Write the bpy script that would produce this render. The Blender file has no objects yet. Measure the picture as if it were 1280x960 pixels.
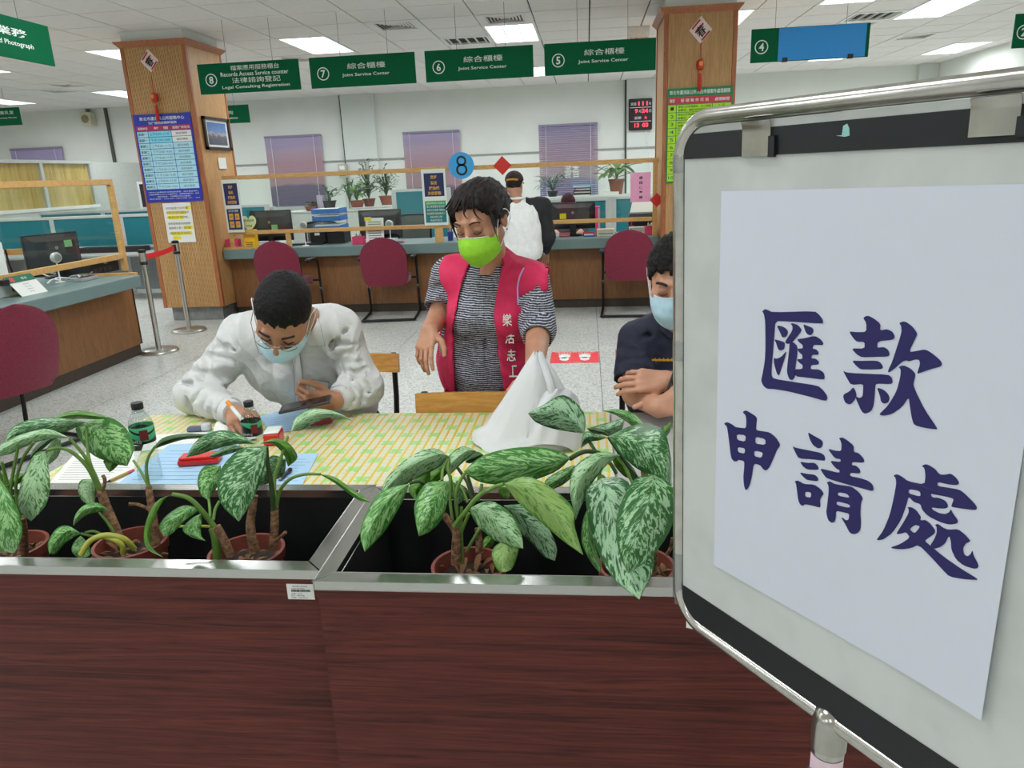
import bpy, bmesh, math, random
import numpy as np
from mathutils import Vector, Matrix, noise
from mathutils.geometry import tessellate_polygon
random.seed(7)
SC = bpy.context.scene
COL = SC.collection

# ---------------------------------------------------------------- camera
FPX = 921.0                                   # focal length in pixels of a 1280 x 960 frame
CAM_H = 1.52
YAW, PITCH, ROLL = (math.radians(a) for a in (6.207, 16.04, -2.366))
_F = Vector((-math.sin(YAW)*math.cos(PITCH), math.cos(YAW)*math.cos(PITCH), -math.sin(PITCH)))
_r = Vector((math.cos(YAW), math.sin(YAW), 0)); _u = _r.cross(_F)
_R = math.cos(ROLL)*_r + math.sin(ROLL)*_u
_U = -math.sin(ROLL)*_r + math.cos(ROLL)*_u
CAM = Vector((0, 0, CAM_H))
cd = bpy.data.cameras.new('camera'); cam = bpy.data.objects.new('camera', cd); COL.objects.link(cam)
cd.sensor_width = 36; cd.sensor_fit = 'HORIZONTAL'; cd.lens = FPX/1280*36; cd.clip_start = .05
M = Matrix((_R, _U, -_F)).transposed().to_4x4(); M.translation = CAM
cam.matrix_world = M
SC.camera = cam

# ---------------------------------------------------------------- world, light, exposure
w = bpy.data.worlds.new('world'); SC.world = w; w.use_nodes = True
w.node_tree.nodes['Background'].inputs[0].default_value = (.9, .95, 1, 1)
w.node_tree.nodes['Background'].inputs[1].default_value = .25
SC.view_settings.view_transform = 'Standard'
SC.view_settings.look = 'None'
SC.view_settings.gamma = 1
SC.view_settings.exposure = 0.0
SC.view_settings.use_curve_mapping = False
LAMP_W = 13.0          # watts of each ceiling panel's lamp
LAMP_EMIT = 5.0        # glow of its tubes

# where a pixel of the photograph's frame meets a plane of the room
def ray(x, y): return _F + _R*((x-640)/FPX) + _U*((480-y)/FPX)
def PZ(x, y, z): d = ray(x, y); return CAM + d*((z-CAM_H)/d.z)
def PY(x, y, Y): d = ray(x, y); return CAM + d*(Y/d.y)
def PX(x, y, X): d = ray(x, y); return CAM + d*(X/d.x)
def proj(p):
    d = Vector(p)-CAM; z = d.dot(_F); return 640+FPX*d.dot(_R)/z, 480-FPX*d.dot(_U)/z

# ---------------------------------------------------------------- object helpers
ORG = {}
def org(o): return ORG.get(o.name, Vector((0, 0, 0))) if o else Vector((0, 0, 0))
def tag(o, label=None, cat=None, group=None, kind=None):
    if label: o['label'] = label
    if cat: o['category'] = cat
    if group: o['group'] = group
    if kind: o['kind'] = kind
    return o
def thing(name, label, cat, loc, group=None):
    o = bpy.data.objects.new(name, None); o.empty_display_size = .05; COL.objects.link(o)
    o.location = loc; ORG[o.name] = Vector(loc)
    return tag(o, label, cat, group)
def add(name, me, parent=None, mat=None, loc=None):
    if mat is not None:
        me.materials.clear()
        for m in (mat if isinstance(mat, (list, tuple)) else [mat]): me.materials.append(m)
    o = bpy.data.objects.new(name, me); COL.objects.link(o)
    if parent: o.parent = parent
    if loc is not None: o.location = loc
    return o
class MB:
    """collects geometry in world coordinates; build() links it as ONE mesh object"""
    def __init__(s): s.v = []; s.f = []; s.uv = {}; s.mi = []; s.cur = 0
    def poly(s, vs, fs, uvs=None):
        b = len(s.v); s.v += [tuple(p) for p in vs]
        for f in fs: s.f.append(tuple(b+i for i in f)); s.mi.append(s.cur)
        if uvs:
            for i, q in enumerate(uvs): s.uv[b+i] = q
        return s
    def box(s, a, b):
        x0, x1 = sorted((a[0], b[0])); y0, y1 = sorted((a[1], b[1])); z0, z1 = sorted((a[2], b[2]))
        return s.poly([(x0,y0,z0),(x1,y0,z0),(x1,y1,z0),(x0,y1,z0),(x0,y0,z1),(x1,y0,z1),(x1,y1,z1),(x0,y1,z1)],
                      [(0,3,2,1),(4,5,6,7),(0,1,5,4),(1,2,6,5),(2,3,7,6),(3,0,4,7)])
    def obox(s, c, size, ax, ay=None):
        """box about c with its x axis along ax and its y axis near ay"""
        ax = Vector(ax).normalized(); ay = Vector(ay) if ay is not None else Vector((0,0,1)).cross(ax)
        ay = (ay-ax*ay.dot(ax)).normalized(); az = ax.cross(ay); c = Vector(c); h = [q/2 for q in size]
        P = [c+ax*(i*h[0])+ay*(j*h[1])+az*(k*h[2]) for k in (-1,1) for i, j in ((-1,-1),(1,-1),(1,1),(-1,1))]
        return s.poly(P, [(0,3,2,1),(4,5,6,7),(0,1,5,4),(1,2,6,5),(2,3,7,6),(3,0,4,7)])
    def bar(s, a, b, w, h, up=(0,0,1)):
        a = Vector(a); b = Vector(b); d = b-a
        az = Vector(up); sd = d.cross(az)
        if sd.length < 1e-6: sd = d.cross(Vector((0,1,0)))
        return s.obox((a+b)/2, (d.length, w, h), d, sd)
    def tube(s, pts, r, n=8, cap=True, closed=False):
        pts = [Vector(p) for p in pts]; m = len(pts)
        rs = list(r) if isinstance(r, (list, tuple)) else [r]*m
        T = []
        for i in range(m):
            if closed: t = pts[(i+1) % m]-pts[i-1]
            else: t = pts[min(i+1, m-1)]-pts[max(i-1, 0)]
            T.append(t.normalized() if t.length > 1e-9 else Vector((0,0,1)))
        q = T[0].orthogonal().normalized(); V = []
        for i in range(m):
            q = (q-T[i]*q.dot(T[i]))
            q = q.normalized() if q.length > 1e-6 else T[i].orthogonal().normalized()
            b = T[i].cross(q)
            V += [pts[i]+(q*math.cos(2*math.pi*k/n)+b*math.sin(2*math.pi*k/n))*rs[i] for k in range(n)]
        Fc = []
        for i in range(m if closed else m-1):
            j = (i+1) % m
            Fc += [(i*n+k, i*n+(k+1) % n, j*n+(k+1) % n, j*n+k) for k in range(n)]
        if cap and not closed: Fc += [tuple(range(n-1, -1, -1)), tuple((m-1)*n+k for k in range(n))]
        return s.poly(V, Fc)
    def lathe(s, prof, c=(0,0,0), n=16, axis=(0,0,1), cap=True):
        az = Vector(axis).normalized(); ax = az.orthogonal().normalized(); ay = az.cross(ax); c = Vector(c)
        V = [c+az*z+(ax*math.cos(2*math.pi*k/n)+ay*math.sin(2*math.pi*k/n))*r for r, z in prof for k in range(n)]
        m = len(prof); Fc = [(i*n+k, i*n+(k+1) % n, (i+1)*n+(k+1) % n, (i+1)*n+k) for i in range(m-1) for k in range(n)]
        if cap: Fc += [tuple(range(n-1, -1, -1)), tuple((m-1)*n+k for k in range(n))]
        return s.poly(V, Fc)
    def sheet(s, rows, uv=True, flip=False):
        m, n = len(rows), len(rows[0]); V = [p for r in rows for p in r]
        Fc = [(i*n+j, i*n+j+1, (i+1)*n+j+1, (i+1)*n+j) for i in range(m-1) for j in range(n-1)]
        if flip: Fc = [f[::-1] for f in Fc]
        return s.poly(V, Fc, [(j/(n-1), i/(m-1)) for i in range(m) for j in range(n)] if uv else None)
    def prism(s, pts, off):
        """planar outline pts (3D, in order) extruded by vector off"""
        pts = [Vector(p) for p in pts]; n = len(pts); off = Vector(off)
        tris = tessellate_polygon([pts])
        V = pts+[p+off for p in pts]
        Fc = [tuple(t) for t in tris]+[tuple(n+i for i in t[::-1]) for t in tris]
        Fc += [(i, (i+1) % n, n+(i+1) % n, n+i) for i in range(n)]
        return s.poly(V, Fc)
    def ell(s, c, rad, n=12, m=8, ax=None):
        c = Vector(c); A = ax or (Vector((1,0,0)), Vector((0,1,0)), Vector((0,0,1)))
        V = []
        for i in range(m+1):
            t = math.pi*i/m
            for k in range(n):
                p = 2*math.pi*k/n
                V.append(c+A[0]*(rad[0]*math.sin(t)*math.cos(p))+A[1]*(rad[1]*math.sin(t)*math.sin(p))+A[2]*(rad[2]*math.cos(t)))
        Fc = [(i*n+k, (i+1)*n+k, (i+1)*n+(k+1) % n, i*n+(k+1) % n) for i in range(m) for k in range(n)]
        return s.poly(V, Fc)
    def build(s, name, mat, parent=None, bevel=0, smooth=False, solid=0, fix=True, seg=1, label=None, loc=None, sub=0):
        me = bpy.data.meshes.new(name)
        if parent is None and loc is None:
            xs = [p[0] for p in s.v]; ys = [p[1] for p in s.v]; zs = [p[2] for p in s.v]
            loc = Vector(((min(xs)+max(xs))/2, (min(ys)+max(ys))/2, min(zs)))
        O = org(parent) if parent else Vector(loc)
        me.from_pydata([(p[0]-O.x, p[1]-O.y, p[2]-O.z) for p in s.v], [], s.f)
        if s.uv:
            ul = me.uv_layers.new(name='UVMap')
            for l in me.loops: ul.data[l.index].uv = s.uv.get(l.vertex_index, (0, 0))
        if any(s.mi):
            me.polygons.foreach_set('material_index', s.mi)
        if bevel or fix:
            bm = bmesh.new(); bm.from_mesh(me)
            if bevel:
                bmesh.ops.remove_doubles(bm, verts=bm.verts, dist=1e-6)
                es = [e for e in bm.edges if len(e.link_faces) == 2 and e.calc_face_angle(0) > .5]
                bmesh.ops.bevel(bm, geom=es, offset=bevel, segments=seg, affect='EDGES', profile=.5)
            bmesh.ops.recalc_face_normals(bm, faces=bm.faces)
            bm.to_mesh(me); bm.free()
        if smooth:
            me.polygons.foreach_set('use_smooth', [True]*len(me.polygons))
            me.set_sharp_from_angle(angle=math.radians(50))
        o = add(name, me, parent, mat, None if parent else loc)
        ORG[o.name] = O
        if solid:
            md = o.modifiers.new('s', 'SOLIDIFY'); md.thickness = solid; md.offset = 0
            if smooth: md = o.modifiers.new('e', 'EDGE_SPLIT'); md.split_angle = math.radians(55)
        if sub:
            md = o.modifiers.new('b', 'SUBSURF'); md.levels = sub; md.render_levels = sub
        if label: o['label'] = label
        return o
def rep(o, parent, name=None):
    c = o.copy(); COL.objects.link(c); c.parent = parent
    return c
def dup(root, loc, rotz=None, label=None, group=None):
    r = root.copy(); COL.objects.link(r); r.location = loc; ORG[r.name] = Vector(loc)
    if rotz is not None: r.rotation_euler = (0, 0, rotz)
    if label: r['label'] = label
    if group: r['group'] = group
    for ch in list(root.children):
        c = ch.copy(); COL.objects.link(c); c.parent = r
        for g in list(ch.children):
            d = g.copy(); COL.objects.link(d); d.parent = c
    return r
_tc = {}
def glyphs(body, bold=0.0):
    k = (body, bold)
    if k not in _tc:
        cu = bpy.data.curves.new('t', 'FONT'); cu.body = body; cu.size = 1; cu.resolution_u = 2; cu.offset = bold
        o = bpy.data.objects.new('t', cu); COL.objects.link(o)
        dg = bpy.context.evaluated_depsgraph_get(); me = bpy.data.meshes.new_from_object(o.evaluated_get(dg))
        V = [v.co.copy() for v in me.vertices]; Fc = [tuple(p.vertices) for p in me.polygons]
        bpy.data.objects.remove(o); bpy.data.curves.remove(cu); bpy.data.meshes.remove(me)
        _tc[k] = (V, Fc)
    return _tc[k]
def text_into(mb, body, c, ax, up, w=None, h=None, bold=0.0, shear=0):
    """flat lettering centred on c, width w along ax, height h along up"""
    V, Fc = glyphs(body, bold)
    if not V: return mb
    x0 = min(p.x for p in V); x1 = max(p.x for p in V); y0 = min(p.y for p in V); y1 = max(p.y for p in V)
    sx = w/(x1-x0) if w else None; sy = h/(y1-y0) if h else None
    if sx is None: sx = sy
    if sy is None: sy = sx
    ax = Vector(ax).normalized(); up = Vector(up).normalized(); c = Vector(c)
    mb.poly([c+ax*((p.x-(x0+x1)/2)*sx)+up*((p.y-(y0+y1)/2)*sy) for p in V], Fc)
    return mb
def lettering(name, body, c, ax, up, mat, parent, w=None, h=None, bold=0.0):
    mb = text_into(MB(), body, c, ax, up, w, h, bold)
    o = mb.build(name, mat, parent, fix=False); o['kind'] = 'stuff'; return o

# ---------------------------------------------------------------- materials
def lin(c):
    return tuple(((v/255)/12.92 if v/255 <= .04045 else ((v/255+.055)/1.055)**2.4) for v in c)+(1,)
MATS = {}
class N:
    """tiny node-graph builder"""
    def __init__(s, name):
        s.m = bpy.data.materials.new(name); s.m.use_nodes = True; s.t = s.m.node_tree
        s.b = s.t.nodes['Principled BSDF']
    def n(s, typ, **kw):
        nd = s.t.nodes.new(typ)
        for k, v in kw.items():
            if k.startswith('i_'):
                key = k[2:].replace('_', ' '); key = int(key) if key.isdigit() else key
                if hasattr(v, 'bl_idname') or isinstance(v, bpy.types.NodeSocket): s.t.links.new(v, nd.inputs[key])
                else: nd.inputs[key].default_value = v
            else: setattr(nd, k, v)
        return nd
    def coord(s, kind='Object', scale=(1,1,1), rot=(0,0,0), loc=(0,0,0)):
        tc = s.n('ShaderNodeTexCoord'); mp = s.n('ShaderNodeMapping')
        mp.inputs['Scale'].default_value = scale; mp.inputs['Rotation'].default_value = rot; mp.inputs['Location'].default_value = loc
        s.t.links.new(tc.outputs[kind], mp.inputs[0]); return mp.outputs[0]
    def noise(s, v, scale=5, detail=3, rough=.5, dist=0):
        return s.n('ShaderNodeTexNoise', i_Vector=v, i_Scale=scale, i_Detail=detail, i_Roughness=rough, i_Distortion=dist).outputs[0]
    def ramp(s, f, stops, interp='LINEAR'):
        r = s.n('ShaderNodeValToRGB'); r.color_ramp.interpolation = interp; e = r.color_ramp.elements
        while len(e) < len(stops): e.new(.5)
        for q, (p, c) in zip(e, stops): q.position = p; q.color = c if len(c) == 4 else lin(c)
        s.t.links.new(f, r.inputs[0]); return r.outputs[0]
    def math(s, op, a, b=None, c=None):
        nd = s.n('ShaderNodeMath', operation=op)
        for i, v in enumerate((a, b, c)):
            if v is None: continue
            if isinstance(v, (int, float)): nd.inputs[i].default_value = v
            else: s.t.links.new(v, nd.inputs[i])
        return nd.outputs[0]
    def mix(s, f, a, b, blend='MIX'):
        nd = s.n('ShaderNodeMix', data_type='RGBA', blend_type=blend)
        for i, v in ((0, f), (6, a), (7, b)):
            if isinstance(v, (int, float)): nd.inputs[i].default_value = v
            elif isinstance(v, tuple): nd.inputs[i].default_value = v if len(v) == 4 else lin(v)
            else: s.t.links.new(v, nd.inputs[i])
        return nd.outputs[2]
    def sep(s, v):
        nd = s.n('ShaderNodeSeparateXYZ'); s.t.links.new(v, nd.inputs[0]); return nd.outputs
    def set(s, **kw):
        for k, v in kw.items():
            key = {'color':'Base Color','rough':'Roughness','metal':'Metallic','spec':'Specular IOR Level','alpha':'Alpha','trans':'Transmission Weight','coat':'Coat Weight','sheen':'Sheen Weight','emit':'Emission Color','emits':'Emission Strength','ior':'IOR','sss':'Subsurface Weight'}[k]
            if isinstance(v, (int, float)): s.b.inputs[key].default_value = v
            elif isinstance(v, tuple): s.b.inputs[key].default_value = v if len(v) == 4 else lin(v)
            else: s.t.links.new(v, s.b.inputs[key])
        return s
    def bump(s, f, strength=.3, dist=.01):
        nd = s.n('ShaderNodeBump'); nd.inputs['Strength'].default_value = strength; nd.inputs['Distance'].default_value = dist
        s.t.links.new(f, nd.inputs['Height']); s.t.links.new(nd.outputs[0], s.b.inputs['Normal']); return s
def plain(name, c, rough=.5, metal=0, var=.06, scale=30, spec=.5, bump=0, **kw):
    if name in MATS: return MATS[name]
    g = N(name); v = g.coord('Object'); f = g.noise(v, scale, 4)
    L = lin(c); a = tuple(q*(1-var) for q in L[:3])+(1,); b = tuple(min(1, q*(1+var)) for q in L[:3])+(1,)
    g.set(color=g.ramp(f, [(.3, a), (.7, b)]), rough=rough, metal=metal, spec=spec, **kw)
    if bump: g.bump(f, bump, .004)
    MATS[name] = g.m; return g.m
def woodmat(name, c1, c2, scale=(1,1,1), rough=.4, dist=2, nsc=6, kind='Object', contrast=(.35,.65)):
    g = N(name); v = g.coord(kind, scale); f = g.noise(v, nsc, 6, .6, dist)
    fine = g.noise(g.coord(kind, tuple(q*6 for q in scale)), nsc, 3)
    m = g.math('ADD', g.math('MULTIPLY', f, .75), g.math('MULTIPLY', fine, .25))
    g.set(color=g.ramp(m, [(contrast[0], c1), (contrast[1], c2)]), rough=rough); g.bump(m, .05, .003)
    MATS[name] = g.m; return g.m
def glass(name, tint=(250,253,251), rough=.02, alpha=.0):
    g = N(name); t = g.t; out = t.nodes['Material Output']
    tr = g.n('ShaderNodeBsdfTransparent'); tr.inputs[0].default_value = lin(tint)
    gl = g.n('ShaderNodeBsdfGlossy'); gl.inputs['Roughness'].default_value = rough
    lw = g.n('ShaderNodeLayerWeight'); lw.inputs[0].default_value = .5
    f = g.math('ADD', g.math('MULTIPLY', g.math('POWER', lw.outputs['Facing'], 5), .6), .035+alpha)
    mx = g.n('ShaderNodeMixShader'); t.links.new(f, mx.inputs[0])
    t.links.new(tr.outputs[0], mx.inputs[1]); t.links.new(gl.outputs[0], mx.inputs[2]); t.links.new(mx.outputs[0], out.inputs[0])
    MATS[name] = g.m; return g.m
# ================================================================ room materials
g = N('terrazzo'); v = g.coord('Object')
n1 = g.n('ShaderNodeTexVoronoi', feature='F1', i_Vector=v, i_Scale=42.0); n2 = g.noise(v, 75, 4, .7); n3 = g.noise(v, 1.3, 3)
c = g.ramp(n2, [(.36, (96,100,96)), (.46, (192,194,188)), (.56, (204,206,200)), (.68, (232,233,228))])
c2 = g.mix(g.ramp(n1.outputs['Distance'], [(.08, (255,255,255)), (.22, (0,0,0))]), c, (150,152,146))
c2 = g.mix(.12, c2, g.ramp(n3, [(.35, (160,160,152)), (.65, (225,225,220))]))
g.set(color=c2, rough=.32); M_FLOOR = g.m
M_WALL = plain('wall_paint', (226,229,223), .8, var=.02, scale=3)
M_WALL2 = plain('wall_paint_cool', (218,223,218), .8, var=.02, scale=3)
M_DARKLINE = plain('dark_joint', (84,88,84), .8)
M_TILE = plain('ceiling_tile', (238,234,231), .95, var=.025, scale=14, spec=.2)
M_SLAB = plain('ceiling_void', (44,43,42), .95)
M_WHITE = plain('white_enamel', (238,238,234), .4)
M_CREAM = plain('cream_plastic', (214,208,186), .5)
M_BLACK = plain('black_plastic', (24,24,26), .45)
M_DKGREY = plain('dark_grey_plastic', (52,52,56), .5)
M_GREY = plain('grey_metal', (150,154,152), .45, .4)
M_STEEL = plain('stainless_steel', (196,194,188), .28, .95, var=.08, scale=60)
g = N('tube_light'); g.set(color=(255,255,255), emit=(244,250,255), emits=LAMP_EMIT); M_TUBE = g.m
M_PLY = woodmat('oak_cladding', (188,138,84), (216,168,112), (9,9,1.2), .45, 1, 5)
M_PLYRIB = woodmat('ribbed_cladding', (188,142,88), (218,174,120), (12,12,.8), .5, 1, 4)
M_TRIM = woodmat('red_oak_trim', (150,84,48), (184,112,66), (10,10,1.5), .4, 1, 5)
M_PINE = woodmat('pine_rail', (196,148,84), (222,178,114), (2,8,8), .5, 1.5, 4)
M_DESK = woodmat('desk_panel', (122,80,44), (150,102,60), (5,5,.6), .45, 1.5, 6)
M_KICK = plain('dark_kick_board', (66,54,42), .5, var=.12)
M_SLATE = plain('green_grey_worktop', (112,134,132), .4, var=.08, scale=90)
M_CLEAR = glass('clear_acrylic')

# ================================================================ floor, walls
fl = MB().box((-12.5,-5,-.06), (6.34,15.1,-.006)).build('floor', plain('floor_joint', (120,120,114), .8)); tag(fl, kind='structure')
x = .09-1.83*7
while x < 6.3:
    MB().box((max(x,-12.5)+.0025,-5,-.006), (min(x+1.83,6.34)-.0025,15.1,0)).build('floor_sheet', M_FLOOR, fl); x += 1.83
wb = MB().box((-12.5,15.1,0), (6.34,15.25,3.2)).build('wall_back', M_WALL); tag(wb, kind='structure')
wr = MB().box((6.34,-5,0), (6.5,15.25,3.2)).build('wall_right', M_WALL); tag(wr, kind='structure')
wl = MB().box((-12.65,-5,0), (-12.5,15.25,3.2)).build('wall_left', M_WALL); tag(wl, kind='structure')
wf = MB().box((-12.65,-5.15,0), (6.5,-5,3.2)).build('wall_front', M_WALL); tag(wf, kind='structure')
for i, (a, b, d) in enumerate(((-4.79,-4.13,.1), (.77,1.6,.12), (6.0,6.34,.1))):
    t = MB().box((a,15.1-d,0), (b,15.1,3.1)).build('trim_%d' % (i+1), M_WALL2, bevel=.006); tag(t, kind='structure')
a = PY(131,135,15.06); b = PY(155,263,15.06)
t = MB().box((a.x-.03,15.05,.3), (a.x+.02,15.1,3.1)).build('trim_4', M_DARKLINE); tag(t, kind='structure')
for i, X in enumerate((-4.81, .755)):
    t = MB().box((X-.018,15.06,0), (X+.018,15.1,3.1)).build('trim_%d' % (5+i), M_DARKLINE); tag(t, kind='structure')
# thin cable duct along the back wall
t = MB().box((-9.7,15.07,1.86), (-4.8,15.1,1.885)).box((-4.79,14.97,1.86), (-4.13,15,1.885)).box((-4.13,15.07,1.86), (.77,15.1,1.885)).box((.77,14.95,1.86), (1.6,14.98,1.885)).build('trim_7', plain('cable_duct', (150,154,150), .6))
tag(t, kind='structure')

# ================================================================ ceiling
CZ = 3.1
ce = MB().box((-12.5,-5,CZ+.02), (6.34,15.1,CZ+.12)).build('ceiling', M_SLAB); tag(ce, kind='structure')
GX0, GY0 = -1.15, 8.95
LIGHTS = []
for Yc in (-2.45, 1.55, 5.55): LIGHTS += [(X, Yc) for X in (-10.45,-8.05,-5.65,-3.25,-.85,1.55,3.95) if (X, Yc) != (1.55, 1.55)]  # unseen near rows, assumed and added to light the foreground
LIGHTS += [(X, 9.55) for X in (-10.45,-8.05,-5.65,-3.25,-.85,1.55,3.95) if (X, Yc) != (1.55, 1.55)]
LIGHTS += [(X, 13.15) for X in (-10.45,-8.05,-5.65,-3.25,-.85,1.55,3.95,5.75)]
LIGHTS += [(2.75, 8.35)]
VENTS = [(-2.05,8.65), (-.85,8.65), (-3.85,10.45), (-8.05,11.65), (3.35,10.45), (4.55,11.65), (-8.65,12.25), (-.25,12.25)]
GRILLES = [(-1.45,9.85), (3.35,9.85)]
COLS = [(-4.91,-4.18), (.775,1.485)]
def blocked(x, y):
    for X, Y in LIGHTS:
        if abs(x-X) < .35 and abs(y-Y) < .65: return True
    for X, Y in VENTS+GRILLES:
        if abs(x-X) < .2 and abs(y-Y) < .2: return True
    return False
tiles = []
ix0, ix1 = int(math.floor((-12.5-GX0)/.6)), int(math.ceil((6.34-GX0)/.6))
iy0, iy1 = int(math.floor((-5-GY0)/.6)), int(math.ceil((15.1-GY0)/.6))
for i in range(ix0, ix1):
    for j in range(iy0, iy1):
        X, Y = GX0+.6*i+.3, GY0+.6*j+.3
        if X > 6.6 or Y > 15.4 or X < -12.6: continue
        if not blocked(X, Y): tiles.append((X, Y))
def tile_mb(X, Y, mb):
    return mb.box((max(X-.2925,-12.5),max(Y-.2925,-5),CZ), (min(X+.2925,6.34),min(Y+.2925,15.1),CZ+.018))
def seen(X, Y):
    if Y < 3: return False
    px, py = proj((X, Y, CZ)); return -20 < px < 1300 and -10 < py < 150
vis = sorted([t for t in tiles if seen(*t)], key=lambda t: t[1])
full = [t for t in vis if -12.2 < t[0] < 6.04 and t[1] < 14.8][:298]
sm = None
tb = MB()
for X, Y in tiles:
    if (X, Y) in full:
        if sm is None:
            m0 = MB().box((-.2925,-.2925,0), (.2925,.2925,.018)); sm = bpy.data.meshes.new('ceiling_tile'); sm.from_pydata(m0.v, [], m0.f); sm.materials.append(M_TILE)
        o = add('ceiling_tile', sm, ce, None, Vector((X, Y, CZ))-org(ce))
    else: tile_mb(X, Y, tb)
tag(tb.build('ceiling_tile', M_TILE, ce), kind='stuff')

# recessed louvre lights: frame, three tubes, reflector and louvre; the lamp hangs in its own light
def make_light():
    r = thing('ceiling_light', 'x', 'ceiling light', (0, 0, CZ), 'louvre lights in the ceiling')
    f = MB()
    for a, b in (((-.298,-.598),(.298,-.57)), ((-.298,.57),(.298,.598)), ((-.298,-.57),(-.27,.57)), ((.27,-.57),(.298,.57))):
        f.box((a[0],a[1],CZ-.004), (b[0],b[1],CZ+.018))
    f.build('frame', M_WHITE, r)
    MB().box((-.27,-.57,CZ+.012), (.27,.57,CZ+.016)).build('reflector', M_TUBE, r)
    lv = MB()
    for k in range(1, 3): lv.box((-.27+.18*k-.004,-.57,CZ-.002), (-.27+.18*k+.004,.57,CZ+.012))
    for k in range(1, 16): lv.box((-.27,-.57+1.14*k/16-.003,CZ), (.27,-.57+1.14*k/16+.003,CZ+.012))
    tag(lv.build('louvre', plain('louvre_alloy', (206,212,216), .3, .6), r), kind='stuff')
    return r
ld = bpy.data.lights.new('lamp', 'AREA'); ld.shape = 'RECTANGLE'; ld.size = .54; ld.size_y = 1.14; ld.energy = LAMP_W; ld.color = (.925, .97, 1); ld.spread = math.radians(170)
proto = make_light()
rown = {9.55:'nearer row', 13.15:'far row by the back wall'}
coln = {-8.05:'at the far left', -5.65:'beside the left column', -3.25:'left of centre', -.85:'at the centre', 1.55:'behind the right column', 3.95:'right of the right column', 5.75:'nearest the right wall'}
for i, (X, Y) in enumerate(LIGHTS):
    if (X, Y) == (2.75, 8.35): lab = 'white louvre ceiling light above the blue covered sign'
    elif Y in rown and X in coln: lab = 'white louvre ceiling light %s, %s' % (coln[X], rown[Y])
    elif Y in rown: lab = 'white louvre ceiling light beyond the left edge, %s' % rown[Y]
    else: lab = 'unseen white louvre ceiling light added overhead in front of the hanging signs'
    o = proto if i == 0 else dup(proto, (X, Y, CZ))
    o.location = (X, Y, CZ); ORG[o.name] = Vector((X, Y, CZ)); o['label'] = lab
    lp = bpy.data.objects.new('lamp', ld); COL.objects.link(lp); lp.parent = o; lp.location = (0, 0, -.012)
# air vents
def make_vent(X, Y, lab):
    r = thing('ceiling_vent', lab, 'air vent', (X, Y, CZ), 'square air vents in the ceiling')
    MB().box((X-.296,Y-.296,CZ+.012), (X+.296,Y+.296,CZ+.018)).build('backing', plain('vent_shadow', (96,92,88), .8), r)
    f = MB()
    for k in range(1):
        for a, b in (((-.296,-.296),(.296,-.2)), ((-.296,.2),(.296,.296)), ((-.296,-.2),(-.2,.2)), ((.2,-.2),(.296,.2))):
            f.box((X+a[0],Y+a[1],CZ-.004), (X+b[0],Y+b[1],CZ+.012))
    f.build('frame', M_TILE, r)
    for k in range(5):
        h = .19-.036*k
        s_ = MB()
        for q in ((-1,0),(1,0),(0,-1),(0,1)):
            c0 = Vector((X+q[0]*h, Y+q[1]*h, CZ+.004))
            s_.obox(c0, (2*h if q[0] == 0 else 2*h, .018, .003), (0,1,0) if q[0] else (1,0,0), Vector((q[0], q[1], .8)))
        s_.build('slat', M_TILE, r)
vl = ['square louvred air vent above the sign numbered 7, nearest the signs', 'square louvred air vent touching the near end of the light above sign 6', 'square louvred air vent beside the far end of the light above sign 7', 'square air vent high on the far left, nearer of two', 'pale square air vent just right of the blue covered sign', 'square air vent near the right wall below the long light', 'square air vent high on the far left, farther of two', 'square air vent between the far lights behind sign 5']
for (X, Y), l in zip(VENTS, vl): make_vent(X, Y, l)
for (X, Y), l in zip(GRILLES, ('dark open ceiling grille with white dividers above sign 6', 'dark open ceiling grille with white dividers beside the blue sign')):
    r = thing('ceiling_grille', l, 'air grille', (X, Y, CZ), 'dark open grilles in the ceiling')
    MB().box((X-.28,Y-.28,CZ+.03), (X+.28,Y+.28,CZ+.034)).build('backing', M_BLACK, r)
    f = MB()
    for a, b in (((-.296,-.296),(.296,-.22)), ((-.296,.22),(.296,.296)), ((-.296,-.22),(-.26,.22)), ((.26,-.22),(.296,.22))): f.box((X+a[0],Y+a[1],CZ-.003), (X+b[0],Y+b[1],CZ+.03))
    f.build('frame', M_WHITE, r)
    for k in range(5): MB().box((X-.22+.11*k-.006,Y-.22,CZ), (X-.22+.11*k+.006,Y+.22,CZ+.03)).build('divider', M_WHITE, r)
p = PZ(627,97,CZ)
sd = thing('smoke_detector', 'small white smoke detector on the ceiling below sign 6', 'smoke detector', (p.x, p.y, CZ-.045))
MB().lathe([(.03,0),(.055,.012),(.06,.03),(.05,.044)], (p.x,p.y,CZ-.045), 16).build('cover', M_WHITE, sd, smooth=True)
MB().lathe([(.062,.038),(.062,.05)], (p.x,p.y,CZ-.05), 16).build('base', M_CREAM, sd, smooth=True)

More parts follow.
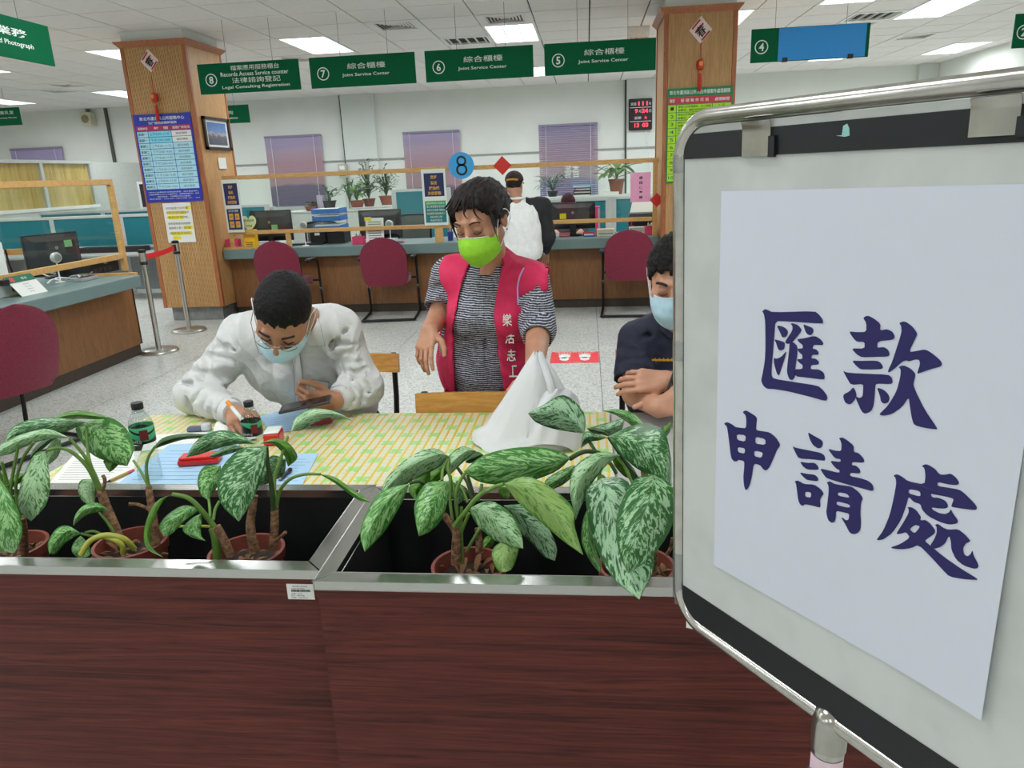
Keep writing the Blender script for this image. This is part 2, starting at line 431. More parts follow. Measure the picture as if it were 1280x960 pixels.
# ================================================================ wood-clad columns
def column(x0, x1, y0, y1, lab):
    r = thing('clad_column', lab, 'column', ((x0+x1)/2, (y0+y1)/2, 0))
    MB().box((x0+.06,y0+.06,0), (x1-.05,y1-.05,.17)).build('plinth', plain('grey_marble', (128,130,128), .4, var=.25, scale=12), r, bevel=.004)
    MB().box((x0+.01,y0+.012,.16), (x1-.006,y1-.01,2.97)).build('cladding', M_PLY, r)
    rb = MB(); n = 34; w_ = (x1-x0-.09)/n
    for k in range(n):
        a = x0+.045+w_*k; rb.box((a+.003,y0,.165), (a+w_-.003,y0+.014,2.97))
    tag(rb.build('ribbed_panel', M_PLYRIB, r), kind='stuff')
    for cx in (x0, x1-.045): MB().box((cx,y0-.004,.16), (cx+.045,y0+.04,2.97)).build('corner_trim', M_TRIM, r, bevel=.004)
    for cx in (x0, x1-.04): MB().box((cx,y1-.04,.16), (cx+.04,y1,2.97)).build('corner_trim', M_TRIM, r, bevel=.004)
    cr = MB()
    for k, (e, z) in enumerate(((.005,2.94), (.02,2.965), (.045,2.99), (.05,3.005))):
        pass
    prof = [(.0,2.94), (.012,2.955), (.04,2.985), (.046,3.0), (.0,3.003)]
    V = []; Fc = []
    for e, z in prof: V += [(x0-e,y0-e,z), (x1+e,y0-e,z), (x1+e,y1+e,z), (x0-e,y1+e,z)]
    for i in range(len(prof)-1):
        for k in range(4): Fc.append((i*4+k, i*4+(k+1) % 4, (i+1)*4+(k+1) % 4, (i+1)*4+k))
    cr.poly(V, Fc); cr.build('crown', M_TRIM, r)
    MB().box((x0+.02,y0+.015,2.98), (x1-.02,y1-.03,CZ)).build('column_top', M_WALL, r)
    return r
column(-4.91, -4.18, 8.05, 8.85, 'wood-clad column on the left carrying the blue timetable')
column(.775, 1.485, 8.05, 8.9, 'wood-clad column on the right carrying the green price table')
# ================================================================ service counters
CT = .79                                       # worktop height of the back counter
bc = thing('service_counter', 'long wooden service counter with grey-green worktop between the columns', 'counter', (-1.7, 8.6, 0))
MB().box((-4.17,8.2,CT-.11), (.77,8.98,CT)).build('worktop', M_SLATE, bc, bevel=.006)
for k in range(4):
    a = -4.17+1.235*k; MB().box((a+.001,8.36,.1), (a+1.234,8.39,CT-.11)).build('front_panel', M_DESK, bc)
MB().box((-4.17,8.385,0), (.77,8.42,.1)).build('kick_board', M_KICK, bc)
MB().box((-4.17,8.42,.0), (-4.13,8.9,CT-.11)).box((.73,8.42,0), (.77,8.9,CT-.11)).build('side_panel', M_DESK, bc)
MB().box((-4.17,8.235,CT), (-3.85,8.27,CT+.025)).build('edge_strip', M_PINE, bc)

LT = .77                                       # worktop height of the left counter
lc = thing('service_counter', 'wooden service counter with grey-green worktop running along the left', 'counter', (-4.4, 4.2, 0))
LX = PZ(100,361,LT).x
e0 = PZ(184,343,LT)
MB().box((-5.0,1.0,LT-.105), (LX,e0.y,LT)).build('worktop', M_SLATE, lc, bevel=.006)
for k in range(5):
    a = 1.3+1.03*k; MB().box((LX-.25,a+.001,.1), (LX-.22,a+1.029,LT-.105)).build('front_panel', M_DESK, lc)
MB().box((-4.9,6.43,.1), (LX-.22,6.45,LT-.105)).build('end_panel', M_DESK, lc)
MB().box((-4.9,1.3,0), (LX-.235,6.43,.1)).build('kick_board', M_KICK, lc)
a = PZ(163,335,LT)
MB().box((LX-.52,e0.y-.035,LT), (LX-.02,e0.y,LT+.022)).build('edge_strip', M_PINE, lc)

# ---- wood-framed clear screens
SY = 8.29
s1 = thing('counter_screen', 'wood-framed clear screen on the counter left of the standing woman', 'counter screen', (-2.5, SY, CT), 'wood-framed counter screens')
def railx(x0, x1, z0, z1, mb=None): return (mb or MB()).box((x0,SY-.018,z0), (x1,SY+.018,z1))
railx(-4.1, -.41, 1.558, 1.605).build('top_rail', M_PINE, s1, bevel=.003)
railx(-4.1, -1.5, .95, .993).build('low_rail', M_PINE, s1, bevel=.003)
for X in (-4.08, PY(361,300,SY).x, PY(549,293,SY).x):
    h = 1.56 if X < -4 else .952
    wd = .045 if X > -2 else .028
    MB().box((X-wd,SY-.016,CT), (X+wd,SY+.016,h)).build('post', M_PINE, s1, bevel=.003)
MB().box((-4.05,SY-.002,.99), (-1.5,SY+.002,1.56)).build('pane', M_CLEAR, s1)
s2 = thing('counter_screen', 'wood-framed clear screen on the counter beside the right column', 'counter screen', (.2, SY, CT), 'wood-framed counter screens')
railx(-.405, .765, 1.558, 1.605).build('top_rail', M_PINE, s2, bevel=.003)
railx(-.43, .70, .95, .993).build('low_rail', M_PINE, s2, bevel=.003)
MB().box((-.45,SY-.016,CT), (-.405,SY+.016,.952)).build('post', M_PINE, s2, bevel=.003)
MB().box((.705,SY-.018,CT), (.752,SY+.018,1.56)).build('post', M_PINE, s2, bevel=.003)
MB().box((-.4,SY-.002,.99), (.705,SY+.002,1.56)).build('pane', M_CLEAR, s2)
# left counter screen, running along its length
FX = PZ(158,338,LT).x
pt = PX(136,224,FX); pb = PX(155,316,FX)
s3 = thing('counter_screen', 'wood-framed clear screen standing on the left counter', 'counter screen', (FX, 4.5, LT), 'wood-framed counter screens')
ye = PX(157,338,FX).y
MB().box((FX-.02,1.2,pt.z-.05), (FX+.02,ye+.02,pt.z)).build('top_rail', M_PINE, s3, bevel=.003)
MB().box((FX-.02,1.2,pb.z-.05), (FX+.02,ye-.02,pb.z)).build('low_rail', M_PINE, s3, bevel=.003)
MB().box((FX-.022,ye-.025,LT), (FX+.022,ye+.025,pt.z-.05)).build('post', M_PINE, s3, bevel=.003)
MB().box((FX-.022,1.2,LT), (FX+.022,1.25,pt.z-.05)).build('post', M_PINE, s3, bevel=.003)
MB().box((FX-.002,1.25,pb.z), (FX+.002,ye-.025,pt.z-.05)).build('pane', M_CLEAR, s3)

# ================================================================ hanging signs
M_GREEN = plain('sign_green', (6,90,56), .6, var=.03, spec=.1)
M_SIGNW = plain('sign_white', (226,232,226), .5, var=.01)
M_WIRE = plain('hanging_wire', (120,120,118), .5)
XA, ZA = Vector((1,0,0)), Vector((0,0,1))
def ring(mb, c, ax, up, R, w, n=32):
    ax = Vector(ax); up = Vector(up); V = []
    for k in range(n):
        d = ax*math.cos(2*math.pi*k/n)+up*math.sin(2*math.pi*k/n); V += [c+d*(R-w), c+d*R]
    return mb.poly(V, [(2*k, 2*k+1, (2*k+3) % (2*n), (2*k+2) % (2*n)) for k in range(n)])
SGY = 7.8
def hung_sign(x0, x1, z0, z1, num, lines, lab, ncx=None, wires=(.3,.75), Y=SGY):
    r = thing('hanging_sign', lab, 'sign', ((x0+x1)/2, Y, z0), 'green signs hung from the ceiling')
    MB().box((x0,Y-.008,z0), (x1,Y+.008,z1)).build('board', M_GREEN, r, bevel=.002)
    yt = Y-.0095; H = z1-z0; W = x1-x0
    if num:
        c = Vector((x0+.125*W if ncx is None else ncx, yt, z0+.46*H))
        m = ring(MB(), c, XA, ZA, .062, .009); text_into(m, num, c, XA, ZA, h=.07, bold=.02)
        m.build('number', M_SIGNW, r, fix=False)
    for body, u, v_, w_, h_ in lines:
        lettering('lettering', body, (x0+u*W, yt, z0+v_*H), XA, ZA, M_SIGNW, r, w=w_*W, h=h_*H, bold=.0 if ord(body[0]) > 999 else .008)
    for u in wires: MB().tube([(x0+u*W,Y,z1), (x0+u*W,Y,CZ)], .0022, 5).build('wire', M_WIRE, r)
    return r
def sgn(num, x0p, x1p, lines, lab):
    a = PY(*x0p, SGY); b = PY(*x1p, SGY); return hung_sign(a.x, b.x, 2.413, 2.702, num, lines, lab)
JS = [('綜合櫃檯', .54, .66, .36, .19), ('Joint Service Center', .53, .37, .45, .13)]
sgn('8', (248,93), (374,87), [('檔案應用服務櫃台', .57, .82, .48, .17), ('Records Access Service counter', .56, .62, .67, .14), ('法律諮詢登記', .57, .41, .48, .18), ('Legal Consulting Registration', .56, .18, .67, .13)], 'green hanging sign numbered 8 for records access and legal consulting')
sgn('7', (387.5,87), (519,80), JS, 'green Joint Service Center sign hanging beside the records access sign, numbered 7')
sgn('6', (531.5,79), (666.5,72), JS, 'green Joint Service Center sign in the middle, under the centre light, numbered 6')
sgn('5', (680.5,69), (820,61), JS, 'green Joint Service Center sign hanging nearest the right column, numbered 5')
a = PY(939,51,SGY); b = PY(1087,43,SGY)
r4 = hung_sign(a.x, b.x, 2.427, 2.722, '4', [], 'green hanging sign mostly covered by a plain blue sheet', ncx=PY(952,50,SGY).x, wires=(.2,.8))
b0 = PY(973,50,SGY).x; b1 = PY(1082.5,43,SGY).x
MB().box((b0,SGY-.0125,2.433), (b1,SGY-.009,2.717)).build('blue_cover', plain('blue_sheet', (40,142,214), .45, var=.02), r4, label='plain blue sheet covering the sign')
for q in (982, 1064): 
    c = PY(q, 50, SGY).x; MB().box((c-.025,SGY-.02,2.42), (c+.025,SGY+.014,2.46)).build('binder_clip', M_BLACK, r4, bevel=.003)
a = PY(1268,32,SGY); hung_sign(a.x, a.x+1.1, 2.43, 2.72, '2', [], 'green hanging sign numbered 2 cut off at the right edge', ncx=a.x+.085)
# the sign facing the left counter, seen from its side
SX = -4.05
pA = PX(58.5,33,SX); pB = PX(68,83,SX)
r = thing('hanging_sign', 'green sign hanging close by at the upper left, turned to the left counter', 'sign', (SX, pA.y-.55, 2.4), 'green signs hung from the ceiling')
MB().box((SX-.008,pA.y-1.15,pB.z), (SX+.008,pA.y,pA.z)).build('board', M_GREEN, r, bevel=.002)
YA = Vector((0,1,0))
c = PX(6,41,SX); hh = pA.z-pB.z
lettering('lettering', '地政業務', (SX+.0095, pA.y-.56, pB.z+.64*hh), YA, ZA, M_SIGNW, r, w=.62, h=.2*hh, bold=.015)
lettering('lettering', 'Land Records and Photograph', (SX+.0095, pA.y-.58, pB.z+.36*hh), YA, ZA, M_SIGNW, r, w=.75, h=.15*hh, bold=.012)
for q in (.3,.85): MB().tube([(SX,pA.y-q,pA.z), (SX,pA.y-q,CZ)], .0022, 5).build('wire', M_WIRE, r)
# two small signs farther back
a = PY(0,135,11.5); b = PY(28,156,11.5)
hung_sign(b.x-.9, b.x, b.z, a.z, '', [('哺集乳室', .72, .72, .34, .2), ('Breastfeeding and Nursery Room', .5, .42, .86, .11), ('Nursing', .2, .2, .24, .11)], 'small dark green hanging sign at the far left over the partitions', Y=11.5)
a = PY(282,132,11.5); b = PY(313,153,11.5)
hung_sign(b.x-.9, b.x, b.z, a.z, '', [('諮詢', .62, .6, .2, .22), ('Information', .62, .3, .34, .12)], 'small green hanging sign half hidden behind the left column', Y=11.5)

# ================================================================ notices on the left column
M_PAPER = plain('paper_white', (238,238,232), .7, var=.01)
M_INK = plain('black_ink', (34,34,38), .7)
M_GREYINK = plain('grey_ink', (110,116,118), .7)
M_YEL = plain('highlighter_yellow', (246,226,20), .7)
FY = 8.05
def rect_on(y, x0, x1, z0, z1, mat, name, par, d=.001, th=.002):
    return MB().box((x0,y-d-th,z0), (x1,y-d,z1)).build(name, mat, par)
A = PY(166,143,FY-.01); B = PY(239,141,FY-.01); D = PY(184,252,FY-.01); E_ = PY(253,252,FY-.01)
X0, X1, Z0, Z1 = (A.x+D.x)/2, (B.x+E_.x)/2, (D.z+E_.z)/2, (A.z+B.z)/2
r = thing('timetable_poster', 'blue timetable poster with pale blue rows on the left column', 'poster', ((X0+X1)/2, FY-.01, Z0))
M_BLUEP = plain('poster_blue', (36,46,170), .45); M_CYAN = plain('poster_pale_blue', (176,226,240), .5); M_CYAN2 = plain('poster_cyan', (130,222,240), .5); M_CRIM = plain('poster_crimson', (176,40,84), .5)
MB().box((X0,FY-.014,Z0), (X1,FY-.005,Z1)).build('board', M_BLUEP, r)
yt = FY-.0155; W, H = X1-X0, Z1-Z0
def T(body, u, v_, w_, h_, m, bold=.01): lettering('lettering', body, (X0+u*W, yt, Z1-v_*H), XA, ZA, m, r, w=w_*W, h=h_*H, bold=bold)
T('新北市蘆洲區公所服務中心', .5, .05, .78, .04, M_SIGNW); T('法律諮詢服務時間表', .5, .1, .5, .03, M_SIGNW)
MB().box((X0+.03*W,FY-.016,Z1-.185*H), (X0+.97*W,FY-.0142,Z1-.13*H)).build('header_row', M_CRIM, r)
yt = FY-.0172; T('服務時段', .14, .158, .17, .03, M_SIGNW); T('時　間', .46, .158, .24, .03, M_SIGNW); T('服務律師姓名', .81, .158, .3, .03, M_SIGNW)
cl = [(.03,.215),(.225,.62),(.63,.97)]
days = '一一二二三三四四五五'
for k in range(10):
    za = Z1-(.192+.0665*k)*H; zb = za-.061*H
    for j, (u0, u1) in enumerate(cl):
        MB().box((X0+u0*W,FY-.016,zb), (X0+u1*W,FY-.0142,za)).build('cell', M_CYAN2 if (k < 2 and j == 1) else (M_PAPER if k < 2 and j == 2 else M_CYAN), r)
    v_ = .192+.0665*k+.031
    T('星期'+days[k], .12, v_, .15, .03, M_INK)
    T('上午8:30~11:30' if k % 2 == 0 else '下午2:00~4:00', .42, v_, .34, .03, M_GREYINK if k > 1 else M_BLUEP, .0)
    T('值班律師', .8, v_, .2, .026, M_INK if k < 2 else M_GREYINK, .0)
yt = FY-.0155
for k, s_ in enumerate(('※本中心免費提供法律諮詢服務，請先電話預約。', '※諮詢時間每人以二十分鐘為原則，請攜帶相關資料，逾時', '視同放棄。如遇假日停止服務。', '預約電話：(02)2281-1484分機 201、202')):
    T(s_, .5, .885+.026*k, .9 if k != 2 else .6, .015, M_SIGNW, 0)
# white notice with yellow highlighting under it
A = PY(203,254,FY-.005); B = PY(239,253,FY-.005); D = PY(211,304,FY-.005); E_ = PY(244,302,FY-.005)
X0, X1, Z0, Z1 = (A.x+D.x)/2, (B.x+E_.x)/2, (D.z+E_.z)/2, (A.z+B.z)/2; W, H = X1-X0, Z1-Z0
r = thing('notice_sheet', 'white paper notice with yellow highlighting under the blue timetable', 'notice', ((X0+X1)/2, FY-.006, Z0))
MB().box((X0,FY-.008,Z0), (X1,FY-.005,Z1)).build('sheet', M_PAPER, r)
for k, (u0, u1, v0) in enumerate(((.82,1,.09),(.12,.82,.2),(.14,.72,.32),(.66,.98,.58),(.16,.92,.72),(.2,.48,.84))):
    MB().box((X0+u0*W*.98,FY-.0088,Z1-(v0+.09)*H), (X0+u1*W*.98,FY-.0082,Z1-v0*H)).build('highlight', M_YEL, r)
yt = FY-.0095
for s_, v_ in (('如您需要代收各類', .13), ('申請文件請先抽取號碼', .24), ('牌依序辦理。', .36), ('若有疑問請洽詢服務', .52), ('臺服務人員，我們將', .63), ('竭誠為您服務。', .76)): T(s_, .5, v_, .8, .06, M_GREYINK, 0)
# framed photograph on the column's right face
CX = -4.18
A = PX(251,143,CX); B = PX(284,151,CX); D = PX(257,186,CX); E_ = PX(285,189,CX)
y0, y1, z0, z1 = A.y, B.y, (D.z+E_.z)/2, (A.z+B.z)/2
r = thing('framed_picture', 'dark framed photograph of a building on the right face of the left column', 'picture', (CX, (y0+y1)/2, z0))
M_FRAME = plain('dark_frame', (44,32,28), .4)
for a_, b_ in (((y0,z0),(y1,z0+.03)), ((y0,z1-.03),(y1,z1)), ((y0,z0),(y0+.04,z1)), ((y1-.04,z0),(y1,z1))): MB().box((CX,a_[0],a_[1]), (CX+.022,b_[0],b_[1])).build('frame', M_FRAME, r)
MB().box((CX,y0+.03,z0+.02), (CX+.006,y1-.03,z1-.02)).build('mount', M_PAPER, r)
g = N('building_photo'); v = g.coord('Generated'); sp = g.sep(v)
nz = g.noise(v, 6, 4); h_ = g.math('ADD', sp[2], g.math('MULTIPLY', g.math('SUBTRACT', nz, .5), .5))
g.set(color=g.ramp(h_, [(.1, (88,92,110)), (.4, (120,112,118)), (.5, (186,178,180)), (.56, (120,150,200)), (1, (92,124,186))]), rough=.2); M_PHOTO = g.m
MB().box((CX+.006,y0+.085,z0+.055), (CX+.008,y1-.085,z1-.055)).build('photograph', M_PHOTO, r)
A = PX(272,197,CX); B = PX(283.5,211,CX)
tag(MB().box((CX,A.y,B.z), (CX+.004,B.y,A.z)).build('card', M_PAPER), 'small blank white card under the framed picture on the left column', 'card')
# spring papers and hanging charms
def diamond(c, s_, lab, seed, grp):
    c = Vector(c); r = thing('spring_paper', lab, 'paper ornament', (c.x, c.y, c.z-s_), grp)
    MB().prism([c+XA*-s_*.9, c-ZA*s_, c+XA*s_*.9, c+ZA*s_], (0,-.003,0)).build('sheet', plain('festive_red_white', (236,214,210), .6), r)
    m = MB()
    for k in range(4):
        t = -.62+.42*k; L = (1-abs(t))*.8
        o = c+Vector((0,-.004,0)); d1 = (XA*.9+ZA).normalized()*s_; d2 = (XA*.9-ZA).normalized()*s_
        if k == 2: continue
        m.obox(o+d2*t*.9, (.9*s_*1.0, .0008, .13*s_), d1, (0,1,0))
    m.build('red_stroke', plain('festive_red', (190,36,44), .5), r, fix=False)
    lettering('lettering', '春', c+Vector((.0,-.0055,-.01)), (d1), (-d2), M_INK, r, w=s_*.75, h=s_*.8, bold=.02)
def charm(c, lab):
    c = Vector(c); r = thing('hanging_charm', lab, 'ornament', (c.x, c.y, c.z-.3), 'red charms on the columns')
    MR = plain('charm_red', (196,44,30), .4); MG = plain('charm_gold', (206,140,60), .4, .3)
    MB().tube([c+ZA*.2, c+ZA*.06], .003, 6).build('cord', MR, r)
    MB().lathe([(.008,.06),(.014,.055),(.008,.045)], c, 10).build('bead', MG, r, smooth=True)
    MB().lathe([(.01,-.055),(.034,-.045),(.04,-.01),(.034,.03),(.01,.042)], c, 14).build('lantern', MR, r, smooth=True)
    MB().box(c+Vector((-.016,-.045,-.018)), c+Vector((.016,-.038,.018))).build('gold_badge', MG, r)
    MB().lathe([(.006,-.06),(.014,-.075),(.01,-.09)], c, 10).build('knot', MG, r, smooth=True)
    t = MB()
    for k in range(9):
        a = 2*math.pi*k/9; q = Vector((math.cos(a)*.01, math.sin(a)*.01, 0)); t.tube([c+q-ZA*.085, c+q*1.4-ZA*.17, c+q*1.2-ZA*.25], .005, 5)
    t.build('tassel', MR, r)
p = PY(187,76,FY-.004); diamond(p, .115, 'red and white diamond paper at the top of the left column', 1, 'spring papers on the columns')
p = PY(193,121,FY-.05); charm(p, 'red lantern charm with tassel on the left column')
p = PY(876,37.5,FY-.004); diamond(p, .125, 'red and white diamond paper at the top of the right column', 2, 'spring papers on the columns')
p = PY(875.5,80,FY-.05); charm(p, 'red lantern charm with tassel on the right column')
# green table on the right column
A = PY(834,112,FY-.01); B = PY(916.5,106,FY-.01); D = PY(832.5,229,FY-.01)
X0, X1, Z1, Z0 = A.x, B.x, (A.z+B.z)/2, D.z; W, H = X1-X0, Z1-Z0
r = thing('timetable_poster', 'bright green table poster with a red heading on the right column', 'poster', ((X0+X1)/2, FY-.01, Z0))
M_PG = plain('poster_green', (20,128,74), .5); M_LIME = plain('poster_lime', (168,220,34), .5); M_PR = plain('poster_red', (196,56,70), .5)
MB().box((X0,FY-.014,Z0), (X1,FY-.005,Z1)).build('board', M_PG, r)
yt = FY-.0155; T('新北市蘆洲區公所人民申請案件處理期限', .5, .045, .92, .045, M_SIGNW)
MB().box((X0+.02*W,FY-.016,Z1-.165*H), (X0+.98*W,FY-.0142,Z1-.09*H)).build('header_row', M_PR, r)
yt = FY-.0172; T('編號', .08, .128, .08, .035, M_SIGNW); T('受 理 案 件 項 目', .42, .128, .42, .035, M_SIGNW); T('處理期間', .84, .128, .22, .035, M_SIGNW)
cl = [(.02,.14),(.15,.69),(.7,.98)]
for k in range(10):
    za = Z1-(.172+.0815*k)*H; zb = za-.076*H
    for j, (u0, u1) in enumerate(cl): MB().box((X0+u0*W,FY-.016,zb), (X0+u1*W,FY-.0142,za)).build('cell', M_LIME, r)
    v_ = .172+.0815*k+.038
    T(str(k+1), .08, v_, .05 if k < 9 else .08, .035, M_INK, 0)
    T('低收入戶申請審核、身心障礙', .42, v_-.017, .5, .024, M_INK, 0); T('者鑑定、補助核發案件', .38, v_+.018, .42, .024, M_INK, 0)
    T('2 天' if k % 2 == 0 else '5 天', .84, v_-.012, .1, .03, M_INK, 0)

# ================================================================ signs on the screens
M_NAVY = plain('notice_navy', (26,38,84), .5); M_GOLD = plain('notice_gold', (214,160,70), .5); M_TEALP = plain('notice_teal', (24,120,126), .5)
def please_sign(pA, pB, lab, second):
    y = SY-.05
    A = PY(*pA, y); B = PY(*pB, y); X0, X1, Z1, Z0 = A.x, B.x, A.z, B.z; W, H = X1-X0, Z1-Z0
    r = thing('notice_stand', lab, 'notice', ((X0+X1)/2, y, Z0), 'navy notice boards on the screens')
    MB().box((X0,y-.006,Z0), (X1,y+.004,Z1)).build('board', M_SIGNW, r, bevel=.002)
    MB().box((X0+.1*W,y-.0075,Z1-.48*H), (X0+.92*W,y-.0062,Z1-.07*H)).build('navy_panel', M_NAVY, r)
    for s_, v_, w_ in (('您好', .14, .26), ('請坐', .24, .26), ('讓我們', .335, .42), ('為您服務', .425, .56)):
        lettering('lettering', s_, (X0+.51*W, y-.0085, Z1-v_*H), XA, ZA, M_GOLD, r, w=w_*W, h=.065*H, bold=.03)
    if second == 'gold':
        MB().box((X0+.1*W,y-.0075,Z0+.05*H), (X0+.92*W,y-.0062,Z0+.45*H)).build('navy_panel', M_NAVY, r)
        for i in range(2):
            for j in range(2): MB().box((X0+(.2+.36*i)*W,y-.009,Z0+(.09+.15*j)*H), (X0+(.46+.36*i)*W,y-.0078,Z0+(.21+.15*j)*H)).build('gold_square', M_GOLD, r)
        lettering('lettering', '多元支付服務', (X0+.5*W, y-.0085, Z0+.41*H), XA, ZA, M_SIGNW, r, w=.6*W, h=.045*H)
        for i, ss in enumerate(('行動', '電子', '信用卡', '悠遊卡')): lettering('lettering', ss, (X0+(.33+.36*(i % 2))*W, y-.0095, Z0+(.15+.15*(i//2))*H), XA, ZA, M_INK, r, w=.16*W, h=.04*H)
    else:
        MB().box((X0+.08*W,y-.0075,Z0+.05*H), (X0+.95*W,y-.0062,Z0+.44*H)).build('teal_panel', M_TEALP, r)
        MB().box((X0+.08*W,y-.0078,Z0+.355*H), (X0+.95*W,y-.0064,Z0+.44*H)).build('green_band', plain('notice_green', (30,160,120), .5), r)
        for k, ss in enumerate(('臨櫃服務措施 請您配合', '戴口罩量體溫 勤洗手', '保持社交距離 實聯制', '防疫期間 請儘量減少', '臨櫃 改用線上申辦', '感謝您的配合')):
            lettering('lettering', ss, (X0+.52*W, y-.009, Z0+(.4-.062*k)*H), XA, ZA, M_SIGNW if k % 3 else plain('pale_yellow', (236,232,150), .5), r, w=(.76 if k < 4 else .5)*W, h=.04*H)
    return r
please_sign((276,225), (306,290), 'navy notice board with gold squares below, standing by the left column', 'gold')
please_sign((526,212), (560.5,281), 'navy notice board with a teal lower half, hung on the screen by the standing woman', 'teal')
# round number 8
y = SY-.06; c = PY(576.5,207,y); R_ = abs(PY(592.5,207,y).x-c.x)
r = thing('number_disc', 'round blue disc with a black 8 above the standing woman', 'sign', (c.x, y, c.z-R_))
MB().lathe([(R_,-.004),(R_,.004)], c, 40, (0,-1,0)).build('disc', plain('disc_blue', (62,166,226), .4), r)
m = MB()
ring(m, c+Vector((.004,-.0055,.048)), XA, ZA, .054, .02); ring(m, c+Vector((.004,-.0055,-.042)), XA, ZA, .062, .022)
m.build('number', M_INK, r, fix=False)
MB().box((c.x-.012,y,c.z-.02), (c.x+.012,SY+.02,c.z+.02)).build('bracket', M_SIGNW, r)
# pink notice, red diamonds
y = SY-.004
A = PY(788,216,y); B = PY(813,252,y); W = B.x-A.x; H = A.z-B.z
r = thing('notice_sheet', 'pink paper notice on the screen beside the right column', 'notice', ((A.x+B.x)/2, y, B.z))
MB().box((A.x,y-.003,B.z), (B.x,y,A.z)).build('sheet', plain('pink_paper', (246,172,206), .6), r)
for k, ch in enumerate('請自備零錢'): lettering('lettering', ch, (A.x+.52*W, y-.004, A.z-(.18+.165*k)*H), XA, ZA, M_INK, r, w=.16*W, h=.1*H, bold=.02)
def red_dia(px, py, yy, s_, lab):
    c = PY(px, py, yy); r = tag(MB().prism([c-XA*s_, c-ZA*s_, c+XA*s_, c+ZA*s_], (0,-.003,0)).build('red_diamond', plain('diamond_red', (212,44,34), .5)), lab, 'paper ornament', 'red diamond papers')
red_dia(628, 207, SY-.022, .1, 'red diamond paper on the screen rail behind the capped man')
red_dia(821, 250, SY-.022, .075, 'red diamond paper at the screen post by the right column')
# ================================================================ burgundy visitor chairs
g = N('burgundy_fabric'); v = g.coord('Object'); g.set(color=g.ramp(g.noise(v, 140, 3), [(.3, (104,18,44)), (.7, (138,32,62))]), rough=.85, sheen=.25); M_BURG = g.m
M_FRAMEB = plain('chair_black_metal', (26,26,28), .35, .3)
M_CHROME = plain('bright_metal', (190,188,182), .2, .95)
def arc_pts(P, k=4):
    """Catmull-Rom through points"""
    P = [Vector(p) for p in P]; out = []
    for i in range(len(P)-1):
        a = P[max(i-1, 0)]; b = P[i]; c = P[i+1]; d = P[min(i+2, len(P)-1)]
        for j in range(k):
            t = j/k; out.append(.5*((2*b)+(c-a)*t+(2*a-5*b+4*c-d)*t*t+(3*b-a-3*c+d)*t**3))
    return out+[P[-1]]
def make_chair():
    r = thing('visitor_chair', 'x', 'chair', (0,0,0), 'burgundy visitor chairs')
    # padded back: rounded top, lightly curved
    def back_pt(u, v_, push=0):
        # u across -1..1, v_ up 0..1: egg-shaped outline, flatter foot
        k = math.sqrt(max(0, 1-(max(0, v_-.55)/.45)**2.3)) if v_ > .55 else 1-.10*((.55-v_)/.55)**2
        if v_ < .08: k *= .86+.14*math.sqrt(v_/.08)
        wd = .245*max(k, .0)
        return Vector((u*wd, -.20-.10*v_+.035*u*u*k-.02*math.sin(v_*math.pi)+push, .39+.51*v_))
    vs = [1-(1-i/15)**1.6 for i in range(16)]
    rows = [[back_pt(-1+2*j/14, q) for j in range(15)] for q in vs]
    MB().sheet(rows, uv=False).build('backrest', M_BURG, r, smooth=True, solid=.05)
    edge = [back_pt(1, q) for q in vs]+[back_pt(-1, q) for q in vs[::-1]][1:]
    MB().tube(edge, .009, 6, closed=True).build('piping', M_FRAMEB, r, smooth=True)
    rows = []
    for i in range(9):
        t = i/8; y = -.21+.46*t
        rows.append([Vector(((-1+2*j/8)*(.235-.03*abs(2*t-1)**3), y, .445+.02*t-(.06*max(0, (t-.8)/.2)**2)-.012*(-1+2*j/8)**2)) for j in range(9)])
    MB().sheet(rows, uv=False).build('seat', M_BURG, r, smooth=True, solid=.06)
    for s in (-1, 1):
        x = .285*s
        P = arc_pts([(x,-.10,.66), (x,.05,.665), (x,.17,.655), (x,.235,.60), (x,.25,.45), (x,.27,.2), (x,.285,.06), (x,.26,.025), (x,.1,.02), (x,-.2,.02), (x,-.275,.02)], 4)
        MB().tube(P, .0145, 8).build('side_frame', M_FRAMEB, r, smooth=True)
        MB().box((x-.026,-.14,.668), (x+.026,.14,.69)).build('arm_pad', M_DKGREY, r, bevel=.008)
        MB().tube([(x,.262,.33),(x,.266,.29)], .017, 8).build('clamp', M_CHROME, r)
    MB().tube([(-.285,-.275,.02),(.285,-.275,.02)], .0145, 8).build('rear_bar', M_FRAMEB, r, smooth=True)
    MB().tube([(-.285,.22,.415),(.285,.22,.415)], .012, 8).build('cross_bar', M_FRAMEB, r, smooth=True)
    MB().box((-.2,-.16,.405), (.2,.2,.42)).build('seat_base', M_FRAMEB, r)
    return r
ch = make_chair()
ch['label'] = 'burgundy chair with black arms at the counter right behind the seated man in white'
c1 = PZ(486,396,0)
ch.location = (PZ(360,398,0).x+.09, 8.0, 0); ch.rotation_euler = (0,0,math.radians(2)); ORG[ch.name] = ch.location.copy()
dup(ch, (c1.x+.05, 8.02, 0), math.radians(6), 'burgundy chair with black arms at the counter left of the standing woman')
dup(ch, (PY(786,350,8).x, 7.98, 0), math.radians(-3), 'burgundy chair with black arms at the counter beside the right column')
pl = PX(28,440,-3.5)
dup(ch, (-3.52, pl.y-.22, 0), math.radians(72), 'burgundy chair drawn up to the left counter at the left edge')

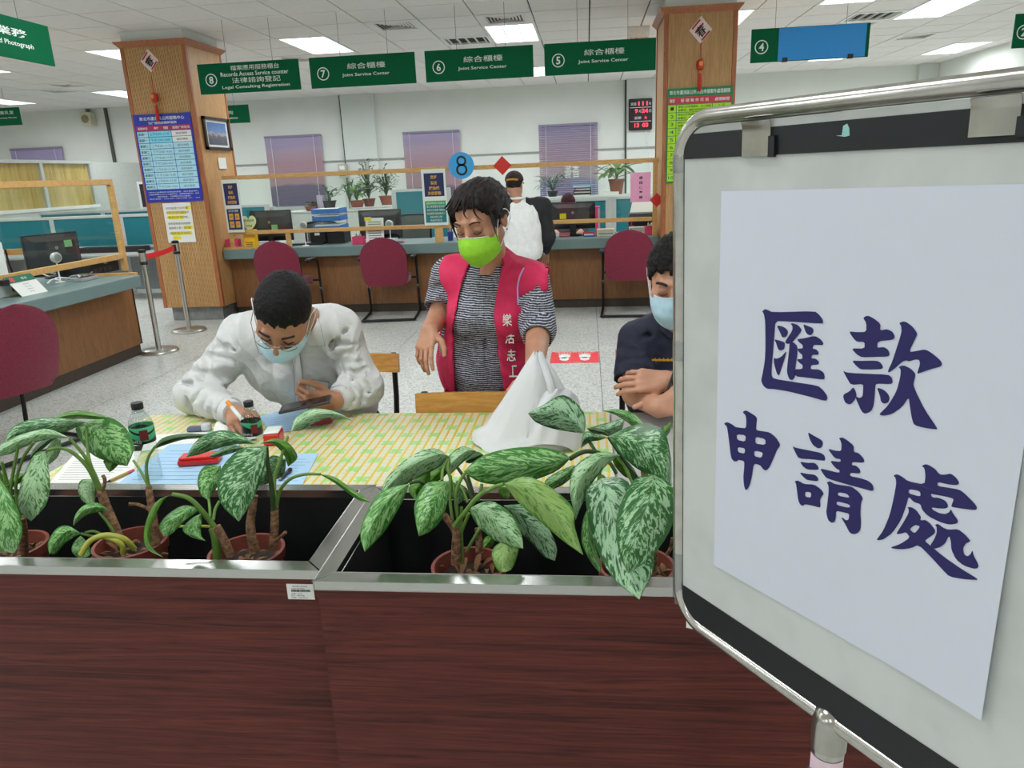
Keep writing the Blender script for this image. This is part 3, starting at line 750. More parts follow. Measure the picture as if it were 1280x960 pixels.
# ================================================================ queue posts
def stanchion(x, y, lab):
    r = thing('queue_post', lab, 'queue post', (x, y, 0), 'steel queue posts')
    MB().lathe([(.175,0),(.178,.012),(.165,.028),(.03,.034),(.02,.036)], (x,y,0), 32).build('base', M_STEEL, r, smooth=True)
    MB().lathe([(.024,.03),(.024,.9)], (x,y,0), 20).build('pole', M_STEEL, r, smooth=True)
    MB().lathe([(.03,.83),(.034,.835),(.034,.855),(.03,.86)], (x,y,0), 20).build('collar', M_BLACK, r, smooth=True)
    MB().lathe([(.031,.86),(.031,.945)], (x,y,0), 20).build('head', M_STEEL, r, smooth=True)
    MB().lathe([(.03,.94),(.036,.945),(.036,.965),(.02,.972)], (x,y,0), 20).build('cap', M_BLACK, r, smooth=True)
    return r
pA = PZ(237,414,0); pB = PZ(194,441,0)+Vector((.02,.04,0))
ra = stanchion(pA.x, pA.y, 'steel queue post in front of the left column, red belt end hooked on')
rb_ = stanchion(pB.x, pB.y, 'steel queue post at the corner of the left counter, feeding the red belt')
d = (pA-pB); d.z = 0; dn = d.normalized()
rows = [[pB+dn*.034+Vector((0,0,.925))+(d-dn*.07)*t-Vector((0,0,.012*math.sin(t*math.pi))) for t in [k/8 for k in range(9)]]]
rows.append([p-Vector((0,0,.05)) for p in rows[0]])
MB().sheet(rows, uv=False).build('belt', plain('belt_red', (226,28,36), .6), rb_, solid=.003)
MB().box(pA-dn*.045+Vector((-.012,-.02,.865)), pA-dn*.03+Vector((.012,.02,.93))).build('belt_clip', M_BLACK, ra)

# floor sticker
A = PZ(691,441,0); B = PZ(748,439.5,0); D = PZ(749,452.5,0)
x0, x1, y1, y0 = A.x-.01, B.x, A.y+.02, D.y-.02
r = thing('floor_sticker', 'red floor sticker with two white footprints', 'sticker', ((x0+x1)/2, (y0+y1)/2, 0))
M_RS = plain('sticker_red', (226,58,66), .5)
MB().box((x0,y0,0), (x1,y1,.0015)).build('sheet', M_RS, r)
yc = (y0+y1)/2
for sx in (-1, 1):
    c = Vector(((x0+x1)/2+sx*.085, yc-.01, .002)); m = MB()
    for dx, dy, rx, ry in ((0,-.05,.04,.06), (0,.04,.05,.07)): m.poly([c+Vector((dx+rx*math.cos(t*.4), dy+ry*math.sin(t*.4), 0)) for t in range(16)], [tuple(range(16))])
    for k in range(5): m.poly([c+Vector((-.045+.0225*k+.011*math.cos(t*.8), .115+(.012 if k in (1,2,3) else 0)+.014*math.sin(t*.8), 0)) for t in range(8)], [tuple(range(8))])
    tag(m.build('footprint', M_SIGNW, r, fix=False), kind='stuff')
lettering('lettering', '請保持社交距離', ((x0+x1)/2, y1-.02, .002), XA, YA, M_SIGNW, r, w=.34, h=.03)
lettering('lettering', '1.5 公尺', ((x0+x1)/2, y0+.018, .002), XA, YA, M_SIGNW, r, w=.12, h=.02)

# ================================================================ beyond the counter
M_TEAL = plain('partition_teal', (22,116,128), .8, var=.05, scale=120)
M_ALU = plain('partition_frame', (196,200,198), .45, .2)
def partition(x0, x1, y, z1, n, lab, zlow=.62, low=True, grp='teal office partitions'):
    r = thing('office_partition', lab, 'partition', ((x0+x1)/2, y, 0), grp)
    wd = (x1-x0)/n
    for k in range(n):
        a = x0+wd*k; MB().box((a+.03,y-.02,zlow), (a+wd-.03,y+.02,z1-.04)).build('fabric_panel', M_TEAL, r)
        MB().box((a+.03,y-.018,.06), (a+wd-.03,y+.018,zlow-.03)).build('lower_panel', plain('partition_grey', (150,156,156), .7), r)
    for k in range(n+1): MB().box((x0+wd*k-.035,y-.026,0), (x0+wd*k+.035,y+.026,z1)).build('post', M_ALU, r, bevel=.004)
    MB().box((x0,y-.028,z1-.04), (x1,y+.028,z1)).build('top_rail', M_ALU, r, bevel=.004)
    MB().box((x0,y-.024,zlow-.04), (x1,y+.024,zlow)).build('mid_rail', M_ALU, r)
    return r
yl = PZ(180,366,0).y
zt = PY(100,270,yl).z
xl = PY(66,280,yl).x; xr = PY(153,280,yl).x
partition(xl-(xr-xl)*2, xr+(xr-xl), yl, zt, 4, 'nearer teal office partition behind the left counter', zlow=PY(170,306,yl).z)
y2 = yl+1.3
z2 = PY(100,264,y2).z
partition(PY(30,268,y2).x, PY(30,268,y2).x+4.2, y2, z2, 3, 'farther teal office partition on the left, only its top showing')
# long grey desk against the nearer partition
dk = thing('office_desk', 'grey office desk in front of the left partition', 'desk', (xr-1.0, yl-.35, 0))
zd = PY(180,313,yl-.1).z
MB().box((xr-3.2,yl-.68,zd-.03), (xr+(xr-xl)*.9,yl-.04,zd)).build('desk_top', plain('desk_grey', (170,174,172), .5), dk, bevel=.004)
for q in (xr-3.1, xr-1.2, xr+(xr-xl)*.8): MB().box((q,yl-.62,0), (q+.04,yl-.1,zd-.03)).build('leg_panel', plain('desk_leg', (120,126,126), .6), dk)
MB().box((xr-.6,yl-.3,zd), (xr+.4,yl-.06,zd+.07)).build('document_shelf', M_BLACK, dk)
# right: partitions behind clerk
yr = 10.4; zr = PY(750,247,yr).z
partition(PY(640,255,yr).x-.7, PY(760,250,yr).x, yr, zr, 2, 'teal office partition behind the clerk at the right monitor')
p2 = partition(PY(760,250,yr).x+.075, 2.6, yr, zr+.01, 2, 'teal office partition next to the right column, behind the pink notice')
# centre: low teal screen right of the credenza
yc_ = 11.2
A = PY(492,237,yc_); B = PY(560,236,yc_)
partition(A.x, B.x, yc_, A.z, 1, 'single teal office partition behind the middle monitor')
A = PY(314,259,12.4); B = PY(341,257,12.4)
partition(A.x-.3, B.x, 12.4, A.z, 1, 'low teal office partition behind the left monitor')

# white cabinets along the back
def cabinet(x0, x1, y0, y1, z1, n, lab):
    r = thing('office_cabinet', lab, 'cabinet', ((x0+x1)/2, (y0+y1)/2, 0), 'pale office cabinets along the back')
    MB().box((x0,y0,0), (x1,y1,z1-.03)).build('body', plain('cabinet_grey_white', (206,210,204), .5), r)
    MB().box((x0-.01,y0-.02,z1-.03), (x1+.01,y1,z1)).build('cabinet_top', plain('cabinet_top', (226,228,222), .4), r, bevel=.004)
    wd = (x1-x0)/n
    for k in range(n):
        dd = MB().box((x0+wd*k+.008,y0-.018,.06), (x0+wd*(k+1)-.008,y0,z1-.05)).build('door', plain('cabinet_door', (212,215,209), .5), r, bevel=.003)
        MB().box((x0+wd*(k+1)-.06,y0-.028,z1*.6), (x0+wd*(k+1)-.045,y0-.018,z1*.6+.1)).build('handle', M_GREY, dd)
    return r
YC = 13.2
A = PY(362,266,YC); B = PY(500,258,YC); ZC1 = PY(430,262,YC).z
cabinet(A.x, PY(550,256,YC).x, YC, YC+.5, ZC1, 4, 'pale cabinet along the back wall carrying the bushy plants')
YD = 11.6
ZC2 = PY(750,244,YD).z
cabinet(PY(672,250,YD).x, 2.4, YD, YD+.45, ZC2, 4, 'pale cabinet behind the right partitions carrying binders and a plant')

# ---- printed venetian blinds on the back wall
def blind(p0, p1, pb, lab, kind):
    y = 15.03
    A = PY(*p0, y); B = PY(*p1, y); z1 = (A.z+B.z)/2; z0 = PY(*pb, y).z
    r = thing('window_blind', lab, 'blind', ((A.x+B.x)/2, y, z0), 'printed window blinds on the back wall')
    g = N('blind_print_'+kind); v = g.coord('Object'); s_ = g.sep(v); h_ = g.math('DIVIDE', s_[2], z1-z0)
    nz = g.noise(g.coord('Object', (.6,1,2.5)), 2, 4); h2 = g.math('ADD', h_, g.math('MULTIPLY', g.math('SUBTRACT', nz, .5), .22))
    if kind == 'purple': st = [(0, (122,114,140)), (.28, (136,124,150)), (.33, (200,166,176)), (.6, (198,164,174)), (.8, (198,178,198)), (.86, (186,172,202)), (1, (192,178,212))]
    elif kind == 'plain': st = [(0, (180,166,208)), (1, (186,172,212))]
    else: st = [(0, (146,142,180)), (.25, (168,164,204)), (.34, (224,200,206)), (.5, (214,182,200)), (.8, (204,184,206)), (1, (172,164,208))]
    g.set(color=g.ramp(h2, st), rough=.6); mt = g.m
    m = MB(); n = 34; dz = (z1-z0-.05)/n
    for k in range(n):
        z = z0+dz*(k+.5); tl = .62 if kind != 'open' else .42
        m.obox(((A.x+B.x)/2, y, z), (B.x-A.x, .045, .0018), (1,0,0), (0, math.cos(math.radians(62 if kind != 'open' else 40)), -math.sin(math.radians(62 if kind != 'open' else 40))))
    tag(m.build('slats', mt, r), kind='stuff')
    MB().box((A.x,y-.02,z1-.04), (B.x,y+.03,z1)).build('head_rail', plain('blind_rail', (140,132,160), .5), r)
    MB().box((A.x,y-.014,z0-.012), (B.x,y+.014,z0+.008)).build('bottom_rail', plain('blind_rail2', (120,112,140), .5), r)
    for u in (.12, .88): MB().tube([(A.x+u*(B.x-A.x),y-.03,z1-.03), (A.x+u*(B.x-A.x),y-.03,z0)], .004, 5).build('cord', M_WHITE, r)
    MB().box((A.x+.06,15.055,z0+.03), (B.x-.06,15.099,z1-.03)).build('window_pane', plain('dusk_pane', (196,200,214), .3), r)
blind((12,186), (76,183), (50,262), 'plain purple blind at the far left above the curtained window', 'plain')
blind((330,170), (400,168), (370,257), 'purple printed blind between the left column and the wall pillar', 'purple')
blind((503,165), (574,162), (540,262), 'purple printed blind behind the round number 8', 'purple2' if False else 'purple')
blind((673,156), (747,153), (712,250), 'pink and lilac printed blind with open slats behind the clerk', 'open')
lettering('lettering', '書香', PY(715,213,15.0)+Vector((0,0,0)), XA, ZA, M_SIGNW, bpy.data.objects['window_blind.003'], w=.3, h=.28, bold=.0)

# ---- curtained glass partition at the far left
WX = -9.0
e = PX(117,230,WX)
t0 = PX(112,201,WX).z; b0 = PX(117,257,WX).z
wn = MB().box((WX-.08,6.0,0), (WX,e.y+.03,b0-.03)).build('window_1', M_WALL); tag(wn, kind='structure')
wn2 = MB().box((WX-.06,6.0,b0-.03), (WX+.03,e.y+.04,b0+.02)).build('window_sill', M_WHITE, wn)
MB().box((WX-.06,6.0,t0-.05), (WX+.01,e.y+.03,t0)).build('window_head', M_ALU, wn)
g = N('yellow_curtain'); v = g.coord('Object', (1,1,.15)); g.set(color=g.ramp(g.noise(v, 7, 3), [(.3, (206,170,92)), (.7, (236,208,140))]), rough=.85); M_CURT = g.m
ys = [e.y, PX(56,230,WX).y]; step = abs(ys[0]-ys[1])
for k in range(5):
    ya = e.y-step*k; 
    if ya < 6.1: break
    MB().box((WX-.05,ya-.035,b0), (WX+.005,ya+.035,t0-.04)).build('mullion', M_ALU, wn, bevel=.003)
    rows = []
    yb = max(6.0, ya-step)
    for i in range(2):
        rows.append([Vector((WX-.06+.018*math.sin(j*1.35+k), ya-.03+(yb-ya+.06)*j/60, (b0+.01, t0-.05)[i])) for j in range(61)])
    MB().sheet(rows, uv=False).build('curtain', M_CURT, wn, smooth=True, solid=.003)
    MB().box((WX-.012,yb+.03,b0), (WX-.008,ya-.03,t0-.04)).build('pane', M_CLEAR, wn)
MB().box((WX-.08,e.y+.03,0), (WX-.02,15.1,t0-.02)).build('end_panel', plain('panel_grey', (196,200,194), .7), wn)

# ---- wall fittings
y = 14.93
A = PY(786,124,y); B = PY(815,162,y); W = B.x-A.x; H = A.z-B.z
r = thing('clock_board', 'black digital calendar clock with red numerals on the wall pillar', 'clock', ((A.x+B.x)/2, y, B.z))
MB().box((A.x,y-.03,B.z), (B.x,14.98,A.z)).build('case', plain('clock_case', (30,16,22), .35), r, bevel=.015)
g = N('red_digits'); g.set(color=(80,10,20), emit=(255,60,80), emits=2.2); M_LED = g.m
g = N('pale_print'); g.set(color=(200,196,200), emit=(220,214,220), emits=.25); M_LEDW = g.m
def CT_(s_, u, v_, w_, h_, m, b=.03): lettering('digits' if m is M_LED else 'lettering', s_, (A.x+u*W, y-.032, A.z-v_*H), XA, ZA, m, r, w=w_*W, h=h_*H, bold=b)
CT_('民國', .2, .17, .22, .09, M_LEDW, 0); CT_('111', .6, .16, .4, .13, M_LED); CT_('年', .9, .17, .1, .09, M_LEDW, 0)
CT_('9', .32, .39, .13, .13, M_LED); CT_('月', .47, .4, .1, .09, M_LEDW, 0); CT_('24', .68, .39, .28, .13, M_LED); CT_('日', .91, .4, .09, .09, M_LEDW, 0)
CT_('星期', .38, .61, .28, .09, M_LEDW, 0); CT_('六', .72, .61, .1, .1, M_LED)
CT_('13', .34, .84, .2, .14, M_LED); CT_('03', .7, .84, .26, .14, M_LED)
for v_ in (.28, .72): MB().box((A.x+.04*W,y-.0315,A.z-v_*H-.004), (B.x-.04*W,y-.0305,A.z-v_*H+.004)).build('divider', M_LEDW, r)
a = PY(807,163,y); MB().tube(arc_pts([(a.x,14.965,a.z), (a.x+.06,14.965,a.z-.35), (a.x+.12,14.965,a.z-.8)]), .006, 5).build('cable', M_WHITE, r)
A = PY(424,205,14.99); B = PY(435.5,222,14.99)
r = thing('switch_box', 'small grey switch box on the wall pillar above the plants', 'switch box', ((A.x+B.x)/2, 14.95, B.z))
MB().box((A.x,14.9,B.z), (B.x,15.0,A.z)).build('case', plain('box_beige', (186,186,170), .6), r, bevel=.006)
MB().box((A.x+.03,14.893,A.z-.11), (B.x-.03,14.9,A.z-.04)).build('cover_plate', M_WHITE, r)
MB().box((A.x+.03,14.89,B.z+.04), (A.x+.07,14.9,B.z+.1)).box((B.x-.07,14.89,B.z+.04), (B.x-.03,14.9,B.z+.1)).build('switch', M_DKGREY, r)
MB().tube([((A.x+B.x)/2+.08,14.98,B.z), ((A.x+B.x)/2+.1,14.98,.3)], .018, 6).build('conduit', plain('conduit', (170,174,168), .6), r)
A = PY(103,141,15.0); B = PY(118,157,15.0)
r = thing('wall_speaker', 'small beige speaker high on the back wall at the far left', 'speaker', ((A.x+B.x)/2, 15.0, B.z))
MB().box((A.x,14.9,B.z), (B.x,15.1,A.z)).build('case', M_CREAM, r, bevel=.01)
MB().lathe([(.06,0),(.08,.01)], ((A.x+B.x)/2,14.9,(A.z+B.z)/2), 16, (0,-1,0)).build('grille', plain('grille_tan', (150,136,104), .7), r)
MB().box((A.x+.05,15.02,A.z), (A.x+.09,15.09,A.z+.1)).build('bracket', M_GREY, r)
A = PY(171,227,14.0); B = PY(181,262,14.0)
r = thing('notice_stand', 'dark framed notice half hidden behind the left column', 'notice', (A.x+.2, 14.0, 0))
MB().box((A.x,13.98,B.z), (A.x+.6,14.02,A.z)).build('board', M_SIGNW, r); MB().box((A.x+.05,13.975,B.z+.05), (A.x+.55,13.98,A.z-.05)).build('navy_panel', plain('notice_plum', (48,34,56), .5), r)
MB().tube([(A.x+.3,14.0,0),(A.x+.3,14.0,B.z)], .02, 8).build('pole', M_GREY, r); MB().lathe([(.18,0),(.18,.02)], (A.x+.3,14.0,0), 20).build('base', M_GREY, r)
A = PY(808,19,9.6); 
r = thing('exit_light', 'white emergency light with a red band beside the top of the right column', 'emergency light', (.62, 9.6, CZ-.2))
MB().box((.5,9.56,CZ-.2), (.76,9.62,CZ)).build('case', M_WHITE, r, bevel=.004)
lettering('lettering', '緊急出口', (.63, 9.555, CZ-.14), XA, ZA, plain('exit_red', (210,60,60), .5), r, w=.2, h=.05)
# ================================================================ things on the counters
def monitor(cx, cz0, w_, h_, y, base_z, lab, yaw=0, note=None, notec=None):
    r = thing('monitor', lab, 'monitor', (cx, y, base_z), 'monitors on the counters')
    R_ = Matrix.Rotation(yaw, 3, 'Z'); c0 = Vector((cx, y, 0))
    def P(x, d, z): return c0+R_@Vector((x, d, 0))+Vector((0,0,z))
    def bx(m, x0, x1, d0, d1, z0, z1): return m.obox(P((x0+x1)/2,(d0+d1)/2,(z0+z1)/2), (x1-x0,d1-d0,z1-z0), R_@Vector((1,0,0)), R_@Vector((0,1,0)))
    z0 = cz0; z1 = cz0+h_
    bx(MB(), -w_/2, w_/2, 0, .03, z0, z1).build('screen', M_BLACK, r, bevel=.006)
    m = MB(); k = .36
    A = [P(-w_*k,-.05,z0+h_*.16), P(w_*k,-.05,z0+h_*.16), P(w_*k,-.05,z1-h_*.2), P(-w_*k,-.05,z1-h_*.2)]
    B = [P(-w_*.485,.002,z0+.01), P(w_*.485,.002,z0+.01), P(w_*.485,.002,z1-.01), P(-w_*.485,.002,z1-.01)]
    m.poly(A+B, [(0,1,2,3),(0,4,5,1),(1,5,6,2),(2,6,7,3),(3,7,4,0)]); m.build('back_cover', M_DKGREY, r)
    bx(MB(), -.035, .035, -.055, -.02, base_z+.01, z0+h_*.4).build('stand', M_BLACK, r, bevel=.004)
    MB().lathe([(.12,0),(.125,.008),(.11,.016),(.03,.02)], P(0,-.02,base_z), 24).build('stand_base', M_BLACK, r, smooth=True)
    MB().lathe([(.016,0),(.016,.003)], P(0,-.051,z0+h_*.62), 14, R_@Vector((0,-1,0))).build('badge', M_GREY, r)
    if note:
        u, v_ = note; bx(MB(), u*w_-.036, u*w_+.036, -.056, -.051, z0+h_*v_-.03, z0+h_*v_+.03).build('sticky_note', notec, r, label='coloured sticky note on the back')
    return r, P
M_NOTEG = plain('note_green', (150,212,150), .6); M_NOTEY = plain('note_yellow', (232,214,30), .6)
def cntr(px, py, y): return PY(px, py, y)
yb = 8.66
A = PY(311,264,yb); B = PY(367,300,yb)
monitor((A.x+B.x)/2, B.z, B.x-A.x, A.z-B.z, yb, CT, 'black monitor with a green sticky note, on the counter by the left column', 0, (.12,.45), M_NOTEG)
A = PY(448,263,yb); B = PY(503,297,yb)
monitor((A.x+B.x)/2, B.z, B.x-A.x, A.z-B.z, yb, CT, 'black monitor on the counter behind the white paper stand', .12)
A = PY(688,254,yb); B = PY(744,285,yb)
monitor((A.x+B.x)/2, B.z, B.x-A.x, A.z-B.z, yb, CT, 'black monitor with a yellow sticky note in front of the seated clerk', 0, (-.22,.5), M_NOTEY)
# left counter monitor
mx = FX-.42
A = PX(33,296,mx); B = PX(97,292,mx); 
zt_ = PX(60,292,mx).z
monitor(mx, zt_-.33, .52, .33, PX(66,310,mx).y, LT, 'black monitor with a green sticky note on the left counter', math.radians(72), (.22,.7), M_NOTEG)
def webcam(p, dirv, lab, base_z=CT):
    r = thing('webcam', lab, 'webcam', p, 'round silver webcams'); p = Vector(p); d = Vector(dirv)
    MB().lathe([(.02,-.03),(.042,-.022),(.046,.0),(.042,.01),(.034,.014)], p, 18, d).build('body', plain('silver_shell', (206,206,206), .35, .3), r, smooth=True)
    MB().lathe([(.03,.012),(.028,.018),(.012,.02)], p, 18, d).build('lens_ring', plain('lens_grey', (150,152,154), .3, .4), r, smooth=True)
    MB().tube([p-d*.01+Vector((0,0,-.04)), Vector((p.x-d.x*.01, p.y-d.y*.01, base_z+.01))], .006, 6).build('stalk', M_WHITE, r)
    MB().lathe([(.04,0),(.04,.008),(.01,.012)], (p.x-d.x*.01, p.y-d.y*.01, base_z), 16).build('stand_base', M_WHITE, r, smooth=True)
    return r
webcam(PX(70.5,322,FX-.1), (1,-.3,0), 'round silver webcam behind the screen of the left counter', LT)
webcam(PY(379,281.5,SY+.09), (0,-1,0), 'round silver webcam beside the monitor nearest the left column')
webcam(PY(486.5,280,SY+.09), (0,-1,0), 'round silver webcam right of the white paper stand')

# cables and computer box on the left counter
bx0 = PX(118,335,FX-.2)
r = thing('computer_box', 'black computer box lying on the left counter near its end', 'computer', (FX-.22, bx0.y, LT))
MB().box((FX-.42,bx0.y-.2,LT), (FX-.1,bx0.y+.22,LT+.12)).build('case', M_BLACK, r, bevel=.006)
MB().box((FX-.1,bx0.y+.0,LT+.085), (FX-.097,bx0.y+.05,LT+.095)).build('badge', M_GREY, r)
for k in range(4): MB().box((FX-.1,bx0.y-.16+.07*k,LT+.02), (FX-.098,bx0.y-.11+.07*k,LT+.06)).build('port', M_DKGREY, r)
random.seed(3)
for k, (u, lab) in enumerate(((86,'white cable looped on the left counter below the monitor'), (104,'grey cable coiled beside the black computer box'), (78,'white cable trailing behind the desk calendar'))):
    c = PZ(u, 352-4*k, LT); P = []
    for j in range(9): P.append(c+Vector((random.uniform(-.1,.06), -.18+.045*j+random.uniform(-.03,.03), .012+.03*abs(math.sin(j*1.3)))))
    tag(MB().tube(arc_pts(P), .0055, 6).build('cable', M_WHITE if k != 1 else M_GREY, smooth=True), lab, 'cable', 'cables on the left counter')
r = thing('cable_adapter', 'grey cable adapter strip on the left counter', 'adapter', PZ(110,352,LT)); c = PZ(112,350,LT)
MB().box(c+Vector((-.06,-.12,0)), c+Vector((.02,.1,.03))).build('case', plain('adapter_grey', (160,164,164), .5), r, bevel=.004)
for k in range(3): MB().box(c+Vector((-.045,-.09+.06*k,.03)), c+Vector((.005,-.05+.06*k,.034))).build('socket', M_DKGREY, r)
# desk calendar card stand
c = PZ(38,369,LT); r = thing('desk_card_stand', 'white desk card with a green heading standing on the left counter', 'desk card', (c.x, c.y, LT))
TL = PX(15,346,c.x-.11); TR = PX(48,341,c.x-.11)
ub = PZ(28,371,LT); vb = PZ(60,364,LT)
back = Vector((-.13,0,0))
def quad3(m, a, b, c_, d, th): 
    n = (Vector(b)-Vector(a)).cross(Vector(d)-Vector(a)).normalized()*th
    return m.prism([a,b,c_,d], n)
L0, R0 = Vector((ub.x,ub.y,LT)), Vector((vb.x,vb.y,LT)); L1 = L0+Vector((-.1,-.02,.145)); R1 = R0+Vector((-.1,-.02,.145))
quad3(MB(), L0, R0, R1, L1, -.003).build('card', M_PAPER, r)
quad3(MB(), L0+Vector((-.2,0,0)), R0+Vector((-.2,0,0)), R1, L1, -.003).build('back_leg', plain('card_green', (20,110,80), .5), r)
f = lambda u, v_, e=.002: (L0.lerp(R0, u)).lerp(L1.lerp(R1, u), v_)+Vector((.82,0,.57))*e
quad3(MB(), f(0,.68), f(1,.68), f(1,1), f(0,1), .001).build('green_heading', plain('card_green', (20,110,80), .5), r)
axl = (R0-L0).normalized(); upl = (L1-L0).normalized()
lettering('lettering', '櫃 號', f(.62,.84,.004), axl, upl, M_SIGNW, r, h=.022)
m = MB(); m.lathe([(.022,0),(.022,.001)], f(.18,.84,.003), 16, axl.cross(upl)); m.build('emblem', plain('emblem_red', (206,70,70), .5), r)
for k in range(4): lettering('lettering', ('服務項目說明', '戶籍 地政 稅務', '社會福利申請', '請依序排隊')[k], f(.5,.55-.13*k,.003), axl, upl, M_GREYINK, r, h=.009)
# black stapler-like plug at far left and tape
c = PX(6,355,FX+.06); r = thing('power_plug', 'black power plug on the left counter at the left edge', 'plug', c)
MB().box(c+Vector((-.02,-.04,-.012)), c+Vector((.02,.03,.03))).build('body', M_BLACK, r, bevel=.005); MB().tube(arc_pts([c+Vector((0,.03,.005)), c+Vector((0,.1,.0)), c+Vector((-.02,.2,-.01))]), .005, 6).build('cord', M_BLACK, r)
tag(MB().box(Vector((FX-.01,c.y-.5,LT)), Vector((FX+.01,c.y+.12,LT+.40))).build('upright_board', M_SIGNW, bevel=.003), 'white panel at the left edge behind the wood frame of the left screen', 'panel')
# tape roll
c = PZ(17,369,LT); r = thing('tape_roll', 'yellowish tape roll lying on the left counter by the desk card', 'tape', (c.x,c.y,LT))
MB().tube([c+Vector((.045*math.cos(t*.4),.045*math.sin(t*.4),.014)) for t in range(16)], .013, 6, closed=True).build('roll', plain('tape_tan', (190,170,120), .4), r, smooth=True)
MB().lathe([(.03,.002),(.03,.026)], (c.x,c.y,LT), 16, cap=False).build('core', M_CREAM, r)

# wooden chair seen through the left screen
def wood_chair(loc, lab, yaw=0, grp='wooden-backed chairs'):
    r = thing('wooden_chair', lab, 'chair', (0,0,0), grp)
    wm = M_CHAIRW
    MB().box((-.2,-.2,.425), (.2,.2,.448)).build('seat', wm, r, bevel=.008)
    rows = [[Vector((-.2+.4*j/10, .215+.012*(1-(j/5-1)**2)+.01*i, .71+.08*i)) for j in range(11)] for i in range(2)]
    MB().sheet(rows, uv=False).build('back_slat', wm, r, solid=.022)
    for s in (-1,1):
        MB().tube([(s*.172,.245,.79),(s*.172,.236,.6),(s*.172,.2,.42),(s*.18,.22,0)], .0125, 8).build('leg', M_FRAMEB, r, smooth=True)
        MB().tube([(s*.172,-.17,.425),(s*.18,-.2,0)], .0125, 8).build('leg', M_FRAMEB, r, smooth=True)
        MB().tube([(s*.176,.19,.41),(s*.176,-.17,.41)], .01, 8).build('side_rail', M_FRAMEB, r)
    MB().tube([(-.176,.19,.41),(.176,.19,.41)], .01, 8).build('cross_rail', M_FRAMEB, r)
    r.location = loc; r.rotation_euler = (0,0,yaw); ORG[r.name] = Vector(loc); return r
M_CHAIRW = woodmat('varnished_ply', (186,128,54), (214,160,84), (1.5,12,12), .3, 1.2, 4)
wc0 = PY(21,306,9.35)
wc = wood_chair((wc0.x, 9.585, 0), 'wooden-backed chair seen through the left counter screen', math.radians(176))

# ---- on the back counter, left to right
def tissue(px0, px1, pyb, pyt, y, lab, sheet=True):
    A = PY(px0,pyt,y); B = PY(px1,pyb,y); w_ = B.x-A.x; h_ = max(.08, A.z-CT)
    r = thing('tissue_box', lab, 'tissue box', ((A.x+B.x)/2, y, CT), 'pink boxes on the back counter')
    MB().box((A.x,y-.05,CT), (B.x,y+.05,CT+h_*.8)).build('box', plain('box_pink', (206,62,104), .5), r, bevel=.003)
    MB().box((A.x+.02,y-.02,CT+h_*.8), (B.x-.02,y+.02,CT+h_*.8+.002)).build('slot', M_INK, r)
    if sheet: MB().sheet([[Vector((A.x+w_*(.25+.5*j/6), y+.012*math.sin(j*2.1)*(1-i*.5), CT+h_*.78+h_*.4*i*(.6+.4*math.sin(j*1.7)))) for j in range(7)] for i in (0,.5,1)], uv=False).build('tissue', M_PAPER, r, solid=.001)
tissue(283,300,309,296,8.33,'pink box with papers at the foot of the left navy notice')
tissue(441,456,306,293,8.4,'pink tissue box left of the white paper stand')
tissue(684,694,298,287,8.42,'small pink box at the left end of the right screen')
tissue(806,819,293,280,8.42,'pink box at the right end of the right screen, by the column')
y = 8.36; A = PY(301,270,y); B = PY(322,310,y)
r = thing('leaflet_box', 'yellow leaflet box with a heart-topped pale card on the back counter', 'leaflet box', ((A.x+B.x)/2, y, CT))
MY = plain('box_yellow', (244,190,22), .5); zz = PY(310,287,y).z; hh = zz-CT
MB().box((A.x+.015,y-.05,CT), (B.x,y+.05,CT+hh*.36)).build('lower_tray', MY, r, bevel=.003)
MB().box((A.x+.015,y-.03,CT+hh*.36), (B.x,y+.05,zz)).build('upper_tray', MY, r, bevel=.003)
for k in range(3): MB().box((A.x+.04,y-.053,CT+hh*(.1+.1*k)), (B.x-.03,y-.05,CT+hh*(.13+.1*k))).build('print_line', M_INK, r)
c = PY(311,279,y-.06); hw = (B.x-A.x)*.6; pts = []
for k in range(28):
    t = 2*math.pi*k/28; x_ = 16*math.sin(t)**3; z_ = 13*math.cos(t)-5*math.cos(2*t)-2*math.cos(3*t)-math.cos(4*t)
    pts.append(c+Vector((hw*x_/16, 0, max(-.07, .007*z_))))
MB().prism(pts, (0,.004,0)).build('card', plain('card_cream', (240,236,180), .6), r)
lettering('lettering', '意見調查表', c+Vector((0,-.003,.03)), XA, ZA, M_INK, r, w=hw*1.5); lettering('lettering', '請填寫', c+Vector((0,-.003,-.03)), XA, ZA, M_INK, r, w=hw*.8)
# white paper on a stand
y = 8.33; A = PY(456,273,y); B = PY(481,302,y)
r = thing('paper_stand', 'white printed sheet on a stand with a yellow tab, on the back counter', 'paper stand', ((A.x+B.x)/2, y, CT))
MB().prism([(A.x,y-.03,CT+.005),(B.x,y-.03,CT+.005),(B.x,y+.02,A.z),(A.x,y+.02,A.z)], (0,.006,0)).build('sheet', M_PAPER, r)
MB().box((A.x,y-.03,CT), (B.x,y+.06,CT+.008)).build('foot', M_SIGNW, r)
MB().box((A.x-.01,y+.014,A.z-.03), (A.x+.07,y+.02,A.z+.012)).build('tab', M_NOTEY, r)
for k in range(9): 
    t = .15+.085*k; zz = A.z-(A.z-CT)*t; MB().box((A.x+.03,y+.02-.05*t-.0035,zz-.004), (B.x-.03-(.05 if k % 4 == 3 else 0),y+.02-.05*t-.002,zz+.004)).build('print_line', M_GREYINK, r)
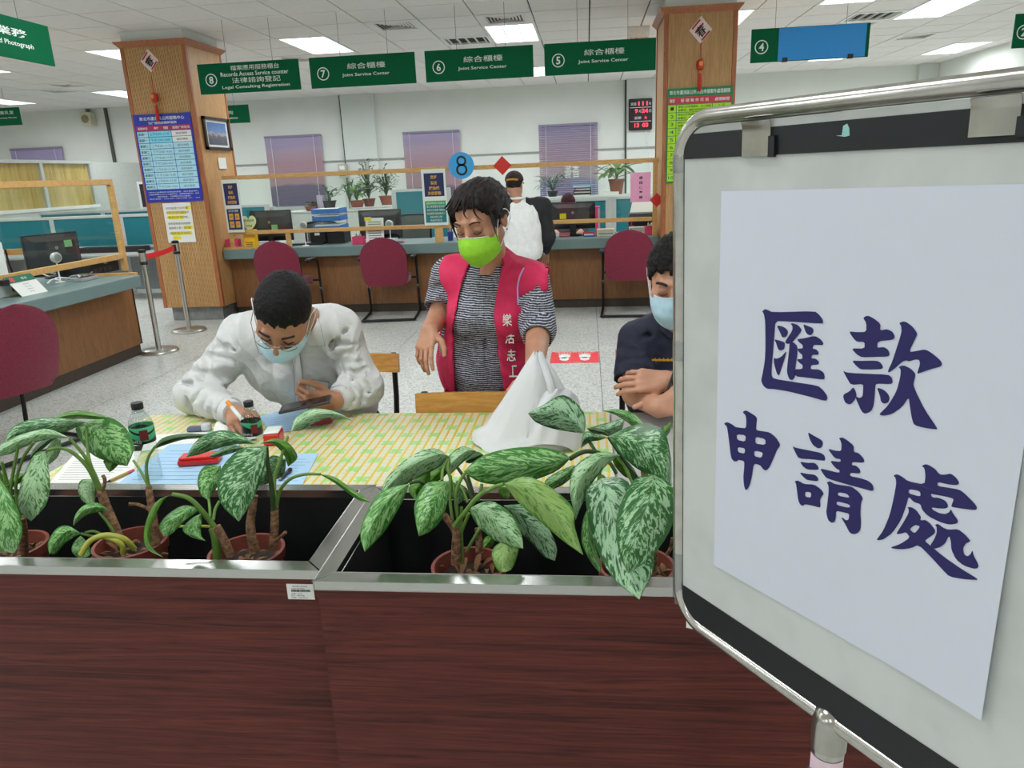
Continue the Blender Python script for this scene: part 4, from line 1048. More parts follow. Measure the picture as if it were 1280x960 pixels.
# blue letter trays
y = 8.75; A = PY(394,258,y); B = PY(433,305,y)
r = thing('letter_tray_stack', 'stack of three blue letter trays on the back counter', 'letter tray', ((A.x+B.x)/2, y, CT))
MBL = plain('tray_blue', (44,116,206), .4)
for k, py in enumerate((263,272,284)):
    z = PY(413,py,y).z
    MB().box((A.x,y-.15,z-.032), (B.x,y+.15,z-.028)).box((A.x,y-.15,z-.032), (A.x+.006,y+.15,z+.03)).box((B.x-.006,y-.15,z-.032), (B.x,y+.15,z+.03)).box((A.x,y-.15,z-.032), (B.x,y-.144,z+.022)).build('tray', MBL, r, bevel=.002)
    MB().box((A.x+.02,y-.13,z-.026), (B.x-.02,y+.13,z+.025+.008*k)).build('paper_pile', M_PAPER, r)
for q in (A.x+.01, B.x-.01): MB().tube([(q,y+.14,CT),(q,y+.14,PY(413,263,y).z)], .006, 6).build('riser', M_GREY, r)
A2 = PY(392,288,y); B2 = PY(436,306,y)
r = thing('document_case', 'black document case under the blue trays on the back counter', 'document case', ((A2.x+B2.x)/2, y, CT))
MB().box((A2.x,y-.14,CT), (A2.x+(B2.x-A2.x)*.45,y+.12,A2.z)).build('case', M_BLACK, r, bevel=.006); MB().box((A2.x+(B2.x-A2.x)*.5,y-.14,CT), (B2.x,y+.12,A2.z-.02)).build('flap_case', M_BLACK, r, bevel=.006)
MB().box((A2.x+.06,y-.145,CT+.1), (A2.x+.12,y-.14,CT+.13)).build('label_plate', M_SIGNW, r)
# grey office chair backs behind the counter
def office_chair(cx, y, zt_, lab):
    r = thing('office_chair', lab, 'chair', (cx, y, 0), 'office chairs behind the counter')
    rows = [[Vector((cx-.2+.4*j/8, y+.03*(1-(j/4-1)**2)+.03*i/5, .55+(zt_-.55)*i/5)) for j in range(9)] for i in range(6)]
    MB().sheet(rows, uv=False).build('backrest', plain('mesh_grey', (112,120,116), .8), r, smooth=True, solid=.03)
    MB().tube(arc_pts([(cx-.21,y,.6),(cx-.215,y,zt_-.08),(cx-.16,y+.01,zt_+.01),(cx+.16,y+.01,zt_+.01),(cx+.215,y,zt_-.08),(cx+.21,y,.6)]), .014, 8).build('back_frame', M_BLACK, r, smooth=True)
    MB().box((cx-.22,y-.42,.44), (cx+.22,y-.02,.5)).build('seat', plain('seat_dark', (60,64,64), .8), r, bevel=.02)
    MB().tube([(cx,y-.2,.08),(cx,y-.2,.44)], .025, 10).build('column', M_BLACK, r)
    for k in range(5):
        a = 2*math.pi*k/5; MB().tube([(cx,y-.2,.1),(cx+.27*math.cos(a),y-.2+.27*math.sin(a),.05)], .016, 6).build('foot', M_BLACK, r)
A = PY(401,279,9.5); office_chair(A.x, 9.5, A.z, 'grey-backed office chair behind the counter near the blue trays')
A = PY(512,270,9.6); office_chair(A.x+.05, 9.6, A.z, 'grey-backed office chair behind the middle monitor')
# keyboards, red things, phones etc.
def slab(name, px, py, y, sx, sy, sz, mat, lab, cat, parts=None):
    c = PY(px,py,y); r = thing(name, lab, cat, (c.x,y,CT))
    MB().box((c.x-sx/2,y-sy/2,CT), (c.x+sx/2,y+sy/2,CT+sz)).build('body', mat, r, bevel=.004)
    for (u0,u1,v0,v1,m_) in parts or []:
        MB().box((c.x-sx/2+u0*sx,y-sy/2-.003,CT+v0*sz), (c.x-sx/2+u1*sx,y-sy/2,CT+v1*sz)).build('front_label', m_, r)
    return r
M_RED = plain('box_red', (196,36,52), .4)
slab('printer_box', 757,288,8.5,.2,.2,.075,M_CREAM,'small cream printer on the back counter beside the third burgundy chair','printer',[(.1,.9,.3,.5,M_GREY)])
slab('white_carton', 796,287,8.5,.17,.12,.085,M_SIGNW,'white carton beside the pink box at the right end of the counter','carton',[(.2,.8,.3,.6,M_CREAM)])
slab('red_carton', 736,288,8.5,.13,.1,.045,M_RED,'red and white packet below the clerk monitor','packet',[(.1,.9,.3,.7,M_PAPER)])
slab('blue_pad', 737,292,8.45,.12,.06,.012,plain('pad_blue', (40,70,170), .5),'flat blue pad in front of the red packet','pad')
slab('red_folder', 706,290,8.55,.12,.12,.04,plain('folder_rose', (206,90,110), .5),'rose folder pile left of the clerk monitor foot','folder',[(.05,.95,.4,.6,M_PAPER)])
slab('keyboard', 385,297,8.55,.36,.12,.02,M_BLACK,'black keyboard on the counter right of the first monitor','keyboard',[(.1,.9,.3,.6,M_DKGREY)])
slab('red_stationery', 497,299,8.45,.14,.06,.014,M_RED,'flat red and blue stationery on the counter beside the paper stand','stationery',[(.3,.8,.2,.9,plain('pad_blue', (40,70,170), .5))])
y = 8.7; A = PY(744,258,y); B = PY(750,281,y)
slab('pink_binder', 747,270,y,B.x-A.x,.22,A.z-CT,plain('binder_pink', (232,64,130), .4),'bright pink binder standing right of the clerk monitor','binder',[(.55,.9,.1,.95,plain('binder_lilac', (206,180,220), .5))])
y = 8.8; A = PY(787,264,y); B = PY(818,272,y)
r = thing('printer', 'black printer with a white sheet behind the right end of the screen', 'printer', ((A.x+B.x)/2, y+.15, CT))
MB().box((A.x,y,CT), (B.x+.05,y+.3,A.z-.03)).build('body', M_BLACK, r, bevel=.01); MB().box((A.x+.02,y-.004,A.z-.1), (B.x,y,A.z-.05)).build('slot', M_DKGREY, r)
MB().prism([(A.x+.02,y+.28,A.z-.03),(B.x+.02,y+.28,A.z-.03),(B.x+.05,y+.36,A.z+.09),(A.x+.05,y+.36,A.z+.09)], (0,.002,0)).build('paper_sheet', M_PAPER, r)
c = PY(796,283,8.47+.12); r = thing('pen_cup', 'cup of red pens on the counter at the right end', 'pen cup', (c.x-.06, 8.6, CT))
MB().lathe([(.03,0),(.034,.09)], (c.x-.06,8.6,CT), 14).build('cup', plain('cup_violet', (110,96,130), .4), r, smooth=True)
for k in range(4): MB().tube([(c.x-.06+.012*math.cos(k*1.6),8.6+.012*math.sin(k*1.6),CT+.05),(c.x-.06+.03*math.cos(k*1.6),8.6+.03*math.sin(k*1.6),CT+.17)], .005, 6).build('pen', M_RED if k % 2 else M_BLACK, r)
c = PY(563,293,8.5); r = thing('pen_cup', 'small blue cup on the counter beside the wide screen post', 'pen cup', (c.x, 8.5, CT))
MB().lathe([(.03,0),(.036,.1)], (c.x,8.5,CT), 14).build('cup', plain('cup_blue', (50,70,150), .4), r, smooth=True)
for k in range(3): MB().tube([(c.x+.01*k-.01,8.5,CT+.05),(c.x+.02*k-.02,8.5,CT+.15)], .005, 6).build('pen', M_BLACK, r)

# ================================================================ background plants, binders
def leafmat(name, a, b): return plain(name, a, .45, var=.25, scale=25) if b is None else woodmat(name, a, b, (6,6,6), .45, 1, 4)
M_LEAFB = leafmat('leaf_green', (70,112,48), (120,160,80)); M_LEAFD = leafmat('leaf_dark', (44,74,46), (84,112,74))
M_TERRA = plain('terracotta', (150,74,52), .7, var=.12)
M_SOIL = plain('potting_soil', (58,44,36), .95, var=.4, scale=60)
def blade(m, base, tip, w_, sag=.3, up=Vector((0,0,1)), n=6):
    base = Vector(base); tip = Vector(tip); d = tip-base; L = d.length; s = d.cross(up)
    s = s.normalized() if s.length > 1e-5 else Vector((1,0,0)); rows = []
    for i in range(n+1):
        t = i/n; p = base+d*t+up*(sag*L*4*t*(1-t)*.5); k = math.sin(math.pi*min(1, t*.94+.03))**.8*w_/2
        rows.append([p-s*k+up*k*.25, p, p+s*k+up*k*.25])
    m.sheet(rows, uv=False)
def shelf_plant(c, pot_r, pot_h, n, R_, H_, lw, ll, lab, seed, mat, potmat=None, grp='pot plants on the back cabinets'):
    rnd = random.Random(seed); c = Vector(c)
    r = thing('potted_plant', lab, 'plant', c, grp)
    MB().lathe([(pot_r*.72,0),(pot_r,pot_h*.85),(pot_r*1.08,pot_h*.86),(pot_r*1.08,pot_h),(pot_r*.9,pot_h)], c, 18).build('pot', potmat or M_TERRA, r, smooth=True)
    MB().lathe([(pot_r*.92,pot_h*.93),(.001,pot_h*.95)], c, 14).build('soil', M_SOIL, r)
    lf = MB(); st = MB()
    for k in range(n):
        a = rnd.uniform(0, 6.283); q = rnd.random()**.6; hh = rnd.uniform(.25, 1)
        p = c+Vector((math.cos(a)*R_*q*.8, math.sin(a)*R_*q*.8, pot_h+H_*hh*(1-.35*q)))
        st.tube([c+Vector((0,0,pot_h*.9)), c+Vector((math.cos(a)*R_*q*.25, math.sin(a)*R_*q*.25, pot_h+H_*hh*.45)), p], .004, 4)
        b = rnd.uniform(-.5, .5)
        blade(lf, p, p+Vector((math.cos(a+b)*ll, math.sin(a+b)*ll, ll*rnd.uniform(-.6,.5))), lw, .2)
    tag(st.build('stems', mat, r, fix=False), kind='stuff'); tag(lf.build('foliage', mat, r, fix=False, smooth=True), kind='stuff')
    return r
yy = YC+.25
shelf_plant(PY(412,262,yy), .13, .16, 26, .22, .28, .06, .11, 'small leafy plant in a dark pot left end of the pale cabinet', 5, M_LEAFD, M_DKGREY)
shelf_plant(PY(462,258,yy+.12), .11, .14, 70, .2, .8, .05, .08, 'tall fine-leaved plant rising over the pale cabinet', 6, M_LEAFD)
shelf_plant(PY(447,259,yy-.08), .13, .12, 50, .24, .38, .09, .14, 'bright green bushy plant on the pale cabinet', 7, M_LEAFB)
shelf_plant(PY(484,256,yy), .13, .16, 70, .24, .55, .05, .09, 'rounded fine-leaved plant at the right end of the pale cabinet', 8, M_LEAFD)
yy = YD+.18
shelf_plant(PY(770.5,244,yy), .115, .24, 24, .2, .26, .09, .26, 'leafy plant in a brown pot on the cabinet behind the pink notice', 9, M_LEAFB, plain('pot_brown', (140,78,56), .6))
shelf_plant(PY(691,247,yy), .08, .1, 40, .24, .3, .03, .16, 'wispy dark plant on the cabinet left of the binders', 11, M_LEAFD, M_DKGREY)
# glass jar with cuttings
c = PY(438,259,YC+.04); r = thing('glass_jar', 'clear glass jar of cuttings on the pale cabinet', 'jar', c)
MB().lathe([(.06,0),(.07,.02),(.07,.2),(.05,.25),(.05,.28)], c, 16).build('jar', M_CLEAR, r, smooth=True)
m = MB()
for k in range(8): blade(m, c+Vector((0,0,.1)), c+Vector((.12*math.cos(k),.1*math.sin(k),.3+.03*k)), .04)
tag(m.build('cuttings', M_LEAFD, r, fix=False), kind='stuff')
# small succulent, lamp-like tray at the left end
c = PY(389,262,yc_+.6); c.z = PY(389,263,yc_+.6).z
def binders(px0, px1, pyt, pyb, y, n, lab):
    A = PY(px0,pyt,y); B = PY(px1,pyb,y); h_ = (A.z-B.z)/n
    for k in range(n):
        z = B.z+h_*k; x0 = A.x+.02*((k*7) % 3); r = thing('file_binder', lab[k], 'binder', ((A.x+B.x)/2, y, z), 'files stacked on the right cabinet')
        MB().box((x0,y-.13,z), (B.x,y+.13,z+.012)).box((x0,y-.13,z+h_-.013), (B.x,y+.13,z+h_-.001)).box((x0,y+.118,z), (B.x,y+.13,z+h_-.001)).build('cover', M_BLACK if k != n-1 else plain('file_blue', (120,170,200), .5), r)
        MB().box((x0+.015,y-.12,z+.012), (B.x-.015,y+.11,z+h_-.013)).build('pages', M_PAPER, r)
binders(715, 739, 231, 245, YD+.15, 4, ['black file at the bottom of the stack behind the clerk', 'black file second from the bottom behind the clerk', 'black file third from the bottom behind the clerk', 'pale blue file topping the stack behind the clerk'])
A = PY(751,240,YD+.1); B = PY(765,245,YD+.1)
tag(MB().box((A.x,YD,B.z-.01), (B.x+.1,YD+.3,A.z)).build('paper_pile', M_PAPER, bevel=.002), 'low pile of white paper left of the brown plant pot', 'paper pile')
# desk phone / shredder shapes at the left end of the far cabinet
y = YC+.22; A = PY(388,243,y); B = PY(407,263,y)
r = thing('desk_caddy', 'dark desk caddy with a lilac file on the pale cabinet, left end', 'desk caddy', ((A.x+B.x)/2, y, ZC1))
MB().box((A.x,y-.12,ZC1), (B.x-.12,y+.12,ZC1+.14)).build('body', M_DKGREY, r, bevel=.03); MB().box((A.x-.05,y-.14,ZC1+.14), (B.x-.14,y+.1,ZC1+.16)).build('tray', M_BLACK, r)
MB().box((B.x-.11,y-.1,ZC1), (B.x,y+.1,A.z-.02)).build('file', plain('file_lilac', (200,186,212), .6), r, bevel=.004)
c = PY(389,263,YC+.06)
shelf_plant(Vector((c.x,YC+.04,ZC1)), .1, .08, 16, .1, .08, .05, .07, 'small succulent in a low terracotta bowl on the pale cabinet', 12, M_LEAFD)
# ================================================================ planter boxes in front
PZT = .765
g = N('rosewood_laminate'); v = g.coord('Object', (.7, 1, 21)); a_ = g.noise(v, 3.2, 6, .62, 1.3); b_ = g.noise(g.coord('Object', (3, 1, 120)), 5, 3)
g.set(color=g.ramp(g.math('ADD', g.math('MULTIPLY', a_, .7), g.math('MULTIPLY', b_, .3)), [(.34, (54,23,19)), (.48, (88,38,31)), (.64, (112,52,43))]), rough=.5, spec=.3); M_ROSE = g.m
M_INNER = plain('planter_black', (10,10,11), .7)
def planter(x0, x1, yf, yb, lab, sticker=None):
    r = thing('planter_box', lab, 'planter', ((x0+x1)/2, (yf+yb)/2, 0), 'rosewood planter boxes')
    t = .02; rw = .033; e = .012                     # rim thickness, rim width, overhang
    MB().box((x0+.0015,yf+e,.05), (x1-.0015,yf+e+.018,PZT-t)).build('front_panel', M_ROSE, r)
    MB().box((x0+e,yb-e-.018,.05), (x1-e,yb-e,PZT-t)).build('rear_panel', M_ROSE, r)
    for q in (x0+.0015, x1-.0195): MB().box((q,yf+e+.018,.05), (q+.018,yb-e-.018,PZT-t)).build('end_panel', M_ROSE, r)
    MB().box((x0+e+.03,yf+e+.03,0), (x1-e-.03,yb-e-.03,.05)).build('plinth', M_BLACK, r)
    li = MB(); q = .03
    a, b, c, d = x0+q, x1-q, yf+q, yb-q
    li.box((a,c,.50), (b,d,.51)).box((a,c,.51), (a+.004,d,PZT-t)).box((b-.004,c,.51), (b,d,PZT-t)).box((a,c,.51), (b,c+.004,PZT-t)).box((a,d-.004,.51), (b,d,PZT-t))
    li.build('liner', M_INNER, r)
    # mitred steel rim in four lengths
    O = [(x0,yf),(x1,yf),(x1,yb),(x0,yb)]; I = [(x0+rw,yf+rw),(x1-rw,yf+rw),(x1-rw,yb-rw),(x0+rw,yb-rw)]
    for k in range(4):
        j = (k+1) % 4; p = [O[k], O[j], I[j], I[k]]
        m = MB(); m.prism([(u[0],u[1],PZT-t) for u in p], (0,0,t)); m.build('steel_rim', M_RIM, r, bevel=.0015)
    return r
g = N('brushed_steel_rim'); v = g.coord('Object'); nz = g.noise(v, 7, 3)
g.set(color=(198,198,194), metal=.95, rough=g.math('ADD', g.math('MULTIPLY', nz, .12), .13)); M_RIM = g.m
yfL = (PZ(100,708,PZT).y+PZ(390,712.5,PZT).y)/2; yfR = (PZ(420,725,PZT).y+PZ(800,734.5,PZT).y)/2
xs_ = PZ(398,715,PZT).x
ybL = PZ(400,606,PZT).y
planter(xs_-1.2, xs_-.001, yfL, ybL, 'rosewood planter box with a steel rim, left one with the asset sticker')
planter(xs_+.001, xs_+1.2, yfR, ybL-.01, 'rosewood planter box with a steel rim, right one beside the sign board')
A = PY(358,729.5,yfL+.012); B = PY(394,749,yfL+.012)
r = thing('asset_sticker', 'white printed barcode sticker on the left planter front', 'sticker', ((A.x+B.x)/2, yfL+.011, B.z))
MB().box((A.x,yfL+.0105,B.z), (B.x,yfL+.0118,A.z)).build('sheet', M_PAPER, r); W = B.x-A.x; H = A.z-B.z
def SL(s_, u, v_, w_, h_): lettering('lettering', s_, (A.x+u*W, yfL+.0100, A.z-v_*H), XA, ZA, M_INK, r, w=w_*W, h=h_*H)
SL('蘆洲區公所財產', .5, .14, .56, .1); SL('3100101-03-000027', .42, .28, .5, .07); SL('名稱：花台', .35, .62, .4, .09); SL('型號：木製 規格', .38, .75, .5, .09); SL('日期：098/05/01', .45, .89, .6, .09)
m = MB(); random.seed(5); u = .16
while u < .86:
    q = random.choice((.008,.014,.02)); m.box((A.x+u*W,yfL+.0100,A.z-.5*H), (A.x+(u+q)*W,yfL+.0104,A.z-.35*H)); u += q+random.choice((.008,.014))
tag(m.build('barcode', M_INK, r), kind='stuff')

# ================================================================ tables
TZ = .73
fy = (PZ(200,517,TZ).y+PZ(700,516,TZ).y)/2
tx0 = PZ(195,516,TZ).x; tx1 = PZ(761,520,TZ).x; ty0 = ybL+.012
def table(x0, x1, lab, topm):
    r = thing('folding_table', lab, 'table', ((x0+x1)/2, (ty0+fy)/2, 0), 'tables behind the planters')
    MB().box((x0,ty0,TZ-.03), (x1,fy,TZ-.003)).build('table_top', topm, r, bevel=.006)
    for X in (x0+.08, x1-.08):
        for Y in (ty0+.08, fy-.1): MB().tube([(X,Y,0),(X,Y,TZ-.03)], .015, 10).build('leg', M_GREY, r)
    MB().tube([(x0+.08,fy-.1,.2),(x1-.08,fy-.1,.2)], .01, 8).build('stretcher', M_GREY, r)
    return r
M_TABLEG = plain('table_grey', (186,184,182), .35)
table(tx0, tx1, 'table under the yellow and green cloth, behind the planters', M_TABLEG)
table(tx1+.004, tx1+1.5, 'plain grey-topped table at which the man in navy leans', M_TABLEG)
g = N('gingham_clover'); v = g.coord('Object'); s_ = g.sep(v)
def band(c, per, w_, off=0): return g.math('LESS_THAN', g.math('FRACT', g.math('ADD', g.math('DIVIDE', c, per), off)), w_)
bx_ = g.math('MAXIMUM', band(s_[0], .026, .28), band(s_[0], .0118, .22)); by_ = g.math('MAXIMUM', band(s_[1], .026, .28), band(s_[1], .0118, .22))
base = g.mix(g.math('MULTIPLY', band(s_[0], .025, .32), 1.0), (216,218,196), (228,190,42))
base = g.mix(g.math('MULTIPLY', band(s_[1], .025, .3, .3), .38), base, (228,200,76))
base = g.mix(g.math('MULTIPLY', g.math('MAXIMUM', band(s_[0], .0125, .14), band(s_[1], .0125, .2)), .35), base, (214,214,180))
cu_ = g.math('DIVIDE', s_[0], .088); cv_ = g.math('DIVIDE', s_[1], .07); row = g.math('FLOOR', cv_)
cu_ = g.math('ADD', cu_, g.math('MULTIPLY', g.math('MODULO', g.math('ABSOLUTE', row), 2), .5))
fu = g.math('MULTIPLY', g.math('SUBTRACT', g.math('FRACT', cu_), .5), .088); fv = g.math('MULTIPLY', g.math('SUBTRACT', g.math('FRACT', cv_), .5), .07)
rr = g.math('SQRT', g.math('ADD', g.math('MULTIPLY', fu, fu), g.math('MULTIPLY', fv, fv)))
an = g.math('ARCTAN2', fv, fu); pet = g.math('ADD', .011, g.math('MULTIPLY', g.math('ABSOLUTE', g.math('SINE', g.math('MULTIPLY', an, 2))), .013))
clov = g.math('LESS_THAN', rr, pet)
base = g.mix(g.math('MULTIPLY', clov, .72), base, (140,214,104))
g.set(color=base, rough=.45); M_CLOTH = g.m
cb = MB()
rows = []
for i, (yy, zz) in enumerate(((ty0-.002,TZ-.05),(ty0-.002,TZ-.004),(ty0+.004,TZ),(ty0+.2,TZ),(ty0+.45,TZ),(fy-.004,TZ),(fy+.003,TZ-.004),(fy+.006,TZ-.05),(fy+.012,TZ-.2))):
    rows.append([Vector((tx0-.004+(tx1-tx0+.006)*j/40, yy+(.008*math.sin(j*.9) if i == 8 else 0), zz)) for j in range(41)])
cb.sheet(rows, uv=False)
tag(cb.build('tablecloth', M_CLOTH, None, smooth=True, solid=.0012), 'yellow and green clover-print cloth on the long table', 'tablecloth')
bpy.data.objects['tablecloth'].location.z += 0

# wooden chairs at the table
A = PY(493,436,3.02)
wood_chair((A.x-.195, 2.80, 0), 'wooden-backed chair under the seated man in the white shirt', math.radians(-3))
A = PY(526,490,2.5); zt_c = A.z
cB = wood_chair((A.x+.2, fy+.042-.235, 0), 'wooden-backed chair pushed in before the standing woman', 0)

# ================================================================ papers and things on the table
def flat(name, quad, z, mat, lab, cat, th=.0009, lines=0, grp=None, linec=None, curl=0):
    P = [PZ(x, y, z) for x, y in quad]; c = sum(P, Vector())/4
    r = thing(name, lab, cat, (c.x, c.y, z), grp)
    n = 9; rows = []
    for i in range(5):
        v_ = i/4; rows.append([(P[0].lerp(P[1], j/8)).lerp(P[3].lerp(P[2], j/8), v_)+Vector((0,0,th+curl*(v_*(1-v_))*4*(j/8)**2)) for j in range(9)])
    MB().sheet(rows, uv=False).build('sheet', mat, r, solid=th, smooth=True)
    ax = (P[2]-P[3]).normalized(); up = (P[0]-P[3]).normalized(); w_ = (P[2]-P[3]).length; h_ = (P[0]-P[3]).length
    if lines:
        m = MB(); rnd = random.Random(int(quad[0][0]))
        for k in range(lines):
            v_ = .1+.8*k/lines; a = P[3]+up*(h_*v_)+ax*(w_*.08); L = w_*rnd.uniform(.4,.84)
            m.poly([a+Vector((0,0,th*1.9)), a+ax*L+Vector((0,0,th*1.9)), a+ax*L+up*.0022+Vector((0,0,th*1.9)), a+up*.0022+Vector((0,0,th*1.9))], [(0,1,2,3)])
        tag(m.build('print_lines', linec or M_GREYINK, r, fix=False), kind='stuff')
    return r, P, ax, up
M_BLUEPAP = plain('paper_blue', (176,212,238), .7, var=.01)
z = TZ+.0014
flat('paper_sheet', [(92,569),(180,556),(160,604),(62,604)], z, M_PAPER, 'white printed sheet at the left end of the table', 'paper', lines=10)
flat('paper_sheet', [(170,545),(262,540),(238,560),(150,566)], z+.0, M_PAPER, 'white sheet behind the left bottle', 'paper')
flat('paper_sheet', [(212,556),(300,552),(290,606),(146,606)], z+.003, M_BLUEPAP, 'large pale blue form lying beside the left bottle', 'paper', lines=9, linec=plain('form_blue_ink', (90,130,190), .7))
flat('paper_sheet', [(362,568),(398,567),(378,606),(340,606)], z, M_BLUEPAP, 'narrow pale blue slip near the table front edge', 'paper', lines=8, linec=MATS['form_blue_ink'])
flat('paper_sheet', [(324,521),(384,505),(400,532),(340,543)], z+.001, M_BLUEPAP, 'pale blue form being filled in before the seated man', 'paper', lines=7, linec=MATS['form_blue_ink'])
flat('paper_sheet', [(262,552),(316,540),(320,548),(268,562)], z+.006, M_PAPER, 'white slip under the right bottle', 'paper')
flat('paper_sheet', [(612,612),(660,610),(700,628),(600,630)], z-.0003, M_SIGNW, 'white sheet at the front edge of the table under the leaves', 'paper')
r, P, ax, up = flat('booklet', [(386,524),(410,519),(416,528),(388,534)], z+.004, plain('booklet_red', (142,26,44), .5), 'dark red booklet beside the blue form', 'booklet', th=.004)
# red ink-pad case
P0 = PZ(222,585,z+.004); P1 = PZ(273,581,z+.004); ax = (P1-P0).normalized(); L = (P1-P0).length
r = thing('ink_pad_case', 'glossy red flat case on the blue form', 'case', (P0+P1)/2)
M_REDG = plain('gloss_red', (214,36,32), .2, var=.03)
nn = Vector((-ax.y, ax.x, 0)); c = (P0+P1)/2+nn*.028
MB().obox(c+Vector((0,0,.011)), (L,.056,.016), ax, nn).build('base', M_REDG, r, bevel=.004, seg=2)
MB().obox(c+Vector((0,0,.0225)), (L*.94,.05,.007), ax, nn).build('lid', M_REDG, r, bevel=.003, seg=2)
MB().obox(c-nn*.0285+Vector((0,0,.014)), (.02,.003,.008), ax, nn).build('catch', M_REDG, r)
# second red case, pens
c = PZ(343,553,z); r = thing('ink_pad_case', 'red box half hidden behind the right bottle', 'case', c)
MB().obox(c+Vector((0,0,.02)), (.05,.07,.036), (1,.2,0)).build('base', M_REDG, r, bevel=.004); MB().obox(c+Vector((0,0,.041)), (.046,.064,.006), (1,.2,0)).build('lid', M_SIGNW, r, bevel=.002)
def pen(a, b, r0, lab, mats, name='pen'):
    a = Vector(a); b = Vector(b); d = b-a; r = thing(name, lab, 'pen', a)
    MB().tube([a+d*.12, a+d*.78], r0, 10).build('barrel', mats[0], r, smooth=True)
    MB().tube([a, a+d*.12], [r0*.25, r0*.9], 10).build('tip', mats[1], r, smooth=True)
    MB().tube([a+d*.78, b], r0*1.08, 10).build('cap', mats[2], r, smooth=True)
    return r
pen(PZ(133,603,z+.006), PZ(167,588,z+.006), .0045, 'yellowish pencil with a pink end at the left end of the table', (plain('pencil_ochre', (176,150,72), .5), M_INK, plain('eraser_pink', (226,90,130), .6)), 'pencil')
pen(PZ(348,600,z+.008), PZ(363,587,z+.008), .006, 'dark pen lying at the table front edge', (plain('pen_navy', (40,40,60), .3), M_GREY, M_INK))
# eraser, correction tape
c = PZ(249,539,z); r = thing('correction_tape', 'small grey and clear correction tape on the table', 'correction tape', c)
MB().obox(c+Vector((-.012,0,.009)), (.05,.03,.016), (1,.15,0)).build('case', plain('tape_grey', (90,98,120), .3), r, bevel=.006, seg=2); MB().obox(c+Vector((.025,.005,.014)), (.03,.028,.026), (1,.15,0)).build('cover', plain('tape_clear', (200,206,212), .2), r, bevel=.006, seg=2)
c = PZ(262,543,z); tag(MB().obox(c+Vector((.01,-.01,.006)), (.022,.016,.012), (1,.3,0)).build('eraser', plain('eraser_mint', (150,206,180), .6), bevel=.002), 'small mint eraser on the table near the white slip', 'eraser')
c = PZ(288,541,z)
rows = [[c+Vector((-.05+.1*j/8, -.02+.06*i/5, .005+.028*abs(math.sin(j*.5+i*.5))*(1 if 0 < i < 5 else .3))) for j in range(9)] for i in range(6)]
tag(MB().sheet(rows, uv=False).build('paper_crumple', M_PAPER, solid=.001), 'crumpled white paper between the writing hand and the right bottle', 'paper')
# water bottles
M_BOTTLE = glass('bottle_plastic', (243,247,246), .06, .05); M_CAP = plain('cap_black', (26,28,30), .35)
g = N('bottle_label'); v = g.coord('Object'); s_ = g.sep(v); an = g.math('ARCTAN2', s_[1], s_[0])
dz_ = g.math('ADD', g.math('DIVIDE', g.math('SUBTRACT', s_[2], .132), .05), g.math('MULTIPLY', g.math('SINE', g.math('ADD', an, 2.3)), .32))
g.set(color=g.ramp(dz_, [(0, (24,30,28)), (.14, (24,30,28)), (.16, (54,176,120)), (.46, (70,196,140)), (.48, (24,32,30)), (.60, (24,32,30)), (.62, (90,206,150)), (1, (110,214,164))], 'LINEAR'), rough=.3); M_BLAB = g.m
def bottle(c, h, lab):
    c = Vector(c); k = h/.235; r = thing('water_bottle', lab, 'bottle', c, 'plastic water bottles')
    pr = [(.004,0),(.028,.001),(.032,.008)]
    for q in range(9): pr += [(.0325,.012+.012*q),(.0308,.018+.012*q)]
    pr += [(.0325,.125),(.0325,.165),(.030,.182),(.022,.2),(.0145,.21),(.013,.218)]
    MB().lathe([(a*k,b*k) for a, b in pr], c, 28, cap=False).build('body', M_BOTTLE, r, smooth=True)
    MB().lathe([(.0331*k,.120*k),(.0331*k,.168*k)], c, 28, cap=False).build('label_wrap', M_BLAB, r, smooth=True)
    MB().lathe([(.0155*k,.216*k),(.0158*k,.219*k),(.0158*k,.233*k),(.0145*k,.235*k)], c, 28).build('cap', M_CAP, r, smooth=True)
    MB().lathe([(.0165*k,.207*k),(.0165*k,.211*k)], c, 24).build('neck_ring', M_BOTTLE, r, smooth=True)
    lettering('lettering', 'PH9.0', c+Vector((0,-.0336*k,.128*k)), XA, ZA, M_SIGNW, r, w=.03*k)
    MB().obox(c+Vector((.021*k,-.0262*k,.146*k)), (.022*k,.0012,.03*k), (1,.75,0)).build('label_panel', plain('label_maroon', (120,40,46), .4), r)
c = PZ(189,600,TZ+.003); zt_ = PY(173,503,c.y).z
bottle(c, PY(175,503,c.y).z-c.z, 'clear water bottle with black cap, left one at the table front')
c = PZ(322,584,TZ+.0075)
bottle(c, PY(320,501,c.y).z-c.z, 'clear water bottle with black cap, right one before the seated man')

